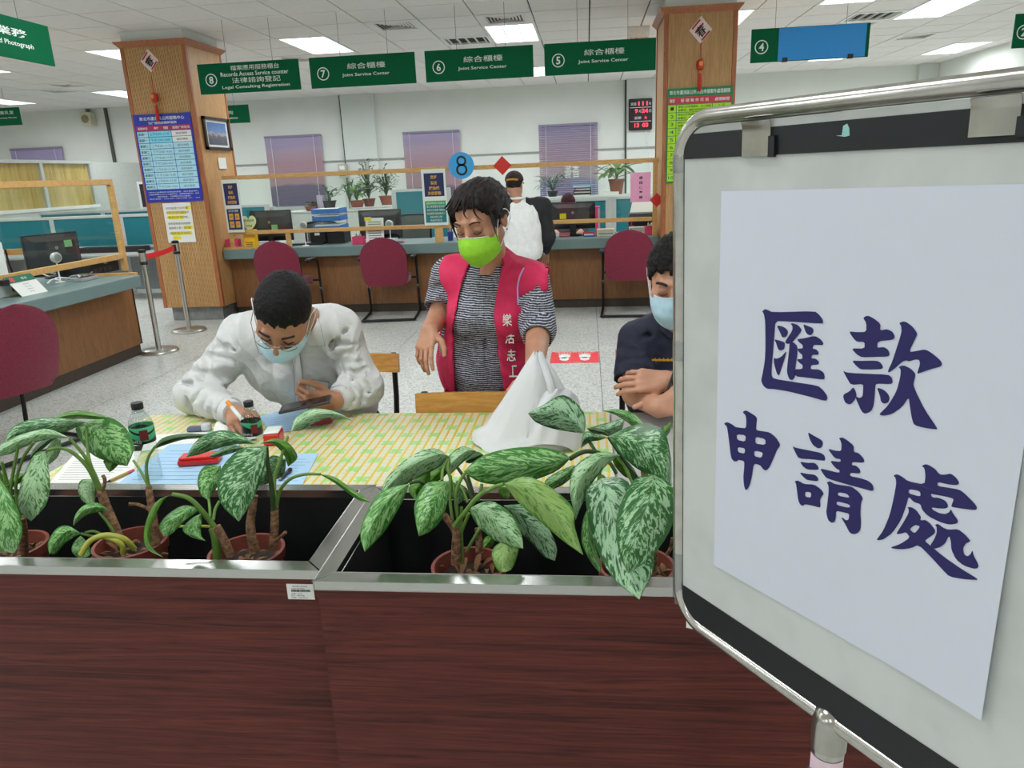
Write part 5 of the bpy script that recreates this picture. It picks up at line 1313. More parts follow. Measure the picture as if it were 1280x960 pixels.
# white plastic carrier bag
yb_ = PZ(650,572,TZ).y
def bagpt(px, py, Y): return PY(px, py, Y)
L_ = [(592,575),(592,545),(612,515),(634,478),(655,450),(668,441)]
R_2 = [(724,590),(728,560),(722,530),(708,505),(690,470),(674,442)]
rows = []
cY = yb_+.14
nu = 40
for i in range(13):
    t = i/12; k = t*5; i0 = min(int(k), 4); f_ = k-i0
    lx = [L_[i0][q]*(1-f_)+L_[i0+1][q]*f_ for q in (0,1)]; rx = [R_2[i0][q]*(1-f_)+R_2[i0+1][q]*f_ for q in (0,1)]
    a = PY(lx[0], lx[1], cY); b = PY(rx[0], rx[1], cY)
    zz = (a.z+b.z)/2; zz = TZ+.002 if i == 0 else max(zz, TZ+.004+.01*i)
    cx = (a.x+b.x)/2; hw = max((b.x-a.x)/2, .008); dp = .11*(1-t)**.9+.012; row = []
    for j in range(nu):
        an = 2*math.pi*j/nu; rr_ = 1+.075*(1-.4*t)*noise.noise(Vector((math.cos(an)*3.2, math.sin(an)*3.2, t*2.2)))+.05*math.sin(an*9+t*5)*(.3+t)*.6
        row.append(Vector((cx+hw*math.cos(an)*rr_, cY+dp*math.sin(an)*rr_, zz+.008*math.sin(an*4+2*t))))
    rows.append(row+[row[0]])
g = N('bag_plastic'); v = g.coord('Object', (1,1,.22)); nz = g.noise(v, 13, 3, .5, .5)
g.set(color=(232,233,234), rough=.25, trans=.12, sss=.0, ior=1.3); g.bump(nz, .45, .02); M_BAG = g.m
bg = thing('plastic_bag', 'white plastic carrier bag standing on the clover cloth', 'bag', (PY(655,590,cY).x, cY, TZ+.002))
MB().sheet(rows, uv=False).build('bag_body', M_BAG, bg, smooth=True, fix=True)
# the slack right handle and the gathered flap
rows = []
P_ = [(668,497,cY-.055),(690,487,cY-.06),(708,486,cY-.05),(722,497,cY-.03),(727,520,cY-.02)]
Q_ = [(664,520,cY-.075),(680,512,cY-.09),(700,508,cY-.085),(716,520,cY-.06),(728,552,cY-.04)]
S_ = [(655,560,cY-.10),(672,556,cY-.125),(694,556,cY-.125),(714,562,cY-.1),(730,578,cY-.06)]
for A_ in (P_, Q_, S_): rows.append(arc_pts([PY(*q) for q in A_], 5))
full_ = []
for i in range(2):
    for k in range(4): 
        full_.append([rows[i][j].lerp(rows[i+1][j], k/4)+Vector((0,-.006*math.sin(j*1.1+k),0)) for j in range(len(rows[0]))])
full_.append(rows[2]); MB().sheet(full_, uv=False).build('slack_handle', M_BAG, bg, smooth=True, solid=.001)
MB().tube(arc_pts([PY(674,442,cY),PY(687,478,cY-.05),PY(690,498,cY-.06),PY(676,512,cY-.07)], 5), [.012]*16, 8).build('handle_fold', M_BAG, bg, smooth=True)

# ================================================================ leafy plants in the planters
def leafnode(name, dark, pale, amount, fine=1.0, edge=None):
    g = N(name); tc = g.n('ShaderNodeTexCoord'); s_ = g.sep(tc.outputs['UV']); oi = g.n('ShaderNodeObjectInfo')
    au = g.math('ABSOLUTE', g.math('SUBTRACT', s_[0], .5))
    side = g.math('GREATER_THAN', s_[0], .5)
    w_ = g.math('SUBTRACT', s_[1], g.math('MULTIPLY', au, .62))
    cm = g.n('ShaderNodeCombineXYZ', i_X=g.math('MULTIPLY', au, 5.5*fine), i_Y=g.math('MULTIPLY', w_, 13*fine), i_Z=g.math('ADD', g.math('MULTIPLY', oi.outputs['Random'], 50), g.math('MULTIPLY', side, 9)))
    n1 = g.noise(cm.outputs[0], 1.6, 4, .60, 1.1)
    cm2 = g.n('ShaderNodeCombineXYZ', i_X=g.math('MULTIPLY', au, 3), i_Y=g.math('MULTIPLY', w_, 5), i_Z=oi.outputs['Random'])
    n2 = g.noise(cm2.outputs[0], 2, 2)
    f = g.math('ADD', n1, g.math('MULTIPLY', g.math('SUBTRACT', n2, .5), .28))
    rim = g.math('MULTIPLY', g.math('SMOOTH_MIN', 1, g.math('MULTIPLY', g.math('MAXIMUM', g.math('SUBTRACT', au, .40), 0), 8), .1), .22)
    f = g.math('SUBTRACT', f, rim)
    rib = g.math('LESS_THAN', au, .012)
    c = g.ramp(f, [(amount-.03, dark), (amount+.03, pale)])
    c = g.mix(.22, c, g.ramp(n2, [(.3, (40,70,30)), (.7, (190,215,170))]), 'SOFT_LIGHT')
    c = g.mix(g.math('MULTIPLY', rib, .6), c, tuple((a+b)//2 for a, b in zip(dark, pale)))
    vein = g.math('ABSOLUTE', g.math('SINE', g.math('MULTIPLY', w_, 75)))
    g.set(color=c, rough=.32, spec=.5); g.bump(g.math('ADD', g.math('MULTIPLY', vein, .35), g.math('MULTIPLY', au, 3)), .18, .004)
    return g.m
ML = {'s': leafnode('leaf_silver', (60,118,50), (166,198,154), .44), 'm': leafnode('leaf_mixed', (58,122,42), (152,194,130), .51),
      'd': leafnode('leaf_darkstripe', (46,104,46), (164,200,158), .52, 1.1), 'w': leafnode('leaf_speckled', (48,98,52), (164,198,162), .465),
      'p': leafnode('leaf_pale', (84,132,52), (144,174,100), .43), 'g': leafnode('leaf_green', (66,116,36), (104,152,52), .5, .5), 'k': leafnode('leaf_deep', (40,74,32), (60,98,44), .5, .5)}
M_STEMG = plain('petiole_green', (96,132,52), .45, var=.2, scale=40); M_STEMY = plain('petiole_yellow', (170,170,66), .45, var=.2, scale=40); M_STEMD = plain('petiole_dark', (52,76,38), .45, var=.15, scale=40)
g = N('cane_bark'); v = g.coord('Object', (1,1,1.6)); n_ = g.noise(v, 70, 5, .7); g.set(color=g.ramp(n_, [(.35, (74,50,34)), (.5, (128,92,62)), (.66, (168,134,98))]), rough=.85); g.bump(n_, .7, .006); M_CANE = g.m
g = N('pot_plastic'); v = g.coord('Object'); g.set(color=g.ramp(g.noise(v, 20, 3), [(.3, (116,56,44)), (.7, (140,72,58))]), rough=.5); M_POT = g.m
CROPS = {'A':(0,500,4.363), 'B':(160,500,4.365), 'C':(260,500,4.363), 'D':(440,540,5.335), 'E':(560,540,5.335), 'F':(650,480,4.8), 'G':(680,560,4.8)}
def cpx(cr, p): x0, y0, s_ = CROPS[cr]; return x0+p[0]/s_, y0+p[1]/s_
def leaf(par, cr, kind, Ys, base, tip, L, R, Mid=None, fold=.014):
    if Mid is None: Mid = [((a[0]+b[0])/2, (a[1]+b[1])/2) for a, b in zip(L, R)]
    n = 13
    def curve(pts): return [Vector((*cpx(cr, p), 0)) for p in pts]
    cl, cm_, cr_ = (arc_pts(curve([base]+list(q)+[tip]), 4) for q in (L, Mid, R))
    m_ = len(cm_); rows = []
    for i in range(m_):
        t = i/(m_-1); Yc = Ys[0]*(1-t)*(1-2*t)+Ys[1]*4*t*(1-t)+Ys[2]*t*(2*t-1)
        wv = .003*math.sin(t*13)
        row = []
        for q in range(9):
            s_ = -1+q/4
            P = cm_[i].lerp(cl[i], -s_) if s_ < 0 else cm_[i].lerp(cr_[i], s_)
            row.append(PY(P.x, P.y, Yc+fold*(abs(s_)**1.4)*math.sin(math.pi*min(1, t*.9+.05))+wv*s_))
        rows.append(row)
    o = MB().sheet(rows).build('leaf', ML[kind], par, smooth=True, fix=True, solid=.0008)
    return o
def stem(par, cr, pts, Y, r0, mat, name='petiole', r1=None):
    Ys = Y if isinstance(Y, (tuple, list)) else (Y, Y); n = len(pts)
    P = arc_pts([PY(*cpx(cr, p), Ys[0]+(Ys[-1]-Ys[0])*i/(n-1)) for i, p in enumerate(pts)], 5)
    r1 = r1 or r0; m = MB().tube(P, [r0+(r1-r0)*i/(len(P)-1) for i in range(len(P))], 8)
    return m.build(name, mat, par, smooth=True)
def pot(px, py, zr, r0, lab, seed):
    c = PZ(px, py, zr); rnd = random.Random(seed)
    r = thing('potted_plant', lab, 'plant', (c.x, c.y, .511), 'leafy plants in the planter boxes')
    h = zr-.511; b = Vector((c.x, c.y, .511))
    MB().lathe([(r0*.72,0),(r0*.94,h*.86),(r0,h*.87),(r0*1.02,h),(r0*.93,h),(r0*.9,h*.84),(r0*.72,.01)], b, 32, cap=False).build('pot', M_POT, r, smooth=True)
    rows = [[b+Vector((math.cos(2*math.pi*j/24)*r0*.9*q, math.sin(2*math.pi*j/24)*r0*.9*q, h*.8+.012*noise.noise(Vector((q*4*math.cos(j*.26), q*4*math.sin(j*.26), seed))))) for j in range(25)] for q in (1,.75,.5,.25,.01)]
    MB().sheet(rows, uv=False).build('soil', M_SOIL, r, smooth=True)
    m = MB()
    for k in range(26):
        a = rnd.uniform(0,6.28); q = r0*.8*rnd.random()**.5; p = b+Vector((math.cos(a)*q, math.sin(a)*q, h*.82))
        a2 = rnd.uniform(0,6.28); d = Vector((math.cos(a2), math.sin(a2), rnd.uniform(0,.9)))*rnd.uniform(.015,.04)
        blade(m, p, p+d, rnd.uniform(.006,.016), .3)
    tag(m.build('dry_litter', plain('dry_leaf', (122,88,58), .9, var=.3, scale=50), r, fix=False), kind='stuff')
    return r
# 1: far left
p = pot(12, 682, .685, .083, 'leafy variegated plant at the far left of the planters', 1)
leaf(p,'A','m',(1.36,1.30,1.30),(-10,420),(80,832),[(-60,520),(-80,680),(-20,815)],[(60,520),(110,640),(118,740)],[(20,520),(45,650),(70,760)])
leaf(p,'A','s',(1.42,1.36,1.36),(248,278),(170,660),[(185,300),(118,440),(98,590)],[(265,370),(273,480),(245,580)],[(215,370),(165,480),(148,590)])
leaf(p,'A','d',(1.50,1.52,1.50),(470,120),(28,232),[(330,95),(180,103),(68,150)],[(350,175),(220,182),(100,212)],[(350,130),(220,140),(85,180)])
leaf(p,'A','s',(1.44,1.42,1.40),(378,206),(-60,310),[(262,158),(120,186),(10,240)],[(265,212),(150,248),(50,295)],[(255,186),(130,212),(25,262)])
leaf(p,'A','g',(1.56,1.58,1.58),(600,100),(288,106),[(520,72),(430,58),(350,70)],[(530,104),(440,102),(350,106)])
leaf(p,'A','k',(1.46,1.46,1.45),(330,208),(165,312),[(270,203),(220,232),(182,270)],[(292,218),(240,262),(190,305)])
leaf(p,'A','s',(1.47,1.46,1.45),(328,212),(252,356),[(290,222),(255,270),(246,325)],[(334,250),(316,305),(280,342)])
leaf(p,'A','g',(1.45,1.43,1.41),(132,404),(30,472),[(100,400),(62,424),(36,450)],[(124,440),(95,460),(60,478)])
stem(p,'A',[(130,830),(128,730),(120,640)],(1.45,1.43),.011,M_CANE,'cane',.008)
for q in ([(100,660),(70,560),(60,470),(100,250)],[(90,650),(40,520),(20,380)],[(110,640),(85,480),(120,330),(185,230)],[(60,640),(45,480),(10,340)],[(30,640),(20,470),(-20,360)]): stem(p,'A',q,(1.43,1.42),.0035,M_STEMG)
# 2: second from left
p = pot(163, 677, .69, .084, 'leafy variegated plant, second from the left, leaves arching over the table edge', 2)
leaf(p,'A','m',(1.60,1.55,1.53),(466,122),(694,360),[(412,160),(488,285),(600,340)],[(590,92),(690,158),(730,262)],[(540,170),(612,248),(668,318)],.02)
leaf(p,'A','g',(1.56,1.55,1.55),(612,318),(598,392),[(566,330),(572,352),(584,376)],[(650,335),(642,355),(618,380)])
leaf(p,'A','s',(1.46,1.44,1.42),(522,432),(486,572),[(445,436),(426,488),(444,545)],[(522,470),(521,520),(512,562)],[(492,460),(474,500),(476,540)])
leaf(p,'A','m',(1.42,1.38,1.35),(592,602),(400,684),[(530,560),(460,573),(412,625)],[(540,609),(470,628),(420,668)],[(530,583),(465,598),(416,645)])
leaf(p,'A','m',(1.38,1.35,1.33),(442,730),(270,840),[(370,686),(308,703),(262,775)],[(402,748),(352,784),(305,837)],[(376,712),(325,745),(284,800)])
leaf(p,'A','m',(1.39,1.36,1.35),(440,742),(440,866),[(412,765),(392,805),(400,840)],[(470,770),(494,815),(486,850)])
stem(p,'A',[(440,845),(490,770),(580,738),(680,760),(732,812)],(1.34,1.40),.0065,M_STEMY)
stem(p,'A',[(560,742),(640,770),(668,800),(672,838)],(1.37,1.38),.006,M_STEMY)
stem(p,'A',[(440,728),(500,742),(560,752),(620,770)],(1.38,1.40),.003,M_STEMG)
stem(p,'A',[(465,724),(510,716),(560,735),(610,752)],(1.39,1.40),.003,M_STEMG)
stem(p,'A',[(660,790),(620,680),(578,580),(548,490)],(1.43,1.45),.012,M_CANE,'cane',.0095)
stem(p,'A',[(548,500),(520,420),(495,360),(480,290),(470,140)],(1.45,1.58),.006,M_STEMG,r1=.003)
stem(p,'A',[(540,490),(480,370),(400,290),(330,262),(256,274)],(1.45,1.42),.005,M_STEMG,r1=.003)
stem(p,'A',[(545,480),(470,320),(378,208)],(1.45,1.44),.005,M_STEMG,r1=.003)
stem(p,'A',[(620,720),(580,660),(540,610)],(1.41,1.41),.003,M_STEMG)
stem(p,'A',[(560,500),(572,440),(560,410)],(1.44,1.44),.004,M_CANE,'dry_sheath')
stem(p,'B',[(150,790),(140,660),(122,540),(112,470)],(1.46,1.48),.011,M_CANE,'cane',.007)
stem(p,'B',[(120,600),(60,572),(5,568)],(1.47,1.46),.004,M_CANE,'dry_sheath')
stem(p,'B',[(116,490),(100,380),(112,310),(150,250)],(1.48,1.50),.0042,M_STEMG,r1=.003)
stem(p,'B',[(110,470),(70,390),(30,330)],(1.48,1.52),.003,M_STEMG)
leaf(p,'B','k',(1.50,1.54,1.58),(130,272),(455,186),[(190,208),(300,184),(390,186)],[(205,244),(300,216),(390,207)])
# 3: third
p = pot(308, 688, .69, .086, 'leafy variegated plant, third from the left, one broad striped leaf in front', 3)
leaf(p,'B','d',(1.44,1.38,1.36),(757,252),(605,662),[(610,270),(497,400),(505,560)],[(752,335),(715,465),(662,580)],[(700,345),(635,465),(612,575)],.02)
leaf(p,'B','d',(1.50,1.52,1.54),(692,240),(316,312),[(610,186),(500,166),(385,212)],[(592,240),(480,266),(392,296)],[(600,212),(490,214),(385,256)])
leaf(p,'B','d',(1.50,1.53,1.54),(640,260),(440,306),[(580,246),(520,262),(470,288)],[(590,282),(530,300),(480,312)])
leaf(p,'B','m',(1.50,1.47,1.45),(505,356),(430,542),[(418,362),(380,430),(394,510)],[(505,420),(482,482),(450,527)],[(466,420),(440,470),(430,512)])
leaf(p,'B','m',(1.36,1.34,1.33),(397,622),(422,768),[(345,648),(299,705),(340,745)],[(402,660),(397,702),(402,745)],[(370,660),(352,702),(380,745)])
leaf(p,'B','m',(1.37,1.33,1.31),(382,588),(196,745),[(300,576),(212,630),(170,692)],[(372,612),(310,658),(236,732)],[(335,594),(264,645),(205,708)])
leaf(p,'B','g',(1.36,1.30,1.28),(250,512),(192,858),[(150,560),(92,690),(100,805)],[(195,545),(128,685),(130,800)])
stem(p,'B',[(470,690),(400,600),(330,535),(240,513)],(1.38,1.35),.006,M_STEMG,r1=.004)
stem(p,'B',[(488,858),(480,760),(465,700)],(1.38,1.38),.010,M_STEMG,'shoot')
stem(p,'B',[(560,850),(520,760),(480,690)],(1.38,1.38),.010,M_CANE,'cane')
stem(p,'B',[(450,690),(380,688),(280,690)],(1.38,1.37),.003,M_STEMY)
stem(p,'B',[(470,690),(430,650),(385,600)],(1.38,1.37),.003,M_STEMG)
stem(p,'B',[(440,540),(446,590),(448,640)],(1.45,1.40),.003,M_STEMG)
stem(p,'B',[(500,552),(475,600),(466,655)],(1.42,1.39),.0035,M_STEMG)
stem(p,'B',[(692,830),(668,700),(676,610),(690,520)],(1.45,1.47),.012,M_CANE,'cane',.009)
stem(p,'B',[(792,800),(800,700),(800,640),(800,580)],(1.46,1.47),.011,M_CANE,'cane',.009)
stem(p,'B',[(860,720),(840,740),(800,770)],(1.44,1.45),.004,M_CANE,'dry_sheath')
stem(p,'B',[(795,595),(785,480),(762,340),(757,255)],(1.46,1.44),.007,M_STEMD,r1=.004)
stem(p,'B',[(800,590),(800,430),(840,300),(872,200)],(1.46,1.56),.0055,M_STEMG,r1=.003)
stem(p,'C',[(375,570),(395,490),(450,430),(530,405),(612,405)],(1.46,1.42),.0045,M_STEMG,r1=.003)
leaf(p,'C','s',(1.56,1.60,1.62),(454,172),(792,116),[(478,95),(575,46),(700,66)],[(520,158),(620,108),(712,92)],[(498,122),(590,80),(705,78)])
leaf(p,'C','g',(1.52,1.53,1.54),(288,238),(438,362),[(362,210),(436,232),(488,310)],[(352,238),(410,292),(430,342)])
leaf(p,'C','d',(1.52,1.53,1.53),(425,322),(250,462),[(355,302),(310,340),(266,402)],[(415,400),(350,445),(300,462)])
leaf(p,'C','g',(1.42,1.39,1.37),(608,404),(888,556),[(690,420),(775,478),(842,522)],[(690,452),(770,512),(828,548)])
# 4: fourth, in the right planter
p = pot(586, 706, .69, .082, 'leafy variegated plant at the left of the right planter, wide fan of leaves', 4)
leaf(p,'D','s',(1.52,1.46,1.40),(652,166),(190,488),[(550,110),(395,160),(230,310)],[(570,240),(400,325),(262,430)],[(570,150),(395,228),(245,360)],.02)
leaf(p,'D','m',(1.42,1.34,1.27),(382,345),(85,797),[(195,398),(86,560),(56,690)],[(332,470),(232,640),(150,735)],[(270,425),(165,560),(103,690)],.02)
leaf(p,'D','m',(1.44,1.36,1.33),(645,328),(447,694),[(500,340),(420,470),(425,600)],[(640,450),(592,590),(510,668)],[(572,415),(520,520),(462,620)],.02)
leaf(p,'D','g',(1.50,1.50,1.48),(520,252),(428,452),[(440,300),(378,370),(400,430)],[(520,330),(482,392),(450,442)])
leaf(p,'D','g',(1.52,1.52,1.52),(650,206),(508,334),[(565,226),(520,268),(504,308)],[(640,268),(596,312),(552,334)])
leaf(p,'D','s',(1.54,1.51,1.49),(830,128),(648,294),[(740,96),(655,150),(616,220)],[(800,152),(722,218),(668,272)])
leaf(p,'D','k',(1.55,1.55,1.55),(876,152),(756,200),[(840,132),(800,145),(770,170)],[(860,178),(820,200),(780,208)])
leaf(p,'E','m',(1.42,1.40,1.46),(818,172),(106,262),[(700,114),(480,102),(245,152)],[(705,270),(450,348),(220,335)],[(700,210),(480,228),(248,246)],.022)
leaf(p,'E','p',(1.36,1.29,1.24),(372,345),(900,818),[(560,302),(815,480),(846,640)],[(480,478),(640,618),(785,738)],[(530,382),(705,530),(832,695)],.022)
leaf(p,'E','s',(1.40,1.35,1.31),(140,510),(500,776),[(280,460),(425,548),(488,680)],[(190,612),(300,714),(420,764)],[(250,535),(352,628),(440,712)],.018)
leaf(p,'E','w',(1.43,1.40,1.38),(372,490),(712,858),[(520,488),(645,600),(724,760)],[(470,655),(560,745),(642,830)],[(500,570),(610,670),(690,790)],.018)
leaf(p,'E','p',(1.37,1.33,1.31),(405,716),(372,934),[(318,758),(293,822),(326,916)],[(468,765),(454,850),(420,918)])
leaf(p,'E','g',(1.43,1.42,1.42),(342,362),(398,446),[(338,392),(352,422),(378,440)],[(385,370),(408,400),(412,428)])
leaf(p,'D','d',(1.52,1.52,1.51),(670,334),(702,484),[(646,380),(662,425),(684,464)],[(742,358),(776,400),(742,455)])
leaf(p,'E','g',(1.44,1.43,1.42),(300,700),(240,770),[(262,695),(240,715),(232,745)],[(310,725),(300,755),(270,772)])
stem(p,'D',[(692,880),(694,760),(690,660),(612,552)],(1.40,1.42),.011,M_CANE,'cane',.008)
stem(p,'D',[(850,800),(848,720),(838,640)],(1.46,1.47),.009,M_CANE,'cane',.007)
for q, ya, yb2, mt in (([(710,650),(690,430),(640,250),(652,168)],1.42,1.52,M_STEMG),([(680,640),(655,470),(656,290)],1.42,1.47,M_STEMG),([(720,680),(690,430),(730,310),(768,265)],1.42,1.46,M_STEMG),([(800,450),(770,340),(705,240)],1.47,1.52,M_STEMD),([(820,450),(790,350),(770,285)],1.47,1.48,M_STEMD),([(740,880),(730,700),(730,500)],1.41,1.43,M_STEMG),([(760,800),(830,680),(850,640)],1.43,1.45,M_STEMG),([(840,460),(860,390),(866,345)],1.46,1.47,M_STEMG),([(720,690),(760,590),(780,540)],1.42,1.42,M_STEMG),([(480,345),(440,330),(384,342)],1.44,1.42,M_STEMD),([(600,325),(606,250),(640,180)],1.45,1.51,M_STEMG),([(770,470),(740,390),(700,330)],1.46,1.5,M_STEMG)): stem(p,'D',q,(ya,yb2),.0036,mt)
stem(p,'E',[(40,630),(110,540),(200,430),(300,372),(372,346)],(1.38,1.36),.0052,M_STEMG,r1=.004)
# 5: fifth, by the board
p = pot(796, 706, .685, .083, 'leafy variegated plant at the right, big drooping leaves against the sign board', 5)
leaf(p,'F','w',(1.58,1.60,1.62),(388,298),(48,176),[(382,170),(262,66),(130,132)],[(300,286),(190,266),(95,228)],[(330,230),(220,176),(110,172)],.018)
leaf(p,'F','d',(1.54,1.54,1.55),(524,322),(366,384),[(460,298),(400,286),(372,318)],[(472,338),(424,344),(386,368)])
leaf(p,'F','w',(1.52,1.53,1.54),(400,266),(628,206),[(480,244),(540,230),(590,214)],[(470,294),(540,312),(606,280)])
leaf(p,'F','m',(1.46,1.49,1.52),(745,250),(496,160),[(710,198),(640,160),(560,152)],[(700,268),(640,226),(570,184)])
leaf(p,'F','k',(1.51,1.51,1.52),(525,296),(402,268),[(490,276),(455,262),(425,260)],[(500,302),(460,298),(425,286)])
leaf(p,'F','d',(1.40,1.33,1.29),(528,316),(884,594),[(690,246),(850,268),(898,410)],[(590,404),(700,506),(812,556)],[(640,330),(775,395),(856,490)],.024)
leaf(p,'F','s',(1.42,1.35,1.31),(608,428),(334,814),[(470,408),(335,490),(298,620)],[(525,482),(432,595),(372,722)],[(490,445),(385,540),(332,670)],.02)
leaf(p,'G','w',(1.34,1.26,1.17),(338,182),(572,908),[(250,280),(310,585),(420,785)],[(505,205),(600,520),(662,700)],[(392,320),(455,560),(535,780)],.024)
leaf(p,'G','d',(1.30,1.22,1.20),(660,162),(505,752),[(535,195),(436,420),(452,625)],[(775,240),(770,455),(652,645)],[(640,285),(568,480),(518,640)],.026)
leaf(p,'G','m',(1.36,1.34,1.32),(262,366),(336,748),[(232,440),(228,570),(282,685)],[(300,540),(325,640),(342,705)])
leaf(p,'E','m',(1.52,1.51,1.50),(848,222),(664,388),[(780,243),(700,284),(645,332)],[(824,300),(764,352),(706,378)])
leaf(p,'F','g',(1.44,1.45,1.46),(838,284),(905,232),[(855,262),(872,250),(890,238)],[(862,322),(885,306),(900,280)])
leaf(p,'F','w',(1.38,1.36,1.35),(892,380),(905,700),[(882,450),(884,540),(892,640)],[(906,450),(908,560),(908,640)])
leaf(p,'F','g',(1.50,1.50,1.49),(560,420),(705,566),[(600,425),(650,470),(690,520)],[(560,470),(610,540),(660,568)])
for q, ya, yb2, mt in (([(690,580),(650,490),(604,436)],1.42,1.42,M_STEMD),([(470,430),(425,360),(390,300)],1.5,1.58,M_STEMD),([(580,540),(545,480),(525,470)],1.46,1.48,M_STEMD),([(470,600),(480,520),(500,480)],1.46,1.48,M_STEMG),([(700,640),(660,560),(600,440)],1.42,1.46,M_STEMG),([(560,640),(500,560),(486,560)],1.4,1.36,M_STEMG),([(760,640),(700,560),(640,480),(532,318)],1.42,1.42,M_STEMD)): stem(p,'F',q,(ya,yb2),.004,mt)
stem(p,'E',[(815,178),(870,145),(930,128),(1010,140)],(1.42,1.48),.005,M_STEMD)
stem(p,'G',[(640,780),(660,600),(620,300),(600,130)],(1.40,1.42),.010,M_CANE,'cane',.007)
stem(p,'G',[(735,640),(760,600),(772,540)],(1.42,1.42),.004,M_CANE,'dry_sheath')
# ================================================================ sign board on its stand
PHI, TILT = -.965, .027
BD = Vector((math.cos(PHI), math.sin(PHI), 0)); BN = BD.cross(Vector((0,0,1))); BU = Vector((0,0,1))*math.cos(TILT)+BN*math.sin(TILT)
BP0 = Vector((.1477, 1.16, 1.1))
_Bi = None
def onboard(x, y):
    """board-plane coordinates (along, up) that pixel x, y looks at"""
    r_ = ray(x, y); Mx = Matrix(((BD.x,BU.x,-r_.x),(BD.y,BU.y,-r_.y),(BD.z,BU.z,-r_.z))); s_ = Mx.inverted()@(CAM-BP0); return s_.x, s_.y
def BPt(a, b, off=0): return BP0+BD*a+BU*b+BN*off
BW = .62; BT, BB = .4835, -.3425
sb = thing('sign_board', 'white sign board in a steel tube frame on a stand, at the right', 'sign board', (BPt(.31,0).x, BPt(.31,0).y, 0))
M_TUBE = plain('worn_steel_tube', (200,197,190), .2, .95, var=.12, scale=40)
rc = .06; loop = []
for cx, cy, a0 in ((BW-rc,BT-rc,0),(rc,BT-rc,90),(rc,BB+rc,180),(BW-rc,BB+rc,270)):
    for k in range(9): t = math.radians(a0+90*k/8); loop.append(BPt(cx+rc*math.cos(t), cy+rc*math.sin(t)))
MB().tube(loop, .0115, 16, closed=True).build('tube_frame', M_TUBE, sb, smooth=True)
def rrect(x0, x1, y0, y1, r_, off, n=6, round_=(1,1,1,1)):
    out = []
    for i, (cx, cy, a0) in enumerate(((x1,y1,0),(x0,y1,90),(x0,y0,180),(x1,y0,270))):
        if not round_[i]: out.append(BPt(cx, cy, off)); continue
        sx = -1 if cx == x1 else 1; sy = -1 if cy == y1 else 1
        for k in range(n+1): t = math.radians(a0+90*k/n); out.append(BPt(cx+sx*r_+r_*math.cos(t), cy+sy*r_+r_*math.sin(t), off))
    return out
g = N('whiteboard'); v = g.coord('Object'); n_ = g.noise(v, 4, 4, .6); g.set(color=g.ramp(n_, [(.35, (190,193,188)), (.6, (208,211,207))]), rough=.28); M_WB = g.m
MB().prism(rrect(.013,BW-.013,BB+.012,BT-.012,.045,-.006), BN*.010).build('panel', M_WB, sb)
M_STRIP = plain('strip_black', (22,26,28), .5, var=.1)
s0 = onboard(1000,161); s1 = onboard(1000,194); s2 = onboard(1000,826); s3 = onboard(960,826)
ta, tb_ = (onboard(1090,149)[1]+onboard(1215,134)[1])/2, (onboard(900,204)[1]+onboard(1200,172)[1])/2
ba, bb = (onboard(940,788)[1]+onboard(1100,888)[1])/2, (onboard(960,827)[1]+onboard(1100,905)[1])/2
MB().prism(rrect(.0145,BW-.0145,tb_,ta,.018,.0042,round_=(1,1,0,0)), BN*.0016).build('strip', M_STRIP, sb, label='black strip across the top')
MB().prism(rrect(.0145,BW-.0145,BB+.0125,ba,.018,.0042,round_=(0,0,1,1)), BN*.0016).build('strip', M_STRIP, sb, label='black strip across the bottom')
# paint chip and clips
m = MB(); c = onboard(1061,164)
m.prism([BPt(c[0]+q[0], c[1]+q[1], .006) for q in ((-.012,-.004),(-.004,-.004),(-.003,.006),(.002,.008),(.005,.003),(.006,-.005),(.0,-.006))], BN*.0004); m.build('paint_chip', plain('chip_mint', (150,206,200), .6), sb)
M_CLIP = plain('clip_steel', (184,180,172), .18, .9, var=.1, scale=25)
for x0, x1, yb3, lab in ((933,968,197,'left steel clip'), (1216,1279,172,'right steel clip')):
    a0 = onboard(x0,yb3)[0]; a1 = onboard(x1,yb3-6)[0]; b0 = onboard((x0+x1)/2,yb3-2)[1]; top = BT-.0125
    m = MB(); rows = []
    for t in range(7):
        q = t/6; rows.append([BPt(a0+(a1-a0)*j/4, b0+(top-b0)*q, .0075+.003*max(0,(q-.75)/.25)**1.5+.0012*math.sin(j/4*math.pi)) for j in range(5)])
    m.sheet(rows, uv=False).build('clip', M_CLIP, sb, solid=.0022, smooth=True, label=lab)
    MB().prism([BPt(a1-.002,b0-.002,.006),BPt(a1+.008,b0-.002,.006),BPt(a1+.008,top-.02,.006),BPt(a1-.002,top-.02,.006)], BN*.004).build('clip_pad', M_BLACK, sb)
# stand post, bracket, base
pa, pb_ = onboard(1037,885); pc = BPt(pa, BB, -.004)
MB().lathe([(.0225,0),(.0225,pc.z-.045)], (pc.x,pc.y,0), 24).build('post', M_TUBE, sb, smooth=True)
MB().lathe([(.0205,pc.z-.05),(.0245,pc.z-.047),(.0245,pc.z-.004),(.02,pc.z+.012),(.008,pc.z+.018)], (pc.x,pc.y,0), 24).build('bracket', M_CLIP, sb, smooth=True)
lbx = MB(); n = 14; rows = []
d2 = (CAM-pc); d2.z = 0; d2.normalize(); sd = Vector((-d2.y, d2.x, 0))
for zz in (pc.z-.32, pc.z-.058): rows.append([Vector((pc.x,pc.y,zz))+(d2*math.cos(t)+sd*math.sin(t))*.0232 for t in [-1.2+2.4*j/n for j in range(n+1)]])
lbx.sheet(rows, uv=False).build('pink_label', plain('label_pink', (232,206,214), .6), sb, label='pale pink handwritten label round the post')
M_PENB = plain('pen_blue', (70,84,170), .6)
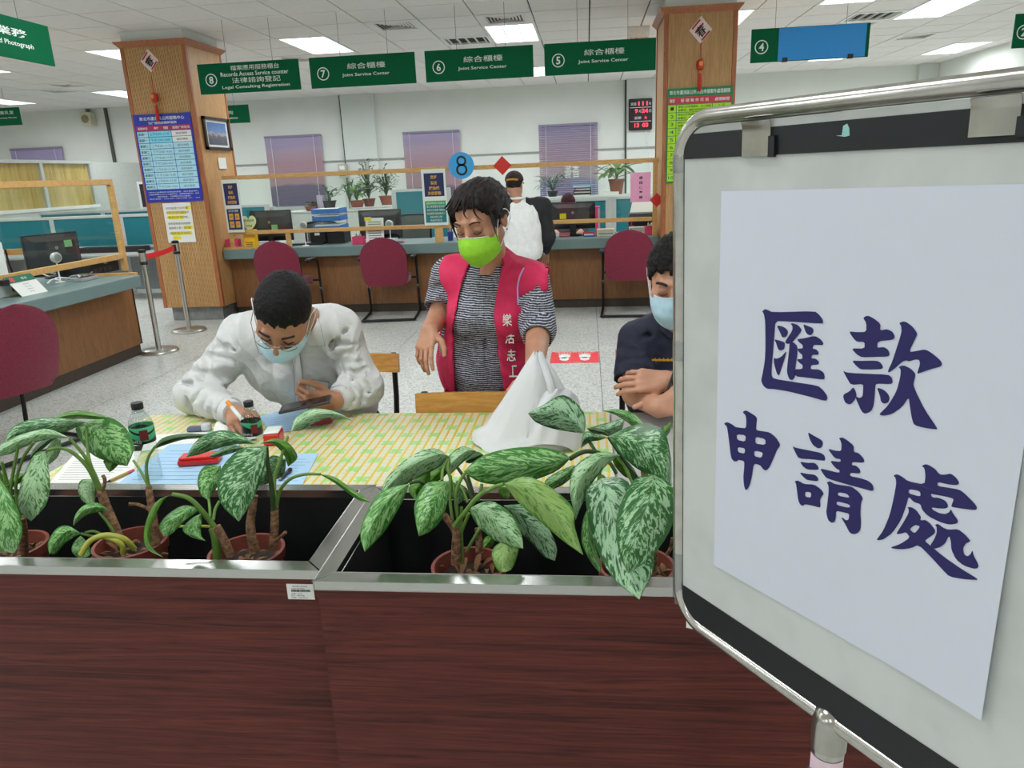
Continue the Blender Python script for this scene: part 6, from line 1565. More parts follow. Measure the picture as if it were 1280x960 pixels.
for ss, an, zz, hh in (('服務', -.28, .085, .018), ('台', -.25, .115, .018), ('蘆', .55, .088, .022)):
    dd = (d2*math.cos(an)+sd*math.sin(an)); lettering('lettering', ss, Vector((pc.x,pc.y,pc.z-zz))+dd*.0242, -(sd*math.cos(an)-d2*math.sin(an)) if False else (sd*math.cos(an)-d2*math.sin(an)), ZA, M_PENB, sb, h=hh)
for k in range(4):
    a = math.radians(45+90*k); MB().bar((pc.x,pc.y,.03), (pc.x+.28*math.cos(a), pc.y+.28*math.sin(a), .02), .035, .025).build('foot', M_TUBE, sb, bevel=.004)
MB().lathe([(.035,0),(.035,.06),(.026,.065)], (pc.x,pc.y,0), 20).build('foot_hub', M_TUBE, sb, smooth=True)
# clear tape on the left tube
M_TAPE = glass('clear_tape', (236,238,240), .25, .16)
for y0, y1 in ((193,216),(690,752),(425,450)):
    b0 = onboard(851,y1)[1]; b1 = onboard(851,y0)[1]
    MB().tube([BPt(0,b0,0),BPt(0,b1,0)], .0121, 16, cap=False).build('tape', M_TAPE, sb, smooth=True)
# the sheet behind, showing at two corners
a0, b0 = onboard(848,786); a1, b1 = onboard(853,147)
tag(MB().prism([BPt(.002,b0,-.014),BPt(.10,BB+.004,-.014),BPt(.40,BB+.03,-.014),BPt(.40,b1-.02,-.014),BPt(.003,b1,-.014)], -BN*.0006).build('paper_sheet', M_PAPER), 'white sheet on the back of the sign board, two corners showing', 'paper')

# ---- the big paper
TLb = onboard(905.4,238.8); BLb = onboard(895.5,705); BRb = onboard(1233.7,896); TRb = (TLb[0]+(BRb[0]-BLb[0]), TLb[1]+.008)
ps = thing('paper_sign', 'large white paper sign with dark blue brush characters on the sign board', 'paper sign', BPt(.3,0,.006))
rows = []
for i in range(13):
    v_ = i/12; row = []
    for j in range(13):
        u = j/12
        a = (BLb[0]*(1-u)+BRb[0]*u)*(1-v_)+(TLb[0]*(1-u)+TRb[0]*u)*v_; b = (BLb[1]*(1-u)+BRb[1]*u)*(1-v_)+(TLb[1]*(1-u)+TRb[1]*u)*v_
        row.append(BPt(a, b, .0055+.006*(max(0, u-.7)/.3)**2*(1-v_)+.0015*math.sin(v_*5)*(1-u)*u))
    rows.append(row)
MB().sheet(rows, uv=False).build('sheet', plain('sign_paper', (216,219,230), .55, var=.008), ps, smooth=True, solid=.0004)
M_BRUSH = plain('brush_blue', (34,28,92), .55, var=.08, scale=20)
def chaikin(P):
    out = []
    for i in range(len(P)):
        a = P[i]; b = P[(i+1) % len(P)]
        out += [(a[0]*.8+b[0]*.2, a[1]*.8+b[1]*.2), (a[0]*.2+b[0]*.8, a[1]*.2+b[1]*.8)]
    return out
def glyph(name, x0, y0, s_, strokes):
    m = MB()
    for st in strokes:
        loops = [chaikin(l) for l in (st if isinstance(st[0], list) else [st])]
        P3 = []
        for l in loops:
            q = []
            for p_ in l:
                a, b = onboard(x0+p_[0]/s_, y0+p_[1]/s_); q.append(Vector((a, b, 0)))
            P3.append(q)
        tr = tessellate_polygon(P3); allp = [p_ for l in P3 for p_ in l]
        def lift(a, b):
            u = (a-BLb[0])/(BRb[0]-BLb[0]); v_ = (b-BLb[1])/(TLb[1]-BLb[1])
            return .0055+.006*(max(0, u-.7)/.3)**2*(1-v_)+.0015*math.sin(v_*5)*(1-u)*u+.0008
        m.poly([BPt(p_.x, p_.y, lift(p_.x, p_.y)) for p_ in allp], [tuple(t) for t in tr])
    return m.build(name, M_BRUSH, ps, fix=True)
glyph('brush_character', 940, 370, 6.4, [
 [(106,118),(130,100),(150,106),(190,126),(528,116),(560,140),(590,178),(597,206),(586,216),(300,198),(214,196),(205,300),(196,420),(184,560),(182,632),(200,656),(380,684),(552,710),(590,740),(624,782),(632,812),(616,834),(480,796),(300,752),(200,738),(146,736),(116,712),(98,672),(108,626),(128,520),(134,400),(132,200),(120,136)],
 [(222,230),(262,236),(296,252),(316,284),(300,322),(268,328),(252,290)],
 [(334,216),(352,212),(396,228),(426,266),(404,300),(352,362),(330,376),(306,378),(288,364),(350,270),(350,236)],
 [(434,220),(468,232),(508,248),(520,270),(508,302),(486,310),(458,292)],
 [(204,340),(250,352),(288,366),(290,382),(284,420),(258,432),(236,424),(220,374)],
 [(200,486),(220,498),(262,480),(304,430),(290,490),(262,572),(242,636),(224,612),(202,536)],
 [(326,372),(356,362),(390,396),(388,470),(380,520),(372,580),(372,634),(362,656),(344,668),(322,656),(304,600),(312,520),(324,420)],
 [[(384,340),(440,334),(528,312),(576,340),(600,372),(592,388),(556,386),(520,386),(510,416),(540,420),(562,446),(556,466),(508,464),(500,494),(536,494),(564,520),(558,544),(500,546),(494,580),(560,580),(600,604),(610,644),(600,664),(480,648),(366,636),(366,580),(430,578),(432,546),(404,528),(382,500),(430,498),(430,466),(404,446),(386,416),(432,414),(432,386),(404,366)]],
])
glyph('brush_character', 1040, 380, 5.65, [
 [(242,92),(276,76),(320,98),(368,136),(362,182),(412,172),(452,190),(470,228),(452,248),(348,258),(342,304),(390,298),(420,316),(432,346),(422,366),(330,368),(236,372),(200,352),(158,308),(254,310),(254,262),(200,262),(176,240),(142,188),(200,194),(266,192),(266,130)],
 [(164,394),(220,396),(340,394),(370,410),(386,440),(374,454),(300,456),(226,456),(196,432)],
 [(100,462),(124,478),(200,484),(420,492),(446,512),(454,546),(440,560),(340,556),(330,570),(326,640),(318,712),(300,752),(258,770),(232,752),(190,656),(196,648),(220,658),(240,646),(244,600),(244,558),(158,566),(130,520)],
 [(174,580),(190,606),(198,640),(180,680),(150,704),(118,692),(102,650),(108,630),(146,612)],
 [(340,582),(392,600),(424,634),(432,664),(420,690),(392,698),(370,684),(362,640)],
 [(498,130),(522,118),(550,122),(596,158),(628,204),(612,240),(568,334),(620,326),(682,314),(724,336),(790,390),(804,416),(792,436),(720,454),(632,486),(626,480),(646,420),(640,388),(610,386),(570,400),(548,392),(520,402),(470,448),(424,480),(418,468),(450,400),(492,270),(516,190),(512,150)],
 [(494,438),(528,426),(580,450),(616,488),(606,530),(598,566),(620,620),(680,740),(770,870),(764,878),(680,868),(604,848),(588,800),(572,700),(566,652),(520,720),(450,770),(390,782),(360,776),(364,764),(420,710),(480,610),(506,510),(510,458)],
])
glyph('brush_character', 900, 500, 8, [
 [[(256,112),(290,94),(330,116),(384,148),(404,174),(396,230),(392,292),(450,302),(530,314),(590,362),(634,430),(628,458),(606,484),(570,570),(530,660),(496,696),(466,686),(432,640),(370,626),(350,760),(330,840),(304,886),(284,888),(270,840),(264,760),(274,660),(274,602),(212,588),(206,604),(170,606),(142,570),(130,480),(112,330),(100,256),(70,230),(90,214),(116,216),(160,240),(186,262),(240,270),(292,274),(296,200),(288,144)],
  [(198,334),(290,344),(284,408),(202,390)], [(388,358),(486,380),(488,440),(384,428)], [(208,462),(282,474),(278,528),(212,512)], [(376,496),(464,514),(446,570),(374,552)]],
])
glyph('brush_character', 985, 530, 6.4, [
 [(184,56),(230,84),(300,122),(308,152),(290,184),(264,186),(226,160),(202,116)],
 [(62,168),(80,180),(180,200),(290,222),(320,244),(326,278),(316,286),(220,274),(114,268),(90,230)],
 [(120,292),(180,302),(240,302),(264,324),(274,350),(264,358),(182,356),(150,334)],
 [(118,378),(180,390),(240,396),(266,418),(270,442),(260,448),(180,440),(150,416)],
 [[(78,452),(100,442),(124,452),(156,472),(236,474),(290,512),(316,548),(300,566),(282,600),(288,646),(280,660),(220,642),(160,632),(150,646),(124,636),(108,600),(98,520),(90,464)], [(166,532),(212,538),(210,580),(164,572)]],
 [(434,106),(462,98),(500,120),(556,166),(552,216),(590,222),(632,264),(640,292),(624,302),(540,294),(538,322),(574,324),(604,356),(606,378),(596,386),(524,382),(524,408),(600,422),(670,444),(704,474),(714,510),(704,528),(620,506),(480,468),(336,426),(310,392),(282,346),(350,362),(438,382),(440,360),(416,350),(388,322),(364,284),(448,296),(448,272),(410,268),(384,244),(346,188),(400,204),(454,208),(456,150),(446,122)],
 [[(336,458),(362,448),(400,470),(470,482),(536,490),(590,530),(628,582),(612,620),(606,700),(612,780),(608,830),(586,862),(552,872),(520,860),(490,800),(454,738),(464,738),(490,760),(512,756),(518,708),(470,696),(412,684),(410,740),(400,772),(376,782),(348,760),(332,700),(340,640),(352,540),(352,484)], [(428,536),(500,548),(524,582),(426,564)], [(418,608),(522,634),(522,662),(416,638)]],
])
glyph('brush_character', 1090, 570, 6, [
 [[(186,136),(214,126),(250,144),(298,180),(420,204),(428,140),(420,80),(398,66),(424,52),(450,56),(500,86),(534,128),(574,130),(620,120),(660,150),(686,190),(668,208),(600,202),(522,184),(518,214),(600,226),(686,240),(730,272),(800,340),(822,372),(814,392),(740,386),(622,370),(628,352),(644,310),(600,296),(520,282),(466,272),(480,300),(530,302),(580,324),(602,362),(586,382),(530,382),(474,374),(482,392),(530,416),(580,424),(610,408),(620,384),(636,416),(678,470),(668,494),(610,502),(540,484),(450,442),(402,392),(390,350),(340,336),(300,292),(284,360),(244,470),(180,566),(110,616),(66,622),(62,614),(110,550),(160,430),(190,300),(208,200),(204,158)], [(304,238),(386,252),(392,290),(370,290),(300,270)]],
 [[(290,374),(320,372),(360,396),(396,446),(388,472),(430,468),(470,500),(504,546),(496,572),(450,604),(422,624),(470,662),(560,736),(700,830),(828,902),(824,912),(720,908),(610,890),(560,840),(470,744),(376,654),(320,680),(240,690),(168,680),(172,672),(240,648),(312,600),(282,560),(250,570),(216,576),(210,566),(260,490),(300,420),(302,390)], [(306,538),(350,506),(384,514),(380,530),(346,570)]],
 [(498,504),(524,496),(560,524),(600,540),(676,534),(730,574),(770,618),(764,630),(736,640),(714,680),(724,722),(748,738),(772,722),(788,690),(794,726),(836,800),(830,824),(800,830),(720,806),(660,760),(626,690),(622,630),(612,590),(600,598),(580,640),(540,672),(494,684),(462,662),(496,610),(516,560),(512,516)],
])
# ================================================================ people
import openvdb
from mathutils.bvhtree import BVHTree
class Sdf:
    """a body surface as one smooth blend of tapered limbs and ellipsoids"""
    def __init__(s, lo, hi, vox):
        s.lo = np.array(lo, float); s.vox = vox
        s.n = np.ceil((np.array(hi)-s.lo)/vox).astype(int)+1
        s.g = np.full(tuple(s.n), 1.0, np.float32)
    def _blk(s, lo, hi):
        a = np.clip(np.floor((np.array(lo)-s.lo)/s.vox).astype(int), 0, s.n); b = np.clip(np.ceil((np.array(hi)-s.lo)/s.vox).astype(int)+1, 0, s.n)
        if (b <= a).any(): return None
        ax = [(np.arange(a[i], b[i])*s.vox+s.lo[i]).astype(np.float32) for i in range(3)]
        return tuple(slice(a[i], b[i]) for i in range(3)), ax[0][:,None,None], ax[1][None,:,None], ax[2][None,None,:]
    def _put(s, sl, d, k, sub):
        g = s.g[sl]
        if sub:
            d = -d
            if k > 0: h = np.clip(.5-.5*(d-g)/k, 0, 1); s.g[sl] = d*(1-h)+g*h+k*h*(1-h)
            else: s.g[sl] = np.maximum(g, d)
        else:
            if k > 0: h = np.clip(.5+.5*(d-g)/k, 0, 1); s.g[sl] = d*(1-h)+g*h-k*h*(1-h)
            else: s.g[sl] = np.minimum(g, d)
    def cap(s, a, b, ra, rb=None, k=.02, sub=False):
        rb = ra if rb is None else rb; a = np.array(a, float); b = np.array(b, float); m = max(ra, rb)+k+3*s.vox
        q = s._blk(np.minimum(a, b)-m, np.maximum(a, b)+m)
        if q is None: return s
        sl, X, Y, Z = q; d = b-a; L = max(d@d, 1e-9)
        t = np.clip(((X-a[0])*d[0]+(Y-a[1])*d[1]+(Z-a[2])*d[2])/L, 0, 1)
        D = np.sqrt((X-a[0]-t*d[0])**2+(Y-a[1]-t*d[1])**2+(Z-a[2]-t*d[2])**2)-(ra+(rb-ra)*t)
        s._put(sl, D, k, sub); return s
    def chain(s, pts, rs, k=.02):
        for i in range(len(pts)-1): s.cap(pts[i], pts[i+1], rs[i], rs[i+1], k)
        return s
    def ell(s, c, rad, ax=None, k=.02, sub=False):
        c = np.array(c, float); A = np.array([list(v) for v in ax], float) if ax is not None else np.eye(3); m = max(rad)+k+3*s.vox
        q = s._blk(c-m, c+m)
        if q is None: return s
        sl, X, Y, Z = q; k0 = 0; k1 = 0
        for i in range(3):
            p = (X-c[0])*A[i][0]+(Y-c[1])*A[i][1]+(Z-c[2])*A[i][2]; k0 = k0+(p/rad[i])**2; k1 = k1+(p/rad[i]**2)**2
        k0 = np.sqrt(k0); k1 = np.sqrt(k1)+1e-9
        s._put(sl, k0*(k0-1)/k1, k, sub); return s
    def field(s, fn, lo=None, hi=None, k=0, sub=False):
        q = s._blk(s.lo if lo is None else lo, s.lo+s.n*s.vox if hi is None else hi); sl, X, Y, Z = q
        s._put(sl, np.broadcast_to(fn(X, Y, Z), s.g[sl].shape).astype(np.float32), k, sub); return s
    def mesh(s):
        gr = openvdb.FloatGrid(1.0); gr.copyFromArray(np.ascontiguousarray(s.g))
        p, t, q = gr.convertToPolygons(0.0)
        return np.asarray(p, float)*s.vox+s.lo, [tuple(int(i) for i in f) for f in t]+[tuple(int(i) for i in f) for f in q]
def join_mesh(name, sdfs, mat, parent, disp=None, label=None):
    V = []; Fc = []
    for S in sdfs:
        v, f = S.mesh() if isinstance(S, Sdf) else S; b = len(V); V += [Vector(p) for p in v]; Fc += [tuple(i+b for i in q) for q in f]
    O = org(parent); me = bpy.data.meshes.new(name); me.from_pydata([p-O for p in V], [], Fc)
    bm = bmesh.new(); bm.from_mesh(me); bmesh.ops.recalc_face_normals(bm, faces=bm.faces); bm.to_mesh(me); bm.free()
    if disp:
        nr = [Vector(n.vector) for n in me.vertex_normals]
        for v_, n in zip(me.vertices, nr): v_.co += n*disp(v_.co+O)
    me.polygons.foreach_set('use_smooth', [True]*len(me.polygons))
    o = add(name, me, parent, mat); ORG[o.name] = O
    if label: o['label'] = label
    return o
def bvh(o):
    O = org(o); return BVHTree.FromPolygons([v.co+O for v in o.data.vertices], [tuple(p.vertices) for p in o.data.polygons])
def drape(name, tree, poly, mat, parent, off=.003, th=.002, n=10, shaded_hem=None):
    """a patch of cloth cut to a pixel outline and laid onto a body's surface"""
    xs = [p[0] for p in poly]; ys = [p[1] for p in poly]; x0, x1, y0, y1 = min(xs), max(xs), min(ys), max(ys)
    bm = bmesh.new(); vs = [bm.verts.new((p[0], p[1], 0)) for p in poly]; bm.faces.new(vs)
    for k in range(1, n):
        for co, no in (((x0+(x1-x0)*k/n, 0, 0), (1,0,0)), ((0, y0+(y1-y0)*k/n, 0), (0,1,0))):
            bmesh.ops.bisect_plane(bm, geom=bm.verts[:]+bm.edges[:]+bm.faces[:], plane_co=co, plane_no=no)
    bmesh.ops.triangulate(bm, faces=bm.faces); bm.verts.ensure_lookup_table(); bm.verts.index_update()
    V = []; last = None
    for v in bm.verts:
        d = ray(v.co.x, v.co.y).normalized(); h = tree.ray_cast(CAM, d)
        p = h[0] if h[0] is not None else None
        V.append((p, d))
    good = [(q[0]-CAM).length for q in V if q[0] is not None]; mean = sum(good)/len(good) if good else 2.4
    P = []
    for (p, d), v in zip(V, bm.verts):
        L = (p-CAM).length if p is not None else mean
        if good and abs(L-mean) > .12: L = mean+(.12 if L > mean else -.12)
        P.append(CAM+d*(L-off))
    Fc = [tuple(v.index for v in f.verts) for f in bm.faces]; bm.free()
    m = MB(); m.poly(P, Fc); o = m.build(name, mat, parent, smooth=True, solid=th)
    if shaded_hem is not None:
        E = []
        for i in range(len(poly)):
            a, b = poly[i], poly[(i+1) % len(poly)]
            for k in range(4): E.append((a[0]+(b[0]-a[0])*k/4, a[1]+(b[1]-a[1])*k/4))
        Q = []
        for q in E:
            j = min(range(len(P)), key=lambda i: (proj(P[i])[0]-q[0])**2+(proj(P[i])[1]-q[1])**2); d = ray(*q).normalized(); Q.append(CAM+d*((P[j]-CAM).length-th*.4))
        MB().tube(Q, .0016, 6, closed=True).build('shaded_hem', shaded_hem, parent, smooth=True)  # darker tube round the patch stands in for shading along its edge
    return o
def hand(S, w, d, s, n, curl, spread=(.10,.03,-.04,-.12), thumb=None, sc=1.0):
    """five fingers on a palm: w wrist, d to the knuckles, s to the thumb side, n out of the back of the hand"""
    w = Vector(w); d = Vector(d).normalized(); s = Vector(s); s = (s-d*s.dot(d)).normalized(); n0 = d.cross(s); n = n0 if n0.dot(Vector(n)) > 0 else -n0
    kn = [(.086,.030),(.090,.010),(.086,-.010),(.078,-.028)]
    for i, (a, b) in enumerate(kn):
        K = w+(d*a+s*b)*sc; S.cap(w+(d*.0+s*(.016,.005,-.006,-.015)[i])*sc, K, .0165*sc, .0115*sc, .012)
    S.cap(w+(d*.02+s*.014-n*.006)*sc, w+(d*.05+s*.022-n*.008)*sc, .017*sc, .014*sc, .012)
    Ls = [(.042,.025,.021),(.046,.029,.022),(.042,.027,.021),(.033,.021,.019)]; rs = (.0092,.0094,.0089,.0078)
    tips = []
    for i, (a, b) in enumerate(kn):
        p = w+(d*a+s*b)*sc; ang = 0; r_ = rs[i]*sc
        for j in range(3):
            ang += curl[i][j]; dr = (d*math.cos(ang)-n*math.sin(ang)+s*spread[i]*(1 if j == 0 else .5)).normalized(); q = p+dr*Ls[i][j]*sc
            S.cap(p, q, r_*(1-.06*j), r_*(.94-.1*j), .004); p = q
        tips.append(p)
    T = w+(d*.022+s*.022-n*.006)*sc; t3 = thumb or ((.55,.75,-.35),(.8,.5,-.35),(.9,.2,-.4)); r_ = .0145*sc
    for j, L in enumerate((.044,.033,.026)):
        dr = (d*t3[j][0]+s*t3[j][1]+n*t3[j][2]).normalized(); q = T+dr*L*sc; S.cap(T, q, r_, r_*.84, .008 if j == 0 else .004); r_ *= .84; T = q
    return tips, T
class Head:
    def __init__(s, c, f, roll=0, sc=1.0):
        s.c = Vector(c); s.f = Vector(f).normalized(); r = s.f.cross(Vector((0,0,1))); r = -r.normalized() if r.x*0 else r.normalized()
        s.r = -r if False else r; s.u = s.r.cross(s.f) * -1 if False else s.r.cross(s.f)
        # r points to the image's right when the face looks at the camera
        s.r = -s.r; s.u = s.f.cross(s.r) * -1; s.u = s.u if s.u.z > 0 else -s.u
        q = Matrix.Rotation(roll, 3, s.f); s.r = q@s.r; s.u = q@s.u; s.s = sc
    def P(s, x, y, z): return s.c+(s.r*x+s.u*y+s.f*z)*s.s
    def R(s, *v): return [q*s.s for q in v]
    def ax(s): return (s.r, s.u, s.f)
    def build(s, S, neck=None, nr=.055):
        P, A, k_ = s.P, s.ax(), s.s
        S.ell(P(0,.032,-.012), s.R(.073,.080,.093), A, .01)
        S.ell(P(0,-.018,.028), s.R(.064,.084,.066), A, .03)
        for q in (-1, 1):
            S.cap(P(q*.05,-.055,.005), P(q*.012,-.098,.058), .022*k_, .018*k_, .03)
            S.ell(P(q*.044,-.026,.056), s.R(.022,.018,.020), A, .02)
        S.ell(P(0,-.1,.06), s.R(.024,.017,.019), A, .02)
        for q in (-1, 1): S.ell(P(q*.031,.007,.103), s.R(.020,.0125,.016), A, .012, sub=True)
        S.cap(P(-.036,.027,.086), P(.036,.027,.086), .0085*k_, None, .012)
        S.cap(P(0,.012,.090), P(0,-.034,.111), .0075*k_, .0125*k_, .010)
        for q in (-1, 1):
            S.ell(P(q*.013,-.037,.100), s.R(.009,.008,.011), A, .006)
            S.ell(P(q*.031,.006,.0805), s.R(.0165,.0115,.0125), A, .003)
            S.ell(P(q*.077,-.006,-.012), s.R(.009,.032,.019), A, .006)
            S.ell(P(q*.084,-.004,-.006), s.R(.006,.018,.009), A, .004, sub=True)
        S.cap(P(-.018,-.064,.088), P(.018,-.064,.088), .006*k_, None, .006); S.cap(P(-.014,-.074,.087), P(.014,-.074,.087), .006*k_, None, .005)
        if neck is not None: S.cap(P(0,-.05,-.022), neck, nr*k_, nr*1.05, .03)
    def hair(s, parent, mat, line, thick=.012, vox=.0035, amp=.003, fr=(60,60,24), extra=None, side=.0):
        lo = s.c-Vector((.17,.17,.17)); S = Sdf(lo, s.c+Vector((.17,.17,.19)), vox)
        S.ell(s.P(0,.034,-.013), s.R(.073+thick+side,.080+thick,.093+thick), s.ax(), 0)
        if extra: extra(S)
        c, r, u, f, k_ = s.c, s.r, s.u, s.f, s.s
        zs = [q[0] for q in line]; hs = [q[1] for q in line]
        def fld(X, Y, Z):
            dx, dy, dz = X-c.x, Y-c.y, Z-c.z
            lz = (dx*f.x+dy*f.y+dz*f.z)/k_; ly = (dx*u.x+dy*u.y+dz*u.z)/k_; lx = (dx*r.x+dy*r.y+dz*r.z)/k_
            jag = .005*np.sin(lx*230)+.003*np.sin(lx*410+lz*160)
            return (ly-np.interp(lz, zs, hs)-jag)*k_
        S.field(fld, sub=False) if False else S._put(S._blk(S.lo, S.lo+S.n*S.vox)[0], np.broadcast_to(fld(*S._blk(S.lo, S.lo+S.n*S.vox)[1:]), S.g.shape).astype(np.float32)*-1, .003, True) if False else None
        b = S._blk(S.lo, S.lo+S.n*S.vox); F_ = np.broadcast_to(fld(*b[1:]), S.g.shape)
        S.g = np.maximum(S.g, -F_).astype(np.float32)
        def disp(p):
            q = p-c; v = Vector((q.dot(r)*fr[0], q.dot(u)*fr[1], q.dot(f)*fr[2]))
            return amp*noise.noise(v)+amp*.6*noise.noise(v*2.7)
        return join_mesh('hair', [S], mat, parent, disp)
    def mask(s, parent, mat, lab=None, ytop=.006, ybot=-.108):
        rows = []; nv, nu = 17, 25
        for i in range(nv):
            v = i/(nv-1); zc = .112+.016*math.sin(min(1, v*1.25)*math.pi*.8)-.034*max(0, v-.6)**1.2*1.8
            pl = .0022*(abs(((v*4.2) % 1)-.5)*2) if .15 < v < .88 else 0
            row = []
            for j in range(nu):
                u = -1+2*j/(nu-1); a = u*1.32
                yt = ytop-.020*abs(u)**1.6+.006*(1-abs(u))**2; yb = ybot+.030*abs(u)**1.5
                wx = .0705+.004*math.sin(v*math.pi)
                row.append(s.P(wx*math.sin(a), yt+(yb-yt)*v, .018+(zc-.018+pl)*max(0, math.cos(a))**1.05))
            rows.append(row)
        o = MB().sheet(rows, uv=False).build('face_mask', mat, parent, smooth=True, solid=.0015, label=lab)
        lp = plain('mask_loop', (240,240,240), .6)
        for q in (0, -1):
            sg = -1 if q == 0 else 1
            MB().tube(arc_pts([rows[2][q], s.P(sg*.080,.020,.012), s.P(sg*.090,.022,-.018), s.P(sg*.091,-.01,-.032), s.P(sg*.084,-.035,-.012), rows[-4][q]], 5), .0016, 6).build('ear_loop', lp, o)
        MB().tube([rows[0][j]+s.f*.001 for j in range(3, nu-3)], .0016, 6).build('top_seam', lp, o)
        return o
    def face_lines(s, parent, col, lash=(40,28,26), brow_r=.0035, only=None, lid=-.0045):
        mb_ = plain('brow_'+str(col[0]), col, .8); ml_ = plain('lash', lash, .6)
        for q in (-1, 1):
            MB().tube(arc_pts([s.P(q*.016,.027,.0985), s.P(q*.032,.033,.0955), s.P(q*.050,.027,.083)], 5), [.0022*s.s]+[brow_r*s.s]*9+[.0015*s.s], 6).build('eyebrow', mb_, parent, smooth=True)
            MB().tube(arc_pts([s.P(q*.0165,lid+.002,.0905), s.P(q*.031,lid-.003,.0945), s.P(q*.046,lid+.001,.0865)], 5), [.0006]+[.0017*s.s]*9+[.0006], 6).build('eyelashes', ml_, parent, smooth=True)
def skinmat(name, c):
    g = N(name); v = g.coord('Object'); L = lin(c); n_ = g.noise(v, 22, 4)
    g.set(color=g.ramp(n_, [(.3, tuple(q*.90 for q in L[:3])+(1,)), (.7, tuple(min(1, q*1.08) for q in L[:3])+(1,))]), rough=.5, sss=.06); g.b.inputs['Subsurface Radius'].default_value = (.01,.004,.002)
    g.bump(g.noise(v, 260, 3), .12, .002); return g.m
def clothmat(name, a, b, sc=30, bump=.25, rough=.8, wr=14):
    g = N(name); v = g.coord('Object'); n_ = g.noise(v, sc, 4); g.set(color=g.ramp(n_, [(.3, a), (.7, b)]), rough=rough)
    wv = g.noise(v, wr, 3, .5, .8); g.bump(g.math('ADD', wv, g.math('MULTIPLY', g.noise(v, 400, 2), .03)), bump, .02); return g.m
g = N('hair_black'); v = g.coord('Object', (1,1,.5)); n_ = g.noise(v, 140, 4, .7); g.set(color=g.ramp(n_, [(.4, (13,12,12)), (.62, (26,24,23)), (.75, (60,57,54))]), rough=.55, spec=.2); g.bump(n_, .5, .006); M_HAIR = g.m
g = N('hair_dark_brown'); v = g.coord('Object', (1,1,.4)); n_ = g.noise(v, 120, 4, .7); g.set(color=g.ramp(n_, [(.35, (18,14,13)), (.7, (48,39,36))]), rough=.5, spec=.22); g.bump(n_, .5, .006); M_HAIR2 = g.m
M_MASKB = clothmat('mask_blue', (178,212,228), (190,222,236), 60, .05)
M_MASKG = clothmat('mask_lime', (150,218,46), (164,228,62), 60, .05)
M_TROUS = clothmat('trousers_dark', (44,46,54), (56,58,66))
M_SHOE = plain('shoe_black', (26,24,24), .4)
def wrinkle(a1=.004, s1=9, a2=.0015, s2=26):
    def d(p):
        w = noise.noise(p*4)*.12                      # warped ridges: creases rather than lumps
        q = Vector(((p.x+p.z*.5+w)*s1*1.5, (p.y+w)*s1, (p.z*.5-p.x*.25+w)*s1))
        return a1*(.7-2*abs(noise.noise(q)))+a1*.5*(.5-2*abs(noise.noise(q*1.9+Vector((5,3,1)))))+a2*noise.noise(p*s2)
    return d
def creases(S, a, b, r, n, seed, wd=.07, dep=.010):
    """pressed folds running slantwise round a sleeve"""
    rnd = random.Random(seed); a = Vector(a); b = Vector(b); d = (b-a).normalized(); side = d.cross(Vector((0,1,0))).normalized(); fr = side.cross(d).normalized()
    if fr.y > 0: fr = -fr
    for k in range(n):
        p = a.lerp(b, .18+.8*k/n+rnd.uniform(-.05,.05)); sl = rnd.uniform(.3,.9)*(1 if k % 2 else -1); P = []
        for j in range(5):
            u = -1+j/2; an = u*rnd.uniform(.7,1.15); P.append(p+(side*math.sin(an)+fr*math.cos(an))*r+d*(sl*u*wd*.5+rnd.uniform(-.008,.008)))
        for j in range(4): S.cap(P[j], P[j+1], dep*(.5+.5*math.sin(.8*(j+1))), dep*(.5+.5*math.sin(.8*(j+2))), .016, sub=True)
def legs(par, hip, knee, foot, mat, r0=.085, fl=.13, dirf=(0,-1,0), vox=.009):
    """trousers and shoes for a figure: two lists of points"""
    pts = list(hip)+list(knee)+list(foot); lo = Vector((min(p[0] for p in pts)-.2, min(p[1] for p in pts)-.2, -.02)); hi = Vector((max(p[0] for p in pts)+.2, max(p[1] for p in pts)+.2, max(p[2] for p in pts)+.2))
    S = Sdf(lo, hi, vox)
    S.ell((Vector(hip[0])+Vector(hip[1]))/2+Vector((0,.02,.03)), (.175,.125,.13), None, .03)
    for h, k_, f_ in zip(hip, knee, foot): S.chain([h, k_, Vector(f_)+Vector((0,0,.06))], [r0, r0*.72, r0*.58], .03)
    join_mesh('trousers', [S], mat, par, wrinkle(.004, 9))
    d = Vector(dirf)
    for f_ in foot:
        f_ = Vector(f_); T = Sdf(f_-Vector((.2,.25,.06)), f_+Vector((.2,.25,.16)), .008)
        T.cap(f_+Vector((0,0,.045))-d*.04, f_+Vector((0,0,.03))+d*.15, .043, .034, .02); T.field(lambda X, Y, Z: Z+0*X+0*Y-.002, sub=False) if False else None
        b = T._blk(T.lo, T.lo+T.n*T.vox); T.g = np.maximum(T.g, np.broadcast_to(.003-b[3], T.g.shape)).astype(np.float32)
        join_mesh('shoe', [T], M_SHOE, par)

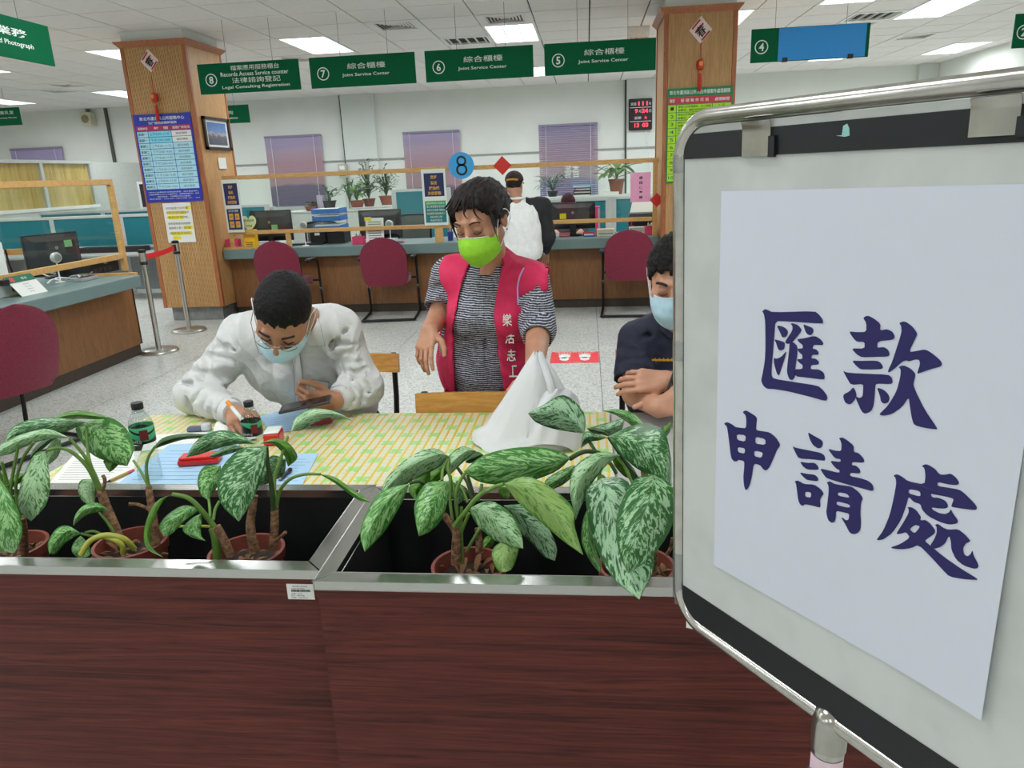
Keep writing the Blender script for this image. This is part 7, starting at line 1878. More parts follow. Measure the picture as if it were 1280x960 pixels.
# ---------------------------------------------------------------- the man in the white shirt
def man_white():
    hd = Head(PY(354,391,2.22), (-.03,-.66,-.75), math.radians(-19), 1.09)
    nb = PY(378,404,2.44)
    base = Vector((nb.x, 2.72, 0)); per = thing('person', 'seated man in a white shirt and pale blue mask bending to write', 'person', base)
    shL, shR = PY(303,418,2.48), PY(424,410,2.50)
    elL, elR = PY(248,500,2.40), PY(453,490,2.46)
    wrL, wrR = PY(294,517,2.24), PY(419,501,2.31); elL.z = max(elL.z, .80); elR.z = max(elR.z, .805)
    hip = [Vector((nb.x-.09,2.70,.52)), Vector((nb.x+.09,2.70,.52))]
    chest = PY(367,448,2.54); belly = Vector((nb.x, 2.64, .72))
    skin = skinmat('skin_tan', (186,132,100))
    def torso(S, e=0, k=.05):
        S.ell(chest, (.175+e,.115+e,.16+e), None, k); S.ell(belly, (.165+e,.12+e,.17+e), None, .08)
        S.cap(shL+Vector((.05,0,-.01)), shR+Vector((-.05,0,-.01)), .07+e, None, .05); S.cap(nb+Vector((0,.03,-.02)), chest, .06+e, .1+e, .05)
        S.cap(nb+Vector((-.07,.03,-.025)), nb+Vector((.07,.03,-.025)), .045+e, None, .04)
    B = Sdf((nb.x-.5,2.0,.45), (nb.x+.45,2.95,1.3), .008); torso(B, -.014); B.ell((nb.x,2.72,.55), (.17,.13,.12), None, .05)
    for a, b, c in ((shL,elL,wrL),(shR,elR,wrR)): B.chain([a,b,c], [.042,.032,.026], .03)
    B.cap(hd.P(0,-.05,-.02), nb, .056, .06, .03)
    Hs = Sdf(hd.c-Vector((.18,.18,.2)), hd.c+Vector((.18,.2,.18)), .0028); hd.build(Hs, nb, .052)
    H1 = Sdf(wrL-Vector((.13,.2,.12)), wrL+Vector((.2,.15,.12)), .0026)
    H1.cap(wrL+(elL-wrL)*.25, wrL, .031, .026, .01)
    c_ = (.75,.95,.6)
    t1, th1 = hand(H1, wrL, (.45,-.75,.06), (.55,.35,.35), (-.2,-.3,.9), [(.7,.9,.5),(.8,1.0,.6),(.9,1.1,.6),(.95,1.15,.6)], thumb=((.75,.55,-.4),(.95,.05,-.35),(.9,-.3,-.3)))
    H2 = Sdf(wrR-Vector((.22,.2,.12)), wrR+Vector((.12,.15,.14)), .0026)
    H2.cap(wrR+(elR-wrR)*.25, wrR, .031, .026, .01)
    t2, th2 = hand(H2, wrR, (-.9,-.35,.12), (.05,-.25,.95), (.25,-.9,-.2), [(.75,.9,.5),(.8,1.0,.5),(.85,1.0,.5),(.9,1.0,.5)], thumb=((.7,.65,-.1),(.9,.25,-.25),(.95,-.1,-.3)))
    join_mesh('body', [B, Hs, H1, H2], skin, per)
    # shirt
    ms = clothmat('shirt_white', (204,205,203), (217,218,216), 20, .5, .75, 13)
    S = Sdf((nb.x-.55,2.0,.5), (nb.x+.5,2.98,1.25), .0055); torso(S, .014)
    for a, b, c, q in ((shL,elL,wrL,-1),(shR,elR,wrR,1)):
        S.chain([a,b,c+(b-c)*.12], [.071,.064,.044], .04)
    for a, b, c, q in ((shL,elL,wrL,-1),(shR,elR,wrR,1)):
        creases(S, a, b, .062, 7, 3+q, .075); creases(S, b, c, .052, 5, 5+q, .06)
        for k in range(2 if q < 0 else 0): S.cap(a+Vector((-q*(.02+.02*k),-.092,-.02-.03*k)), a+Vector((-q*(.10+.03*k),-.128,-.10-.05*k)), .008, .004, .02, sub=True)
    for dx, l_ in ((-.09,.14), (-.03,.1), (.06,.16), (.12,.12)): S.cap(chest+Vector((dx,-.128,.02)), chest+Vector((dx*.7,-.132,-l_)), .007, .004, .02, sub=True)
    # open neck
    S.cap(hd.P(0,-.09,.0), nb+Vector((0,-.03,.03)), .062, .066, .01, sub=True); S.cap(nb+Vector((-.01,-.06,.02)), PY(366,442,2.42), .05, .012, .01, sub=True)
    for w_, e_ in ((wrL,elL),(wrR,elR)): S.cap(w_+(w_-e_).normalized()*.08, w_+(e_-w_)*.10, .046, None, .004, sub=True)
    sh = join_mesh('shirt', [S], ms, per, wrinkle(.0105, 7, .0018, 24)); tr = bvh(sh)
    mc = clothmat('shirt_collar', (207,208,205), (219,220,217), 20, .15)
    for nm, poly in (('collar', [(385,402),(392,388),(397,394),(406,432),(388,433),(378,424)]), ('collar', [(318,414),(324,420),(336,437),(330,443),(324,441),(319,428)]), ('placket', [(366,440),(374,436),(382,505),(370,505)]), ('pocket', [(387,474),(411,478),(409,504),(386,502)])): drape(nm, tr, poly, mc, sh, .018 if nm == 'collar' else .008, .005, shaded_hem=plain('shirt_shaded_hem', (150,152,150), .8))
    for p in ((371,477),(368,452)):
        h = tr.ray_cast(CAM, ray(*p).normalized())
        if h[0]: MB().lathe([(.0055,0),(.0055,.003),(.004,.0035)], h[0]-ray(*p).normalized()*.007, 12, -ray(*p).normalized()).build('button', plain('button_pearl', (206,202,192), .3), sh)
    for w_, e_ in ((wrL,elL),(wrR,elR)):
        d = (e_-w_).normalized(); MB().tube([w_+d*.012, w_+d*.02, w_+d*.055, w_+d*.062], [.0385,.041,.043,.040], 20).build('cuff', mc, sh, smooth=True)
    # head things
    hd.hair(per, M_HAIR, [(-.13,-.075),(-.06,-.06),(-.025,-.035),(-.018,.012),(.028,-.002),(.045,.03),(.07,.056),(.1,.062),(.14,.05)], .006, amp=.0022, fr=(120,120,120))
    hd.face_lines(per, (40,32,30))
    mk = hd.mask(per, M_MASKB, 'pale blue face mask slipped low', -.022, -.112)
    gl = plain('spectacle_metal', (196,192,184), .2, .9)
    fr = MB(); ln = []
    for q in (-1, 1):
        pts = [hd.P(q*.033+.025*math.cos(t*.314), -.002+.0165*math.sin(t*.314), .112-.010*abs(math.cos(t*.314))*(1 if (math.cos(t*.314) > 0) == (q > 0) else 0)) for t in range(20)]
        fr.tube(pts, .0015, 6, closed=True); ln.append(pts)
        fr.tube([hd.P(q*.059,.004,.100), hd.P(q*.080,.006,.05), hd.P(q*.083,.006,-.02)], .0015, 6)
    fr.tube(arc_pts([hd.P(-.009,.002,.113), hd.P(0,.005,.116), hd.P(.009,.002,.113)], 4), .0015, 6)
    go = fr.build('spectacles', gl, per, fix=True, label='thin metal-framed spectacles'); tag(go, kind='thing') if False else None
    for pts in ln: MB().poly(pts, [tuple(range(20))]).build('lens', M_CLEAR, go)
    legs(per, hip, [Vector((nb.x-.14,2.30,.50)), Vector((nb.x+.14,2.30,.50))], [Vector((nb.x-.14,2.36,0)), Vector((nb.x+.14,2.36,0))], M_TROUS)
    # what he holds
    a = t1[0]; b = PY(283,499,2.36)
    tp = PY(309,532,2.11); tq = PY(284,502,2.15)
    r = pen(tp, tq, .0065, 'white marker pen with an orange end in the writing hand', (M_SIGNW, M_GREY, plain('pen_orange', (244,146,30), .4)), 'marker_pen')
    pa, pb = PY(352,512,2.20), PY(412,499,2.235); ax = (pb-pa).normalized(); up = Vector((.0,-1,-.06)); 
    r = thing('mobile_phone', 'dark mobile phone held by the seated man in white', 'phone', (pa+pb)/2)
    MB().obox((pa+pb)/2, ((pb-pa).length+.01,.072,.009), ax, up.cross(ax).cross(ax)*-1).build('case', plain('phone_brown', (58,44,46), .3), r, bevel=.003)
    yv = up.cross(ax).cross(ax)*-1; yv = (yv-ax*yv.dot(ax)).normalized(); nz = ax.cross(yv); nz = nz if nz.z > 0 else -nz
    MB().obox((pa+pb)/2+nz*.005, ((pb-pa).length,.066,.0012), ax, yv).build('screen', plain('phone_screen', (18,20,24), .1), r)
man_white()

# ---------------------------------------------------------------- the woman in the pink vest
def woman():
    hd = Head(PY(601,274,2.60), (-.34,-.86,-.38), math.radians(3), 1.07)
    nb = PY(615,322,2.72)
    base = Vector((nb.x,2.85,0)); per = thing('person', 'standing woman in a pink vest and lime green mask reaching into the bag', 'person', base)
    shL, shR = PY(560,344,2.78), PY(664,352,2.74)
    elL, elR = PY(549,396,2.80), PY(673,412,2.62)
    wrL, wrR = PY(537,412,2.60), PY(668,464,2.34)
    chest = PY(613,385,2.78); belly = PY(608,452,2.82); hipc = Vector((belly.x+.01,2.86,.86))
    skin = skinmat('skin_warm', (196,142,112))
    def torso(S, e=0, arms=True):
        S.ell(chest, (.150+e,.118+e,.17+e), None, .05); S.ell(belly, (.158+e,.135+e,.17+e), None, .10); S.ell(hipc, (.175+e,.135+e,.16+e), None, .08)
        S.cap(shL+Vector((.03,0,0)), shR+Vector((-.03,0,0)), .056+e, None, .06); S.cap(nb+Vector((0,.02,-.02)), chest, .05+e, .09+e, .05)
        for q in (-1, 1): S.ell(chest+Vector((q*.062,-.095,-.02)), (.062+e,.05+e,.06+e), None, .04)
    B = Sdf((nb.x-.35,2.3,.62), (nb.x+.4,3.08,1.45), .008); torso(B, -.008)
    B.chain([shL,shL.lerp(elL,.8),elL,wrL], [.04,.036,.042,.030], .02); B.chain([shR,shR.lerp(elR,.8),elR,wrR], [.042,.038,.044,.031], .02); B.cap(hd.P(0,-.05,-.02), nb, .05, .055, .03)
    Hs = Sdf(hd.c-Vector((.19,.19,.2)), hd.c+Vector((.19,.19,.19)), .0028); hd.build(Hs, nb, .047); Hs.cap(nb, PY(606,345,2.66), .04, .02, .03)
    A1 = Sdf(Vector((min(elL.x,wrL.x)-.12,wrL.y-.22,wrL.z-.2)), Vector((max(elL.x,wrL.x)+.1,elL.y+.07,elL.z+.08)), .0028)
    A1.cap(elL, wrL, .045, .029, .02)
    t1, _ = hand(A1, wrL, (-.12,-.72,-.62), (.72,-.1,.2), (-.3,-.55,.75), [(.15,.35,.3),(.3,.4,.3),(.45,.5,.3),(.5,.6,.4)], (.16,.05,-.06,-.16), ((.6,.7,-.25),(.85,.4,-.3),(.95,.15,-.3)), .97)
    A2 = Sdf(Vector((min(elR.x,wrR.x)-.1,wrR.y-.2,wrR.z-.25)), Vector((elR.x+.09,elR.y+.07,elR.z+.08)), .003)
    A2.cap(elR, wrR, .047, .031, .02); hand(A2, wrR, (-.08,-.35,-.9), (-.8,-.3,.1), (.4,-.8,.3), [(.5,.6,.4)]*4)
    join_mesh('body', [B, Hs, A1, A2], skin, per)
    # striped top
    g = N('striped_top'); v = g.coord('Object'); wv = g.noise(v, 26, 2); s_ = g.sep(v)
    ph = g.math('ADD', g.math('MULTIPLY', s_[2], 760), g.math('ADD', g.math('MULTIPLY', wv, 8), g.math('MULTIPLY', s_[0], 60)))
    st = g.math('SINE', ph); brk = g.noise(g.coord('Object', (160,160,60)), 1, 2)
    g.set(color=g.ramp(g.math('ADD', st, g.math('MULTIPLY', g.math('SUBTRACT', brk, .5), 2.2)), [(.28, (50,52,74)), (.62, (206,208,212))]), rough=.8)
    g.bump(g.noise(v, 13, 3, .5, .6), .35, .02); mt = g.m
    S = Sdf((nb.x-.38,2.4,.66), (nb.x+.42,3.1,1.42), .0055); torso(S, .010)
    S.chain([shL, elL+Vector((0,0,.02))], [.064,.060], .03); S.chain([shR, elR], [.068,.066], .03)
    S.cap(elR+Vector((0,.0,.012)), elR+(wrR-elR)*.22, .062, .056, .012)
    creases(S, shR, elR, .066, 5, 2, .07, .008); creases(S, shL, elL, .062, 3, 9, .06, .008)
    for dx, l_ in ((-.05,.2), (.02,.16), (.08,.2)): S.cap(belly+Vector((dx,-.145,.14)), belly+Vector((dx*1.4,-.148,-l_*.4)), .006, .004, .02, sub=True)
    S.cap(hd.P(0,-.09,.0), nb+Vector((0,-.03,.035)), .056, .06, .01, sub=True); S.cap(nb+Vector((0,-.07,.03)), PY(600,360,2.645), .05, .018, .008, sub=True)
    S.cap(elL+(wrL-elL)*.9, elL+(wrL-elL)*.12, .075, None, .004, sub=True); S.cap(wrR, elR+(wrR-elR)*.34, .062, None, .004, sub=True)
    top = join_mesh('striped_top', [S], mt, per, wrinkle(.005, 9, .0015, 30))
    # pink vest, open down the front
    g = N('vest_pink'); v = g.coord('Object'); ms_ = g.noise(v, 500, 2); n_ = g.noise(v, 12, 3); g.set(color=g.ramp(n_, [(.3, (214,34,84)), (.7, (230,52,100))]), rough=.75); g.bump(g.math('ADD', g.math('MULTIPLY', n_, .8), g.math('MULTIPLY', ms_, .1)), .4, .02); mv = g.m
    W = Sdf((nb.x-.36,2.45,.60), (nb.x+.38,3.15,1.42), .005); torso(W, .024)
    W.cap(hipc+Vector((0,.0,-.12)), hipc, .19, .17, .06)
    W.cap(hd.P(0,-.09,-.005), nb+Vector((0,-.01,.06)), .062, .068, .01, sub=True)
    # keep only a shell outside the top: carve the inside
    Iv = Sdf(W.lo, W.lo+(W.n-1.5)*W.vox, .005); torso(Iv, .0135)
    W.cap(shR+Vector((-.02,0,.0)), shR+Vector((.035,-.005,-.012)), .080, .074, .03)
    Iv.cap(shR, shR+Vector((.06,-.005,-.012)), .0695, .064, .03); W.g = np.maximum(W.g, -Iv.g)
    # armholes
    for a, b in ((shL,elL),(shR,elR)):
        q = (b-a).normalized(); sx = -1 if a is shL else 1
        W.cap(a+Vector((sx*.035,0,-.075)), b+q*.1+Vector((sx*.035,-.02,0)), .074, .085, .02, sub=True); W.ell(a+Vector((sx*(.135 if sx > 0 else .100),0,-.05)), (.068,.14,.12), None, .02, sub=True)
    # the front opening: left panel edge and right panel edge followed in pixels
    Lp = [(308,602),(330,585),(350,578),(385,572),(420,566),(450,565),(500,566),(560,566)]; Rp = [(308,618),(330,630),(350,625),(385,620),(420,622),(450,626),(500,632),(560,640)]
    zz, xa, xb = [], [], []
    for (y_, l_), (_, r_) in zip(Lp, Rp):
        a = PY(l_, y_, 2.68); b = PY(r_, y_, 2.68); zz.append((a.z+b.z)/2); xa.append(a.x); xb.append(b.x)
    zz, xa, xb = zz[::-1], xa[::-1], xb[::-1]
    def opening(X, Y, Z):
        A_ = np.interp(Z, zz, xa); B_ = np.interp(Z, zz, xb); return np.maximum(np.maximum(A_-X, X-B_), Y-2.80)
    b_ = W._blk(W.lo, W.lo+W.n*W.vox); W.g = np.maximum(W.g, -np.broadcast_to(opening(*b_[1:]), W.g.shape)).astype(np.float32)
    ve = join_mesh('vest', [W], mv, per, wrinkle(.005, 8, .001, 20)); tv = bvh(ve)
    tl = plain('vest_piping', (196,168,216), .6)
    def pipe(pts, r_=.0032):
        P = []
        for p in pts:
            h = tv.ray_cast(CAM, ray(*p).normalized()); 
            if h[0]: P.append(h[0]-ray(*p).normalized()*.002)
        P = [P[0]]+[q for a, q in zip(P, P[1:]) if (q-a).length < .06] if P else P
        if len(P) > 3: MB().tube(arc_pts(P, 3), r_, 6).build('piping', tl, ve, smooth=True)
    pipe([(600,312),(592,322),(584,332),(580,345),(576,360),(572,380),(568,400)]); pipe([(634,306),(636,318),(634,330),(631,345)])
    pipe([(553,312),(550,330),(549,350),(550,372)]); pipe([(655,335),(650,345),(647,360),(648,380)]); pipe([(661,330),(672,326),(684,332),(690,345)])
    lm = M_SIGNW
    for s_, x_, y_, hh in (('樂', 634, 400, 8), ('活', 637, 422, 8), ('志', 639, 444, 8), ('工', 641, 464, 7)):
        h = tv.ray_cast(CAM, ray(x_, y_).normalized())
        if h[0]: lettering('lettering', s_, h[0]-ray(x_, y_).normalized()*.008, XA, ZA+Vector((0,.1,0)), lm, ve, w=.034, h=.045, bold=.01)
    drape('pocket', tv, [(553,452),(566,438),(568,490),(556,490)], mv, ve, .008, .004, shaded_hem=plain('vest_shaded_hem', (176,24,66), .8))
    # hair: gathered back, thin fringe
    def ex(S):
        S.ell(hd.P(0,.035,-.055), hd.R(.078,.066,.066), hd.ax(), .03)
        S.cap(hd.P(-.070,.05,.040), hd.P(-.080,-.030,.020), .018, .008, .02); S.cap(hd.P(.072,.045,.02), hd.P(.080,.015,.018), .012, .006, .015)
    hd.hair(per, M_HAIR2, [(-.14,-.06),(-.06,-.05),(-.03,-.03),(-.018,.01),(.015,-.03),(.035,-.034),(.044,.026),(.062,.062),(.088,.082),(.12,.086)], .013, amp=.006, fr=(75,40,14), extra=ex, side=.003)
    rnd = random.Random(4)
    for k in range(10):
        x = -.064+.0138*k+rnd.uniform(-.004,.004); dn = rnd.uniform(.006,.05)*(1.3 if abs(x) > .03 else .7); sw = rnd.uniform(-.03,.016)+x*.25
        z_ = .088-.9*abs(x)**1.5*3.2
        MB().tube(arc_pts([hd.P(x*.75,.110,z_-.05), hd.P(x*.95,.092,z_-.008), hd.P(x+sw*.5,.078-dn*.4,z_+.016), hd.P(x+sw*1.3,.078-dn,z_+.016-.25*abs(x))], 4), [.005]*4+[.0035]*4+[.0028,.0022,.0016,.001,.0006], 5).build('hair_strand', M_HAIR2, per, smooth=True)
    for k in range(7):
        y = .03-.012*k; MB().tube(arc_pts([hd.P(-.074,.06,.03), hd.P(-.083,.02,.036+.002*k), hd.P(-.086+.003*k,-.02-.008*k,.040+.003*k)], 4), [.005]*5+[.003,.002,.0015,.001], 5).build('hair_strand', M_HAIR2, per, smooth=True)
    for k in range(4): MB().tube(arc_pts([hd.P(.070,.05,.04), hd.P(.078,.015,.05+.004*k), hd.P(.074+.003*k,-.02-.01*k,.056+.003*k)], 4), [.003]*5+[.002,.0015,.001,.0008], 5).build('hair_strand', M_HAIR2, per, smooth=True)
    hd.face_lines(per, (62,46,40), brow_r=.0026)
    hd.mask(per, M_MASKG, 'bright lime green face mask', -.014, -.120)
    MB().ell(hd.P(.083,-.042,-.005), (.004,.004,.004)).build('earring', plain('earring', (210,206,200), .2, .9), per, smooth=True)
    legs(per, [hipc+Vector((-.085,0,-.1)), hipc+Vector((.085,0,-.1))], [Vector((hipc.x-.09,2.85,.46)), Vector((hipc.x+.09,2.84,.46))], [Vector((hipc.x-.1,2.9,0)), Vector((hipc.x+.1,2.9,0))], M_TROUS)
    d = (wrR-elR).normalized()
woman()

# ---------------------------------------------------------------- the man in navy
def man_navy():
    hd = Head(PY(846,347,2.32), (-.20,-.90,-.36), math.radians(-2), 1.05)
    nb = PY(852,404,2.48)
    per = thing('person', 'seated man in a navy short-sleeved shirt and blue mask, half behind the sign board', 'person', (nb.x,2.72,0))
    shL, shR = PY(797,424,2.52), PY(912,424,2.54)
    elL, elR = PY(796,506,2.40), PY(930,492,2.42); elL.z = max(elL.z, .79); elR.z = max(elR.z, .79)
    wrL = PY(822,509,2.24); wrR = PY(833,476,2.30)
    chest = PY(852,470,2.56); belly = Vector((nb.x,2.66,.72)); skin = skinmat('skin_light', (204,150,122))
    def torso(S, e=0):
        S.ell(chest, (.18+e,.12+e,.17+e), None, .05); S.ell(belly, (.17+e,.125+e,.17+e), None, .08); S.cap(shL+Vector((.05,0,0)), shR+Vector((-.05,0,0)), .066+e, None, .05); S.cap(nb+Vector((0,.03,-.02)), chest, .056+e, .1+e, .05)
        S.cap(nb+Vector((-.07,.03,-.02)), nb+Vector((.07,.03,-.02)), .04+e, None, .04)
    B = Sdf((nb.x-.4,2.1,.45), (nb.x+.42,2.95,1.35), .008); torso(B, -.012); B.ell((nb.x,2.74,.55), (.17,.13,.12), None, .05)
    B.chain([shL,shL.lerp(elL,.7),elL], [.042,.040,.046], .02); B.chain([shR,shR.lerp(elR,.7),elR,wrR], [.042,.04,.044,.03], .02); B.cap(hd.P(0,-.05,-.02), nb, .056, .06, .03)
    Hs = Sdf(hd.c-Vector((.18,.18,.2)), hd.c+Vector((.18,.19,.18)), .0028); hd.build(Hs, nb, .052)
    A1 = Sdf(Vector((elL.x-.08,wrL.y-.15,elL.z-.09)), Vector((wrL.x+.18,elL.y+.09,elL.z+.16)), .0028)
    A1.cap(shL.lerp(elL,.6), elL, .05, .046, .01); A1.cap(elL, wrL, .047, .032, .02)
    t1, th1 = hand(A1, wrL, (.75,-.35,.25), (-.1,.3,.9), (-.3,-.9,.2), [(.9,1.0,.6),(1.0,1.05,.6),(1.05,1.1,.6),(1.1,1.1,.6)], thumb=((.75,.5,-.3),(.9,.1,-.4),(.85,-.2,-.5)))
    A2 = Sdf(Vector((elL.x-.08,wrR.y-.17,wrR.z-.12)), Vector((wrR.x+.16,wrR.y+.12,wrR.z+.12)), .0028)
    A2.cap(wrR+(elR-wrR)*.5, wrR, .038, .03, .01)
    t2, th2 = hand(A2, wrR, (-.97,-.10,.06), (.12,-.45,-.85), (-.05,-.55,.8), [(.35,.5,.4),(.4,.55,.4),(.45,.6,.4),(.5,.6,.4)], (.1,.03,-.03,-.08), ((.55,.75,-.1),(.8,.5,-.2),(.9,.3,-.3)))
    join_mesh('body', [B, Hs, A1, A2], skin, per)
    mn = clothmat('shirt_navy', (24,28,48), (32,36,58), 24, .35, .75, 11)
    S = Sdf((nb.x-.45,2.2,.5), (nb.x+.46,2.98,1.3), .0055); torso(S, .012)
    for a, b, q in ((shL,elL,-1),(shR,elR,1)):
        S.chain([a, a.lerp(b,.78)], [.070,.076], .03); creases(S, a, b, .078, 5, 4+q, .07, .008)
    S.cap(hd.P(0,-.09,.0), nb+Vector((0,-.03,.03)), .06, .066, .01, sub=True)
    for a, b in ((shL,elL),(shR,elR)): S.cap(a.lerp(b,1.05), a.lerp(b,.80)+(b-a).normalized()*.062, .092, None, .004, sub=True)
    sh = join_mesh('shirt', [S], mn, per, wrinkle(.005, 8, .0015, 24)); tr = bvh(sh)
    drape('collar', tr, [(826,402),(846,400),(846,412),(838,424),(824,412)], mn, sh, .012, .004, shaded_hem=plain('navy_shaded_hem', (14,16,28), .8))
    gold = plain('embroidery_gold', (216,164,42), .5); m = MB(); o0 = None
    for k in range(5):
        px = 819+5.2*k; h = tr.ray_cast(CAM, ray(px, 450).normalized())
        if not h[0]: continue
        c = h[0]-ray(px, 450).normalized()*.004; pts = [c+(XA*math.sin(t*math.pi/5)+ZA*math.cos(t*math.pi/5))*(.0085 if t % 2 == 0 else .0035) for t in range(10)]
        MB().poly(pts+[c], [(i, (i+1) % 10, 10) for i in range(10)]).build('star', gold, sh, label='small gold embroidered star')
    drape('gold_bar', tr, [(815,449),(843,449),(843,451),(815,451)], gold, sh, .0035, .001, 4)
    hd.hair(per, M_HAIR, [(-.13,-.065),(-.06,-.055),(-.028,-.035),(-.02,.012),(.022,-.005),(.04,.03),(.066,.058),(.1,.066),(.14,.06)], .014, amp=.006, fr=(80,60,22))
    hd.face_lines(per, (36,30,28), brow_r=.0042)
    hd.mask(per, M_MASKB, 'pale blue pleated face mask', -.008, -.118)
    # watch
    ax = (elR-wrR).normalized(); c = wrR+ax*.018; wa = MB()
    pts = [c+(ax.orthogonal().normalized()*math.cos(t*.314)+ax.cross(ax.orthogonal().normalized())*math.sin(t*.314))*.0335 for t in range(20)]
    wa.tube(pts, .0055, 8, closed=True); wo = wa.build('watch_band', plain('watch_steel', (170,170,172), .25, .9), per, smooth=True, label='steel wrist watch')
    dr = (CAM-c); dr = (dr-ax*dr.dot(ax)).normalized(); MB().lathe([(.018,0),(.019,.006),(.016,.009)], c+dr*.031, 20, dr).build('watch_case', plain('watch_dial', (48,52,60), .2, .5), wo, smooth=True)
    legs(per, [Vector((nb.x-.09,2.70,.52)), Vector((nb.x+.09,2.70,.52))], [Vector((nb.x-.14,2.28,.50)), Vector((nb.x+.14,2.28,.50))], [Vector((nb.x-.14,2.34,0)), Vector((nb.x+.14,2.34,0))], M_TROUS)
    A_ = (t1[0]+th1)/2; b = PY(829,501,A_.y-.02)
    d = Vector((.35,.2,.9)).normalized()
    pen(b, b+d*.13, .0045, 'dark ball pen held by the man in navy', (plain('pen_shaft', (40,42,50), .3), M_CHROME, M_CHROME), 'ball_pen')
    ch_ = bpy.data.objects['wooden_chair']
    c2 = dup(bpy.data.objects['wooden_chair.001'], (nb.x, 2.80, 0), 0, 'wooden-backed chair under the man in the navy shirt')
man_navy()

# ---------------------------------------------------------------- the capped man at the counter
def man_cap():
    Y0 = 7.62; c = PY(643,231,Y0-.02)
    hd = Head(c, (.12,.98,-.08), 0, 1.0); cx = PY(652,280,Y0).x
    per = thing('person', 'man in a dark cap and white top with black sleeves, seen from behind', 'person', (cx,Y0,0))
    nb = Vector((cx-.03,Y0-.02,c.z-.16)); shz = nb.z-.07
    shL, shR = Vector((cx-.2,Y0,shz)), Vector((cx+.2,Y0,shz)); elL, elR = Vector((cx-.25,Y0+.08,shz-.27)), Vector((cx+.26,Y0+.02,shz-.30)); wrL, wrR = Vector((cx-.18,Y0+.30,shz-.36)), Vector((cx+.22,Y0+.24,shz-.46))
    skin = skinmat('skin_far', (186,138,112))
    B = Sdf((cx-.42,Y0-.25,.75), (cx+.42,Y0+.45,1.75), .01)
    chest = Vector((cx,Y0,shz-.15)); hipc = Vector((cx,Y0+.01,.92))
    B.ell(chest, (.17,.11,.2), None, .05); B.cap(chest, hipc, .13, .14, .08); B.cap(shL, shR, .055, None, .04)
    for a, b, d in ((shL,elL,wrL),(shR,elR,wrR)): B.chain([a,b,d], [.05,.04,.03], .02)
    Hs = Sdf(hd.c-Vector((.18,.18,.2)), hd.c+Vector((.18,.18,.18)), .005); hd.build(Hs, nb)
    A = []
    for w_, sx in ((wrL,1),(wrR,-1)):
        H = Sdf(w_-Vector((.12,.12,.15)), w_+Vector((.12,.2,.12)), .004); hand(H, w_, (0,.5,-.6), (sx,.2,.1), (0,.5,.6), [(.3,.4,.3)]*4); A.append(H)
    join_mesh('body', [B, Hs]+A, skin, per)
    mw = clothmat('top_white', (232,232,230), (244,244,242), 20, .3); mb_ = clothmat('sleeve_black', (24,24,28), (34,34,38), 20, .3)
    S = Sdf((cx-.4,Y0-.25,.55), (cx+.42,Y0+.3,1.65), .008); S.ell(chest, (.215,.14,.24), None, .05); S.cap(chest+Vector((-.05,0,0)), hipc+Vector((-.06,0,-.16)), .14, .15, .06); S.cap(chest+Vector((.05,0,0)), hipc+Vector((.06,0,-.16)), .14, .15, .06); S.cap(shL+Vector((.04,0,-.01)), shR-Vector((.04,0,.01)), .088, None, .05)
    S.cap(nb+Vector((0,0,-.02)), nb+Vector((0,.01,.09)), .058, .06, .01, sub=True)
    join_mesh('raglan_top', [S], mw, per, wrinkle(.008, 6))
    for a, b, d, sx in ((shL,elL,wrL,-1),(shR,elR,wrR,1)):
        S2 = Sdf((min(a.x,b.x,d.x)-.14,Y0-.2,min(b.z,d.z)-.1), (max(a.x,b.x,d.x)+.14,Y0+.42,shz+.2), .007)
        S2.cap(nb+Vector((sx*.085,-.01,-.012)), a+Vector((sx*.01,-.01,.0)), .052, .100, .03); S2.chain([a,b,d.lerp(b,.1)], [.098,.078,.056], .03)
        join_mesh('sleeve', [S2], mb_, per, wrinkle(.006, 8))
        MB().tube([d.lerp(b,.18), d.lerp(b,.02)], [.056,.05], 14).build('cuff', mw, per, smooth=True)
    MB().tube([nb+Vector((.065*math.cos(t*.35),.062*math.sin(t*.35),.03)) for t in range(18)], .014, 8, closed=True).build('collar', mw, per, smooth=True)
    hd.hair(per, M_HAIR2, [(-.14,-.07),(-.05,-.06),(-.02,-.03),(-.01,.01),(.04,.03),(.08,.06),(.14,.07)], .010, vox=.005)
    # cap: crown, brim, strap over the opening at the back
    mcap = plain('cap_brown', (52,38,36), .8); K = Sdf(hd.c-Vector((.2,.2,.1)), hd.c+Vector((.2,.25,.2)), .005)
    K.ell(hd.P(0,.045,-.005), hd.R(.093,.092,.112), hd.ax(), 0)
    b_ = K._blk(K.lo, K.lo+K.n*K.vox); q = hd.P(0,.035,0); ly = (b_[1]-q.x)*hd.u.x+(b_[2]-q.y)*hd.u.y+(b_[3]-q.z)*hd.u.z
    K.g = np.maximum(K.g, -np.broadcast_to(ly, K.g.shape)).astype(np.float32)
    K.ell(hd.P(0,.045,-.125), hd.R(.042,.032,.06), hd.ax(), .004, sub=True)
    cap_ = join_mesh('cap', [K], mcap, per)
    rows = [[hd.P(.075*(-1+2*j/10), .040-.012*((-1+2*j/10)**2)-.012*i/3, .085+.075*(i/3)*(1-((-1+2*j/10)**2)*.55)) for j in range(11)] for i in range(4)]
    MB().sheet(rows, uv=False).build('brim', mcap, cap_, solid=.004)
    MB().tube(arc_pts([hd.P(-.055,.042,-.09), hd.P(-.03,.044,-.107), hd.P(0,.045,-.112), hd.P(.03,.044,-.107), hd.P(.055,.042,-.09)], 4), .010, 8).build('strap', plain('cap_strap', (196,132,44), .6), cap_, smooth=True)
    hd.mask(per, M_MASKB)
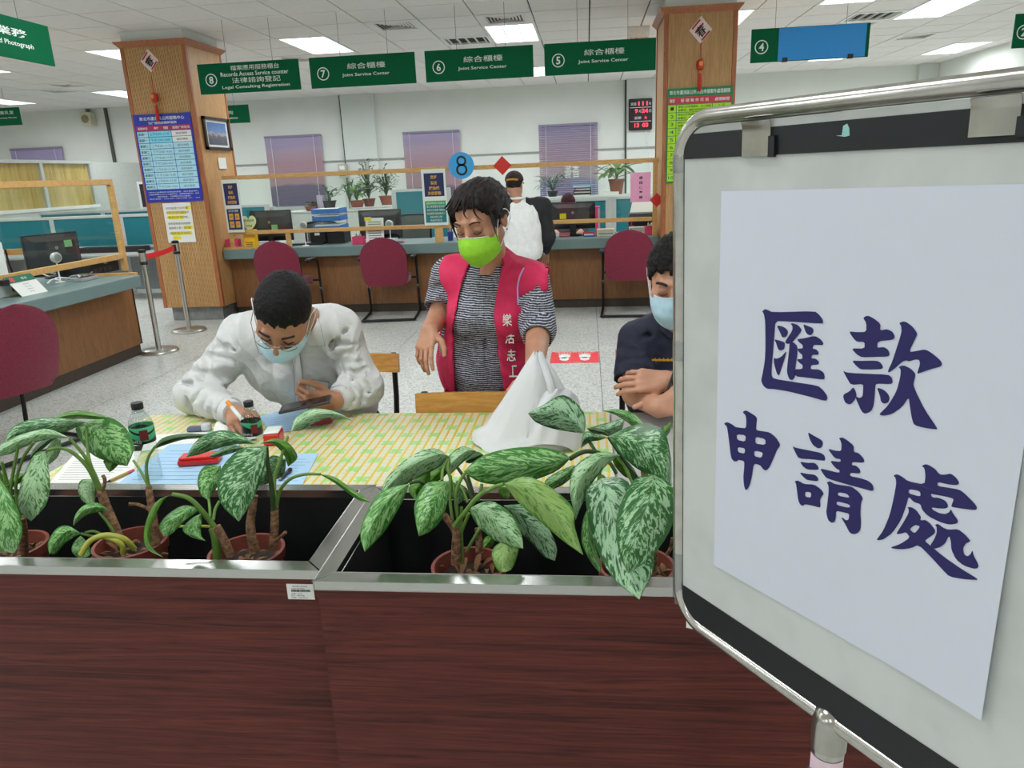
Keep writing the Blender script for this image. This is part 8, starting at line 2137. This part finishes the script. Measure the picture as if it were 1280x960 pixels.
    legs(per, [Vector((cx-.09,Y0,.88)), Vector((cx+.09,Y0,.88))], [Vector((cx-.1,Y0,.47)), Vector((cx+.1,Y0,.47))], [Vector((cx-.11,Y0+.02,0)), Vector((cx+.11,Y0+.02,0))], M_TROUS, dirf=(0,1,0))
man_cap()

# ---------------------------------------------------------------- the clerk behind the right monitor
def clerk():
    Y0 = 9.35; t = PY(710,243.5,Y0); hd = Head((t.x,Y0,t.z-.115), (.0,-.93,-.36), 0, 1.0); nb = Vector((t.x,Y0+.06,hd.c.z-.15)); 
    per = thing('person', 'dark-haired clerk almost hidden behind the monitor with the yellow note', 'person', (t.x,Y0+.1,0))
    sk = skinmat('skin_clerk', (200,152,128)); B = Sdf((t.x-.4,Y0-.35,.4), (t.x+.4,Y0+.4,1.4), .012); chest = Vector((t.x,Y0+.1,nb.z-.22))
    B.ell(chest, (.16,.1,.18), None, .05); B.cap(chest, (t.x,Y0+.14,.66), .13, .15, .06); B.cap(nb+Vector((-.15,.02,-.07)), nb+Vector((.15,.02,-.07)), .05, None, .04)
    for q in (-1, 1): B.chain([nb+Vector((q*.17,.02,-.08)), nb+Vector((q*.23,-.02,-.32)), Vector((t.x+q*.15,Y0-.22,.80))], [.045,.04,.028], .02)
    Hs = Sdf(hd.c-Vector((.18,.18,.2)), hd.c+Vector((.18,.18,.18)), .006); hd.build(Hs, nb, .05); A = []
    for q in (-1, 1):
        w_ = Vector((t.x+q*.15,Y0-.22,.80)); H = Sdf(w_-Vector((.12,.22,.1)), w_+Vector((.12,.1,.1)), .005); hand(H, w_, (0,-1,0), (-q,0,0), (0,0,1), [(.2,.4,.3)]*4); A.append(H)
    join_mesh('body', [B, Hs]+A, sk, per)
    S = Sdf((t.x-.42,Y0-.3,.42), (t.x+.42,Y0+.45,1.4), .011); S.ell(chest, (.175,.115,.2), None, .05); S.cap(chest, (t.x,Y0+.14,.68), .145, .165, .06); S.cap(nb+Vector((-.15,.02,-.07)), nb+Vector((.15,.02,-.07)), .062, None, .04)
    for q in (-1, 1): S.chain([nb+Vector((q*.17,.02,-.08)), nb+Vector((q*.23,-.02,-.32)), Vector((t.x+q*.17,Y0-.15,.80))], [.06,.055,.045], .02)
    S.cap(nb, nb+Vector((0,-.02,.1)), .056, .06, .01, sub=True)
    join_mesh('jumper', [S], clothmat('jumper_grey', (70,66,74), (84,80,88)), per)
    hd.hair(per, M_HAIR, [(-.14,-.09),(-.04,-.09),(0,-.06),(.04,.0),(.07,.055),(.14,.06)], .016, vox=.006)
    hd.face_lines(per, (36,30,28)); hd.mask(per, M_MASKB)
    legs(per, [Vector((t.x-.09,Y0+.15,.59)), Vector((t.x+.09,Y0+.15,.59))], [Vector((t.x-.1,Y0-.25,.57)), Vector((t.x+.1,Y0-.25,.57))], [Vector((t.x-.1,Y0-.2,0)), Vector((t.x+.1,Y0-.2,0))], M_TROUS, vox=.012)
    office_chair(t.x, Y0+.33, hd.c.z-.12, 'office chair of the clerk behind the right monitor')
clerk()
bpy.context.view_layer.update()
